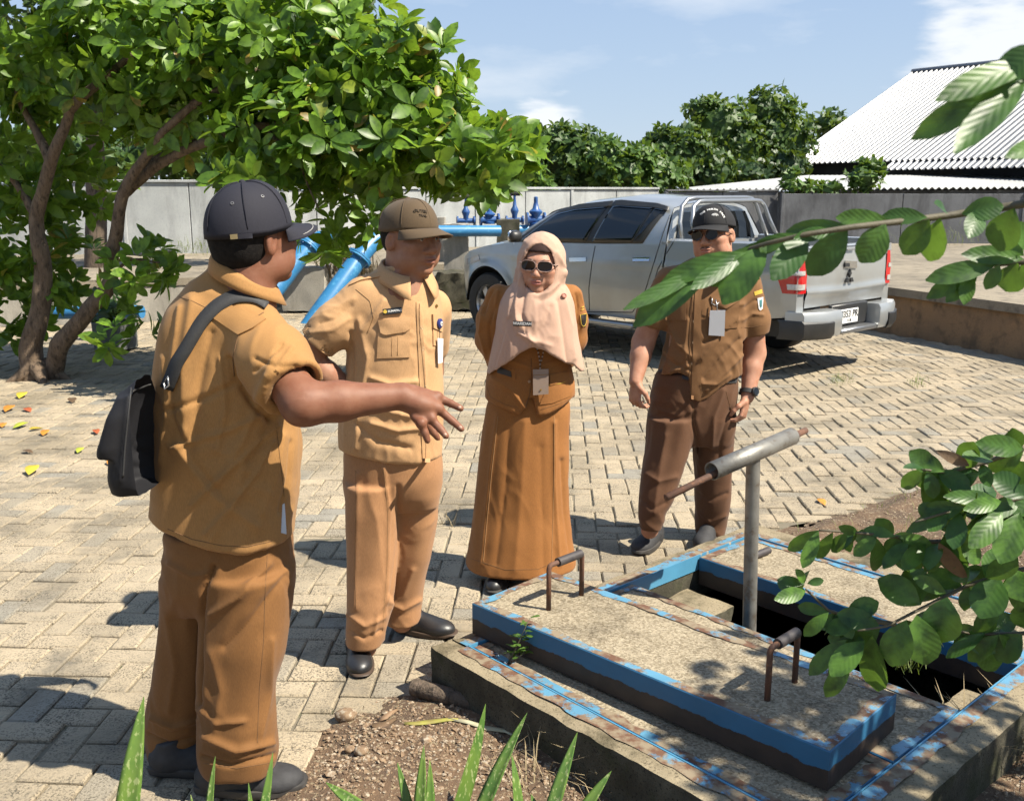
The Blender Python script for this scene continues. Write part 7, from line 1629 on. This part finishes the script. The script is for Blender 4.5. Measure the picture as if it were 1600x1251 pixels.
branch('sunlit lower spray of slender leaves at the right edge, above the terrace', [[(1650, 405), (1590, 410), (1540, 414), (1500, 424)]], [((1560, 412), (1446, 438), 16), ((1545, 414), (1448, 466), 15), ((1530, 418), (1478, 472), 14), ((1515, 421), (1506, 476), 12), ((1562, 413), (1540, 452), 12), ((1590, 410), (1574, 456), 22), ((1600, 405), (1502, 398), 15), ((1620, 405), (1610, 450), 24), ((1600, 400), (1560, 372), 16), ((1620, 395), (1580, 350), 18)], 1.45)
branch('large close leaves hanging into the top right corner', [[(1660, 60), (1620, 100), (1595, 130)]], [((1602, 128), (1424, 218), 23), ((1606, 122), (1490, 240), 22), ((1625, 95), (1462, 158), 21), ((1630, 70), (1560, 128), 26), ((1640, 225), (1570, 246), 14)], .86)
LB = 1.92
branch('broad leafed spray drooping over the stacked slab at lower right', [[(1660, 878), (1580, 892), (1510, 915), (1440, 950), (1385, 978), (1340, 985)], [(1400, 975), (1330, 965), (1294, 953), (1259, 920)]],
 [((1439, 945), (1372, 904), 21), ((1480, 932), (1468, 1003), 27), ((1432, 960), (1446, 1038), 25), ((1416, 968), (1392, 1040), 23), ((1363, 992), (1371, 1079), 22), ((1351, 1000), (1298, 1056), 18), ((1324, 998), (1264, 1054), 14), ((1330, 1030), (1290, 1088), 13), ((1376, 979), (1308, 958), 16), ((1342, 972), (1290, 985), 13), ((1295, 956), (1256, 993), 10), ((1561, 900), (1532, 966), 25), ((1478, 926), (1426, 902), 11), ((1400, 985), (1420, 1010), 14), ((1257, 912), (1214, 906), 8), ((1257, 911), (1243, 889), 7), ((1261, 911), (1287, 906), 6), ((1259, 923), (1210, 937), 11), ((1510, 912), (1490, 880), 14), ((1540, 903), (1590, 870), 16), ((1590, 890), (1600, 940), 22)], LB, [((1512, 905), (1468, 848), 14)], 1.15, .6, 12)
branch('lower right twig with hole-eaten leaves above the rear slab', [[(1660, 985), (1580, 990), (1520, 990), (1480, 982)]], [((1540, 988), (1478, 1027), 10), ((1561, 991), (1513, 1032), 13), ((1597, 990), (1556, 1030), 20), ((1520, 988), (1560, 950), 12), ((1560, 990), (1590, 1020), 10), ((1610, 985), (1590, 945), 16)], LB+.05, (), 1.15, .6, 9)
branch('spray of leaves at the right edge between the pavers and the rear slab', [[(1660, 768), (1600, 778), (1540, 788), (1480, 800), (1430, 815)], [(1600, 700), (1540, 722), (1480, 738), (1440, 733)]], [((1511, 792), (1443, 793), 9), ((1558, 782), (1474, 775), 10), ((1565, 783), (1505, 796), 10), ((1511, 790), (1416, 831), 10), ((1604, 778), (1549, 742), 17), ((1531, 737), (1486, 770), 9), ((1552, 720), (1503, 714), 12), ((1600, 702), (1524, 692), 14), ((1446, 733), (1411, 731), 6), ((1477, 737), (1429, 711), 11), ((1500, 800), (1490, 858), 13), ((1567, 800), (1514, 856), 15), ((1594, 800), (1562, 880), 19), ((1620, 730), (1580, 745), 15), ((1640, 800), (1600, 850), 22), ((1480, 802), (1450, 830), 11)], LB-.05, [((1461, 703), (1514, 727), 9)], 1.25, .8, 20)
branch('drooping row of small leaves left of the lower right spray', [[(1500, 845), (1450, 846), (1400, 838), (1340, 832), (1280, 828)]], [((1324, 832), (1300, 862), 9), ((1302, 831), (1276, 872), 9), ((1279, 829), (1254, 887), 10), ((1281, 828), (1231, 858), 9), ((1370, 838), (1334, 868), 10), ((1403, 838), (1455, 850), 9), ((1421, 845), (1380, 888), 11), ((1446, 846), (1409, 890), 12), ((1468, 848), (1450, 890), 13), ((1400, 838), (1350, 826), 8), ((1340, 832), (1310, 822), 7), ((1490, 846), (1480, 890), 14), ((1500, 845), (1530, 880), 13)], LB, (), 1.2, .7, 8)

# ---- the tree these branches belong to stands just outside the picture and dapples the covers with shade
gt0 = Vector((3.55, 1.75, 0)); gtr = root('tree', gt0, 'broad leafed tree at the right whose branches reach into the picture', 'tree')
limb([gt0, Vector((3.4, 1.8, .9)), Vector((3.1, 1.7, 1.8)), Vector((2.8, 1.7, 2.4))], .07, .03, gtr, M_barkd, 'trunk', 10, .02)
limb([Vector((3.4, 1.8, .9)), Vector((2.9, 2.0, 1.1)), Vector((2.3, 1.95, 1.05))], .03, .01, gtr, M_barkd, 'limb', 8, .01); limb([Vector((3.2, 1.7, 1.6)), Vector((2.6, 2.0, 1.9)), Vector((2.3, 2.3, 2.0))], .03, .01, gtr, M_barkd, 'limb', 8, .01)
cl = []
for (c_, a_, n_) in (((2.75, 1.75, 2.45), (.55, .45, .40), 120), ((3.2, 1.5, 2.2), (.5, .5, .45), 70), ((2.65, 1.25, 2.3), (.5, .35, .35), 100), ((2.5, 2.35, 2.1), (.35, .3, .28), 18), ((3.3, 1.0, 2.6), (.5, .5, .4), 30)):
    for _ in range(n_):
        u = Vector((random.gauss(0, 1), random.gauss(0, 1), random.gauss(0, 1))).normalized(); r_ = random.uniform(.3, 1)**.5; cl.append((Vector(c_)+Vector((u.x*a_[0], u.y*a_[1], u.z*a_[2]))*r_, u))
foliage('foliage', cl, leaf_geo(1, .48), .12, M_leafd, gtr, (4, 6), .2, .5)
for (sx_, sy_, sY, tz) in ((1640, 312, 1.28, 1.75), (1650, 405, 1.45, 1.6), (1660, 60, .86, 2.1), (1660, 878, LB, .75), (1660, 985, LB+.05, .7), (1660, 768, LB-.05, .85)):
    a_ = V(sx_, sy_, sY); limb([a_, lerp(a_, Vector((3.3, 1.75, tz)), .5)+Vector((0, 0, .05)), Vector((3.3, 1.75, tz))], .0065, .02, gtr, M_barkd, 'limb', 7, .01)

# ---- aloe clumps at the bottom
def aloe_mat():
    m, t, b = nmat('speckled_aloe'); p = pos(t); c = mixc(t, ramp(t, noisef(t, p, 14, 3), .35, .7), (.10, .21, .04), (.19, .30, .055)); c = mixc(t, ramp(t, noisef(t, pos(t, (1, 1, .4)), 120, 2), .58, .64), c, (.36, .44, .17))
    t.links.new(c, b.inputs['Base Color']); b.inputs['Roughness'].default_value = .4; tr = t.nodes.new('ShaderNodeBsdfTranslucent'); t.links.new(c, tr.inputs['Color']); ms = t.nodes.new('ShaderNodeMixShader'); ms.inputs[0].default_value = .25
    t.links.new(b.outputs[0], ms.inputs[1]); t.links.new(tr.outputs[0], ms.inputs[2]); t.links.new(ms.outputs[0], t.nodes['Material Output'].inputs['Surface']); return m
M_aloe = aloe_mat()
def aloe(label, leaves):
    b0 = G(*leaves[0][0]); r = root('aloe_plant', b0, label, 'plant')
    for (bp_, tp_, hw, lean) in leaves:
        B = G(*bp_); B.z = soilz(B.x, B.y) if B.x > -1.5 else 0; Tp = V(*tp_, B.y+lean); d = Tp-B; L = d.length; k = hw*B.y/F*1.1; view = (B-Vector((0, 0, CH))).normalized(); M = orient(d, -view+Vector((random.gauss(0, .4), 0, .3))); rows = []
        for i in range(11):
            t = i/10; w = k*(1-t**2.2)**.8*(.85+.15*math.sin(t*3)); ring = []
            for (x, z) in ((-1, .30), (-.55, .06), (0, -.04), (.55, .06), (1, .30), (.5, -.22), (0, -.34), (-.5, -.22)): ring.append(B+M @ Vector((x*max(w, .0006), L*t, z*max(w, .0006)+.04*L*math.sin(t*2.5))))
            rows.append(ring)
        mb = MB(); mb.grid(rows, closed=True); mb.build('leaf', M_aloe, r, True)
aloe('tall broad aloe leaf rising at the bottom left edge', [((188, 1330), (226, 1086), 21, .12)])
aloe('thin aloe leaves in front of the left person\'s shoes', [((322, 1310), (338, 1180), 8, .08), ((402, 1310), (426, 1174), 9, .08), ((395, 1305), (388, 1222), 6, .04), ((310, 1310), (298, 1240), 6, .02)])
aloe('clump of speckled aloe leaves at the bottom centre', [((700, 1330), (756, 1097), 17, .10), ((735, 1330), (826, 1114), 15, .14), ((655, 1320), (663, 1163), 11, .06), ((672, 1320), (671, 1185), 9, .05), ((645, 1310), (621, 1190), 9, .05), ((590, 1300), (510, 1222), 12, .10), ((690, 1310), (640, 1250), 9, .02)])
aloe('smaller aloe clump beside the chamber rim at the bottom', [((812, 1320), (798, 1178), 11, .06), ((850, 1320), (903, 1143), 13, .10), ((895, 1310), (956, 1204), 11, .05), ((840, 1300), (830, 1240), 8, .02)])

# ---- litter: fallen leaves, log, weeds, dry grass
def fallen(px, py, s, col, lab, rot):
    g_ = G(px, py); lv, lf = leaf_geo(s, s*.5, .5, -.12); R = rotz(rot); z = .004+s*.03
    m = MATS.get('fallen_'+col) or pmat('fallen_'+col, *{'yellow': ((.62, .46, .04), (.50, .42, .05)), 'orange': ((.62, .27, .03), (.50, .20, .03)), 'red': ((.42, .10, .035), (.30, .08, .03)), 'brown': ((.14, .085, .045), (.09, .06, .035)), 'green': ((.46, .50, .05), (.36, .42, .05))}[col], 30, .6, bs=.2, bsc=60)
    o = mesh('fallen_leaf', [R @ v+Vector((g_.x, g_.y, z)) for v in lv], lf, m, True); tag(o, lab, 'leaf', 'fallen leaves on the pavers'); solidify(o, .0012, 0); return o
for a in ((30, 624, .17, 'yellow', 'large yellow fallen leaf closest to the tree trunk', .2), (8, 645, .16, 'orange', 'orange yellow fallen leaf at the left picture edge, farther one', .1), (48, 645, .12, 'red', 'reddish fallen leaf between the large yellow leaf and the bag', .8), (20, 671, .14, 'green', 'yellow green fallen leaf at the far left', -.4), (3, 669, .10, 'orange', 'small orange fallen leaf cut by the left picture edge', .3), (68, 670, .11, 'yellow', 'golden fallen leaf just above a flat orange one', 2.6), (67, 682, .12, 'orange', 'flat orange fallen leaf just below the golden one', .2), (152, 679, .10, 'red', 'curled rust red fallen leaf near the black bag', .5), (52, 709, .09, 'brown', 'small brown fallen leaf in the middle of the pavers at left', 1.2), (121, 709, .10, 'green', 'small lime fallen leaf left of the bag', .1), (170, 729, .12, 'orange', 'orange fallen leaf right beside the bag', .1), (45, 744, .16, 'yellow', 'yellow fallen leaf nearest the camera on the left pavers', .2), (113, 631, .14, 'brown', 'brown fallen leaf in the shade beside the tree', .4), (188, 758, .11, 'yellow', 'yellow fallen leaf under the black bag', .1), (1289, 791, .09, 'orange', 'orange fallen leaf on the pavers right of the valve key', .1), (225, 640, .1, 'brown', 'curled brown fallen leaf in the tree shade left of the bag strap', 2.0)): fallen(*a)
lg = root('log', G(700, 1108), 'short brown log lying against the chamber corner', 'log')
limb([G(648, 1092)+Vector((0, 0, .045)), G(700, 1108)+Vector((0, 0, .05)), G(752, 1120)+Vector((0, 0, .04))], .032, .026, lg, M_barkd, 'bark', 12, .004)
def strap_leaf(name, pts, w, mat, lab, zt=.02):
    P = [[], []]
    for i, (x, y, z) in enumerate(pts):
        g_ = G(x, y, z); g_.z = max(z, soilz(g_.x, g_.y)+.006) if z < .03 else z; k = w*math.sin(math.pi*(.12+.80*i/(len(pts)-1))); P[0].append(g_+Vector((0, k, .004))); P[1].append(g_-Vector((0, k, 0)))
    o = MB().grid(P).build(name, mat, None, True); solidify(o, .001, 0); tag(o, lab, 'leaf'); return o
strap_leaf('strap_leaf', [(632, 1139, .012), (648, 1135, .02), (664, 1131, .026), (680, 1129, .028), (698, 1132, .022), (716, 1138, .012)], .010, pmat('fading_strap', (.34, .33, .06), (.26, .22, .06), 25, .7), 'withering yellow green strap leaf beside the log')
strap_leaf('strap_leaf', [(700, 1132, .02), (730, 1138, .02), (760, 1146, .02), (790, 1150, .02), (810, 1165, .015)], .010, pmat('straw_leaf', (.46, .44, .30), (.36, .33, .20), 20, .8), 'pale straw coloured strap leaf lying along the soil')
strap_leaf('dry_leaf', [(582, 1144, .02), (600, 1134, .035), (620, 1122, .03)], .022, M_dry, 'curled brown dry leaf left of the log')
strap_leaf('dry_leaf', [(588, 1128, .02), (606, 1118, .04), (622, 1108, .03)], .018, pmat('tan_dry_leaf', (.30, .19, .11), (.22, .14, .08), 20, .8), 'folded tan dry leaf touching the curled brown one')
wr_ = root('weed_plant', V(822, 1060, 2.85), 'small feathery weed growing beside the stacked slab', 'weed'); wb = C(.27, .12, ZR); wt_ = V(828, 965, wb.y+.02)
for k, (dx, dz) in enumerate(((0, 0), (-.012, -.02), (.016, -.03))):
    top = wt_+Vector((dx, 0, dz-k*.03)); MB().tube([wb+Vector((dx*.3, 0, 0)), lerp(wb, top, .5)+Vector((dx*.4, 0, 0)), top], [.0022, .0016, .0008], 5).build('stem', M_stem, wr_, True)
    wl, wf = leaf_geo(.030, .013, .2, .2)
    for j in range(9):
        p = lerp(wb, top, .25+.75*j/8); q = j*2.4+k; d = Vector((math.cos(q), math.sin(q)*.7, .25)); M = orient(d, (0, 0, 1)); mesh('leaf', [p+M @ (v*random.uniform(.8, 1.5)) for v in wl], wf, M_leafv, True, wr_)
def tuft(name, px, py, n, h, spread, mat, lab, cat, z=None, Y=None):
    vs, fs = [], []
    for i in range(n):
        g_ = G(px+random.gauss(0, spread), py+random.gauss(0, spread*.35), z or 0) if Y is None else V(px+random.gauss(0, spread), py+random.gauss(0, spread*.25), Y)
        if z is None and Y is None: g_.z = soilz(g_.x, g_.y)
        a = random.random()*6.3; l = h*random.uniform(.4, 1.2); d = Vector((math.cos(a)*.5, math.sin(a)*.5, 1)); w = Vector((-math.sin(a), math.cos(a), 0))*h*.018; q = len(vs); e = g_+d*l+Vector((math.cos(a), math.sin(a), -.4))*l*.4
        vs += [g_-w, g_+w, g_+d*l*.6+w*.8, g_+d*l*.6-w*.8, e]; fs += [[q, q+1, q+2, q+3], [q+3, q+2, q+4]]
    return stuff(mesh(name, vs, fs, mat, True), lab, cat)
M_grass = leafmat('grass_blade', (.10, .16, .03), (.22, .26, .06), .3, .6); M_straw = pmat('dry_grass', (.36, .29, .16), (.24, .18, .10), 20, .85)
tuft('grass', 1312, 594, 120, .07, 12, M_grass, 'small tuft of green grass between pavers near the pickup', 'grass', 0.001)
tuft('grass', 1432, 600, 50, .09, 9, M_grass, 'thin grass growing between pavers on the right', 'grass', 0.001)
tuft('grass', 300, 392, 160, .18, 26, M_grass, 'weeds growing at the foot of the whitewashed wall', 'grass', None, 18.0)
tuft('grass', 545, 430, 220, .5, 22, M_straw, 'dry weeds under the thick blue main', 'grass', None, 14.2)
tuft('grass', 1480, 375, 140, .22, 40, M_grass, 'weeds along the foot of the grey wall at right', 'grass', None, 21.5)
tuft('grass', 1500, 815, 260, .06, 90, M_grass, 'sparse grass on the earth beside the rear slab', 'grass')
tuft('dry_grass', 1550, 1180, 200, .16, 60, M_straw, 'dry straw-like grass at the lower right corner', 'grass')
tuft('dry_grass', 930, 1215, 130, .10, 80, M_straw, 'dry grass stalks in front of the chamber rim', 'grass')
tuft('dry_grass', 580, 1130, 16, .06, 50, M_straw, 'few dry stalks on the soil between the people and the chamber', 'grass')
tuft('dry_grass', 700, 820, 26, .10, 14, M_straw, 'dry grass tuft between pavers beside the long skirt', 'grass', 0.001)
tuft('grass', 1418, 1045, 40, .09, 12, M_grass, 'grass sprouting in the pit beside the stacked slab', 'grass', .12)
M_plant = M_leafd
pp = root('potted_plant', bc+Vector((0, 0, .28)), 'drooping green plant in the grey planter', 'plant'); cl = [(bc+Vector((random.gauss(0, .09), random.gauss(0, .09), .36+random.random()*.12)), Vector((random.gauss(0, 1), random.gauss(0, 1), .8)).normalized()) for _ in range(14)]
foliage('foliage', cl, leaf_geo(1, .5), .14, M_leafd, pp, (5, 7), .2, .4, 0, .2)

# scale every base colour down evenly, so bounced light fills the shade less
ALB = .76
for m in MATS.values():
    for n in m.node_tree.nodes:
        if n.type == 'MIX' and n.data_type == 'RGBA' and n.blend_type == 'MIX':
            for q in n.inputs:
                if q.type == 'RGBA' and not q.is_linked: c = q.default_value; q.default_value = (c[0]*ALB, c[1]*ALB, c[2]*ALB, 1)
        elif n.type == 'BSDF_PRINCIPLED' and not n.inputs['Base Color'].is_linked:
            c = n.inputs['Base Color'].default_value; n.inputs['Base Color'].default_value = (c[0]*ALB, c[1]*ALB, c[2]*ALB, 1)
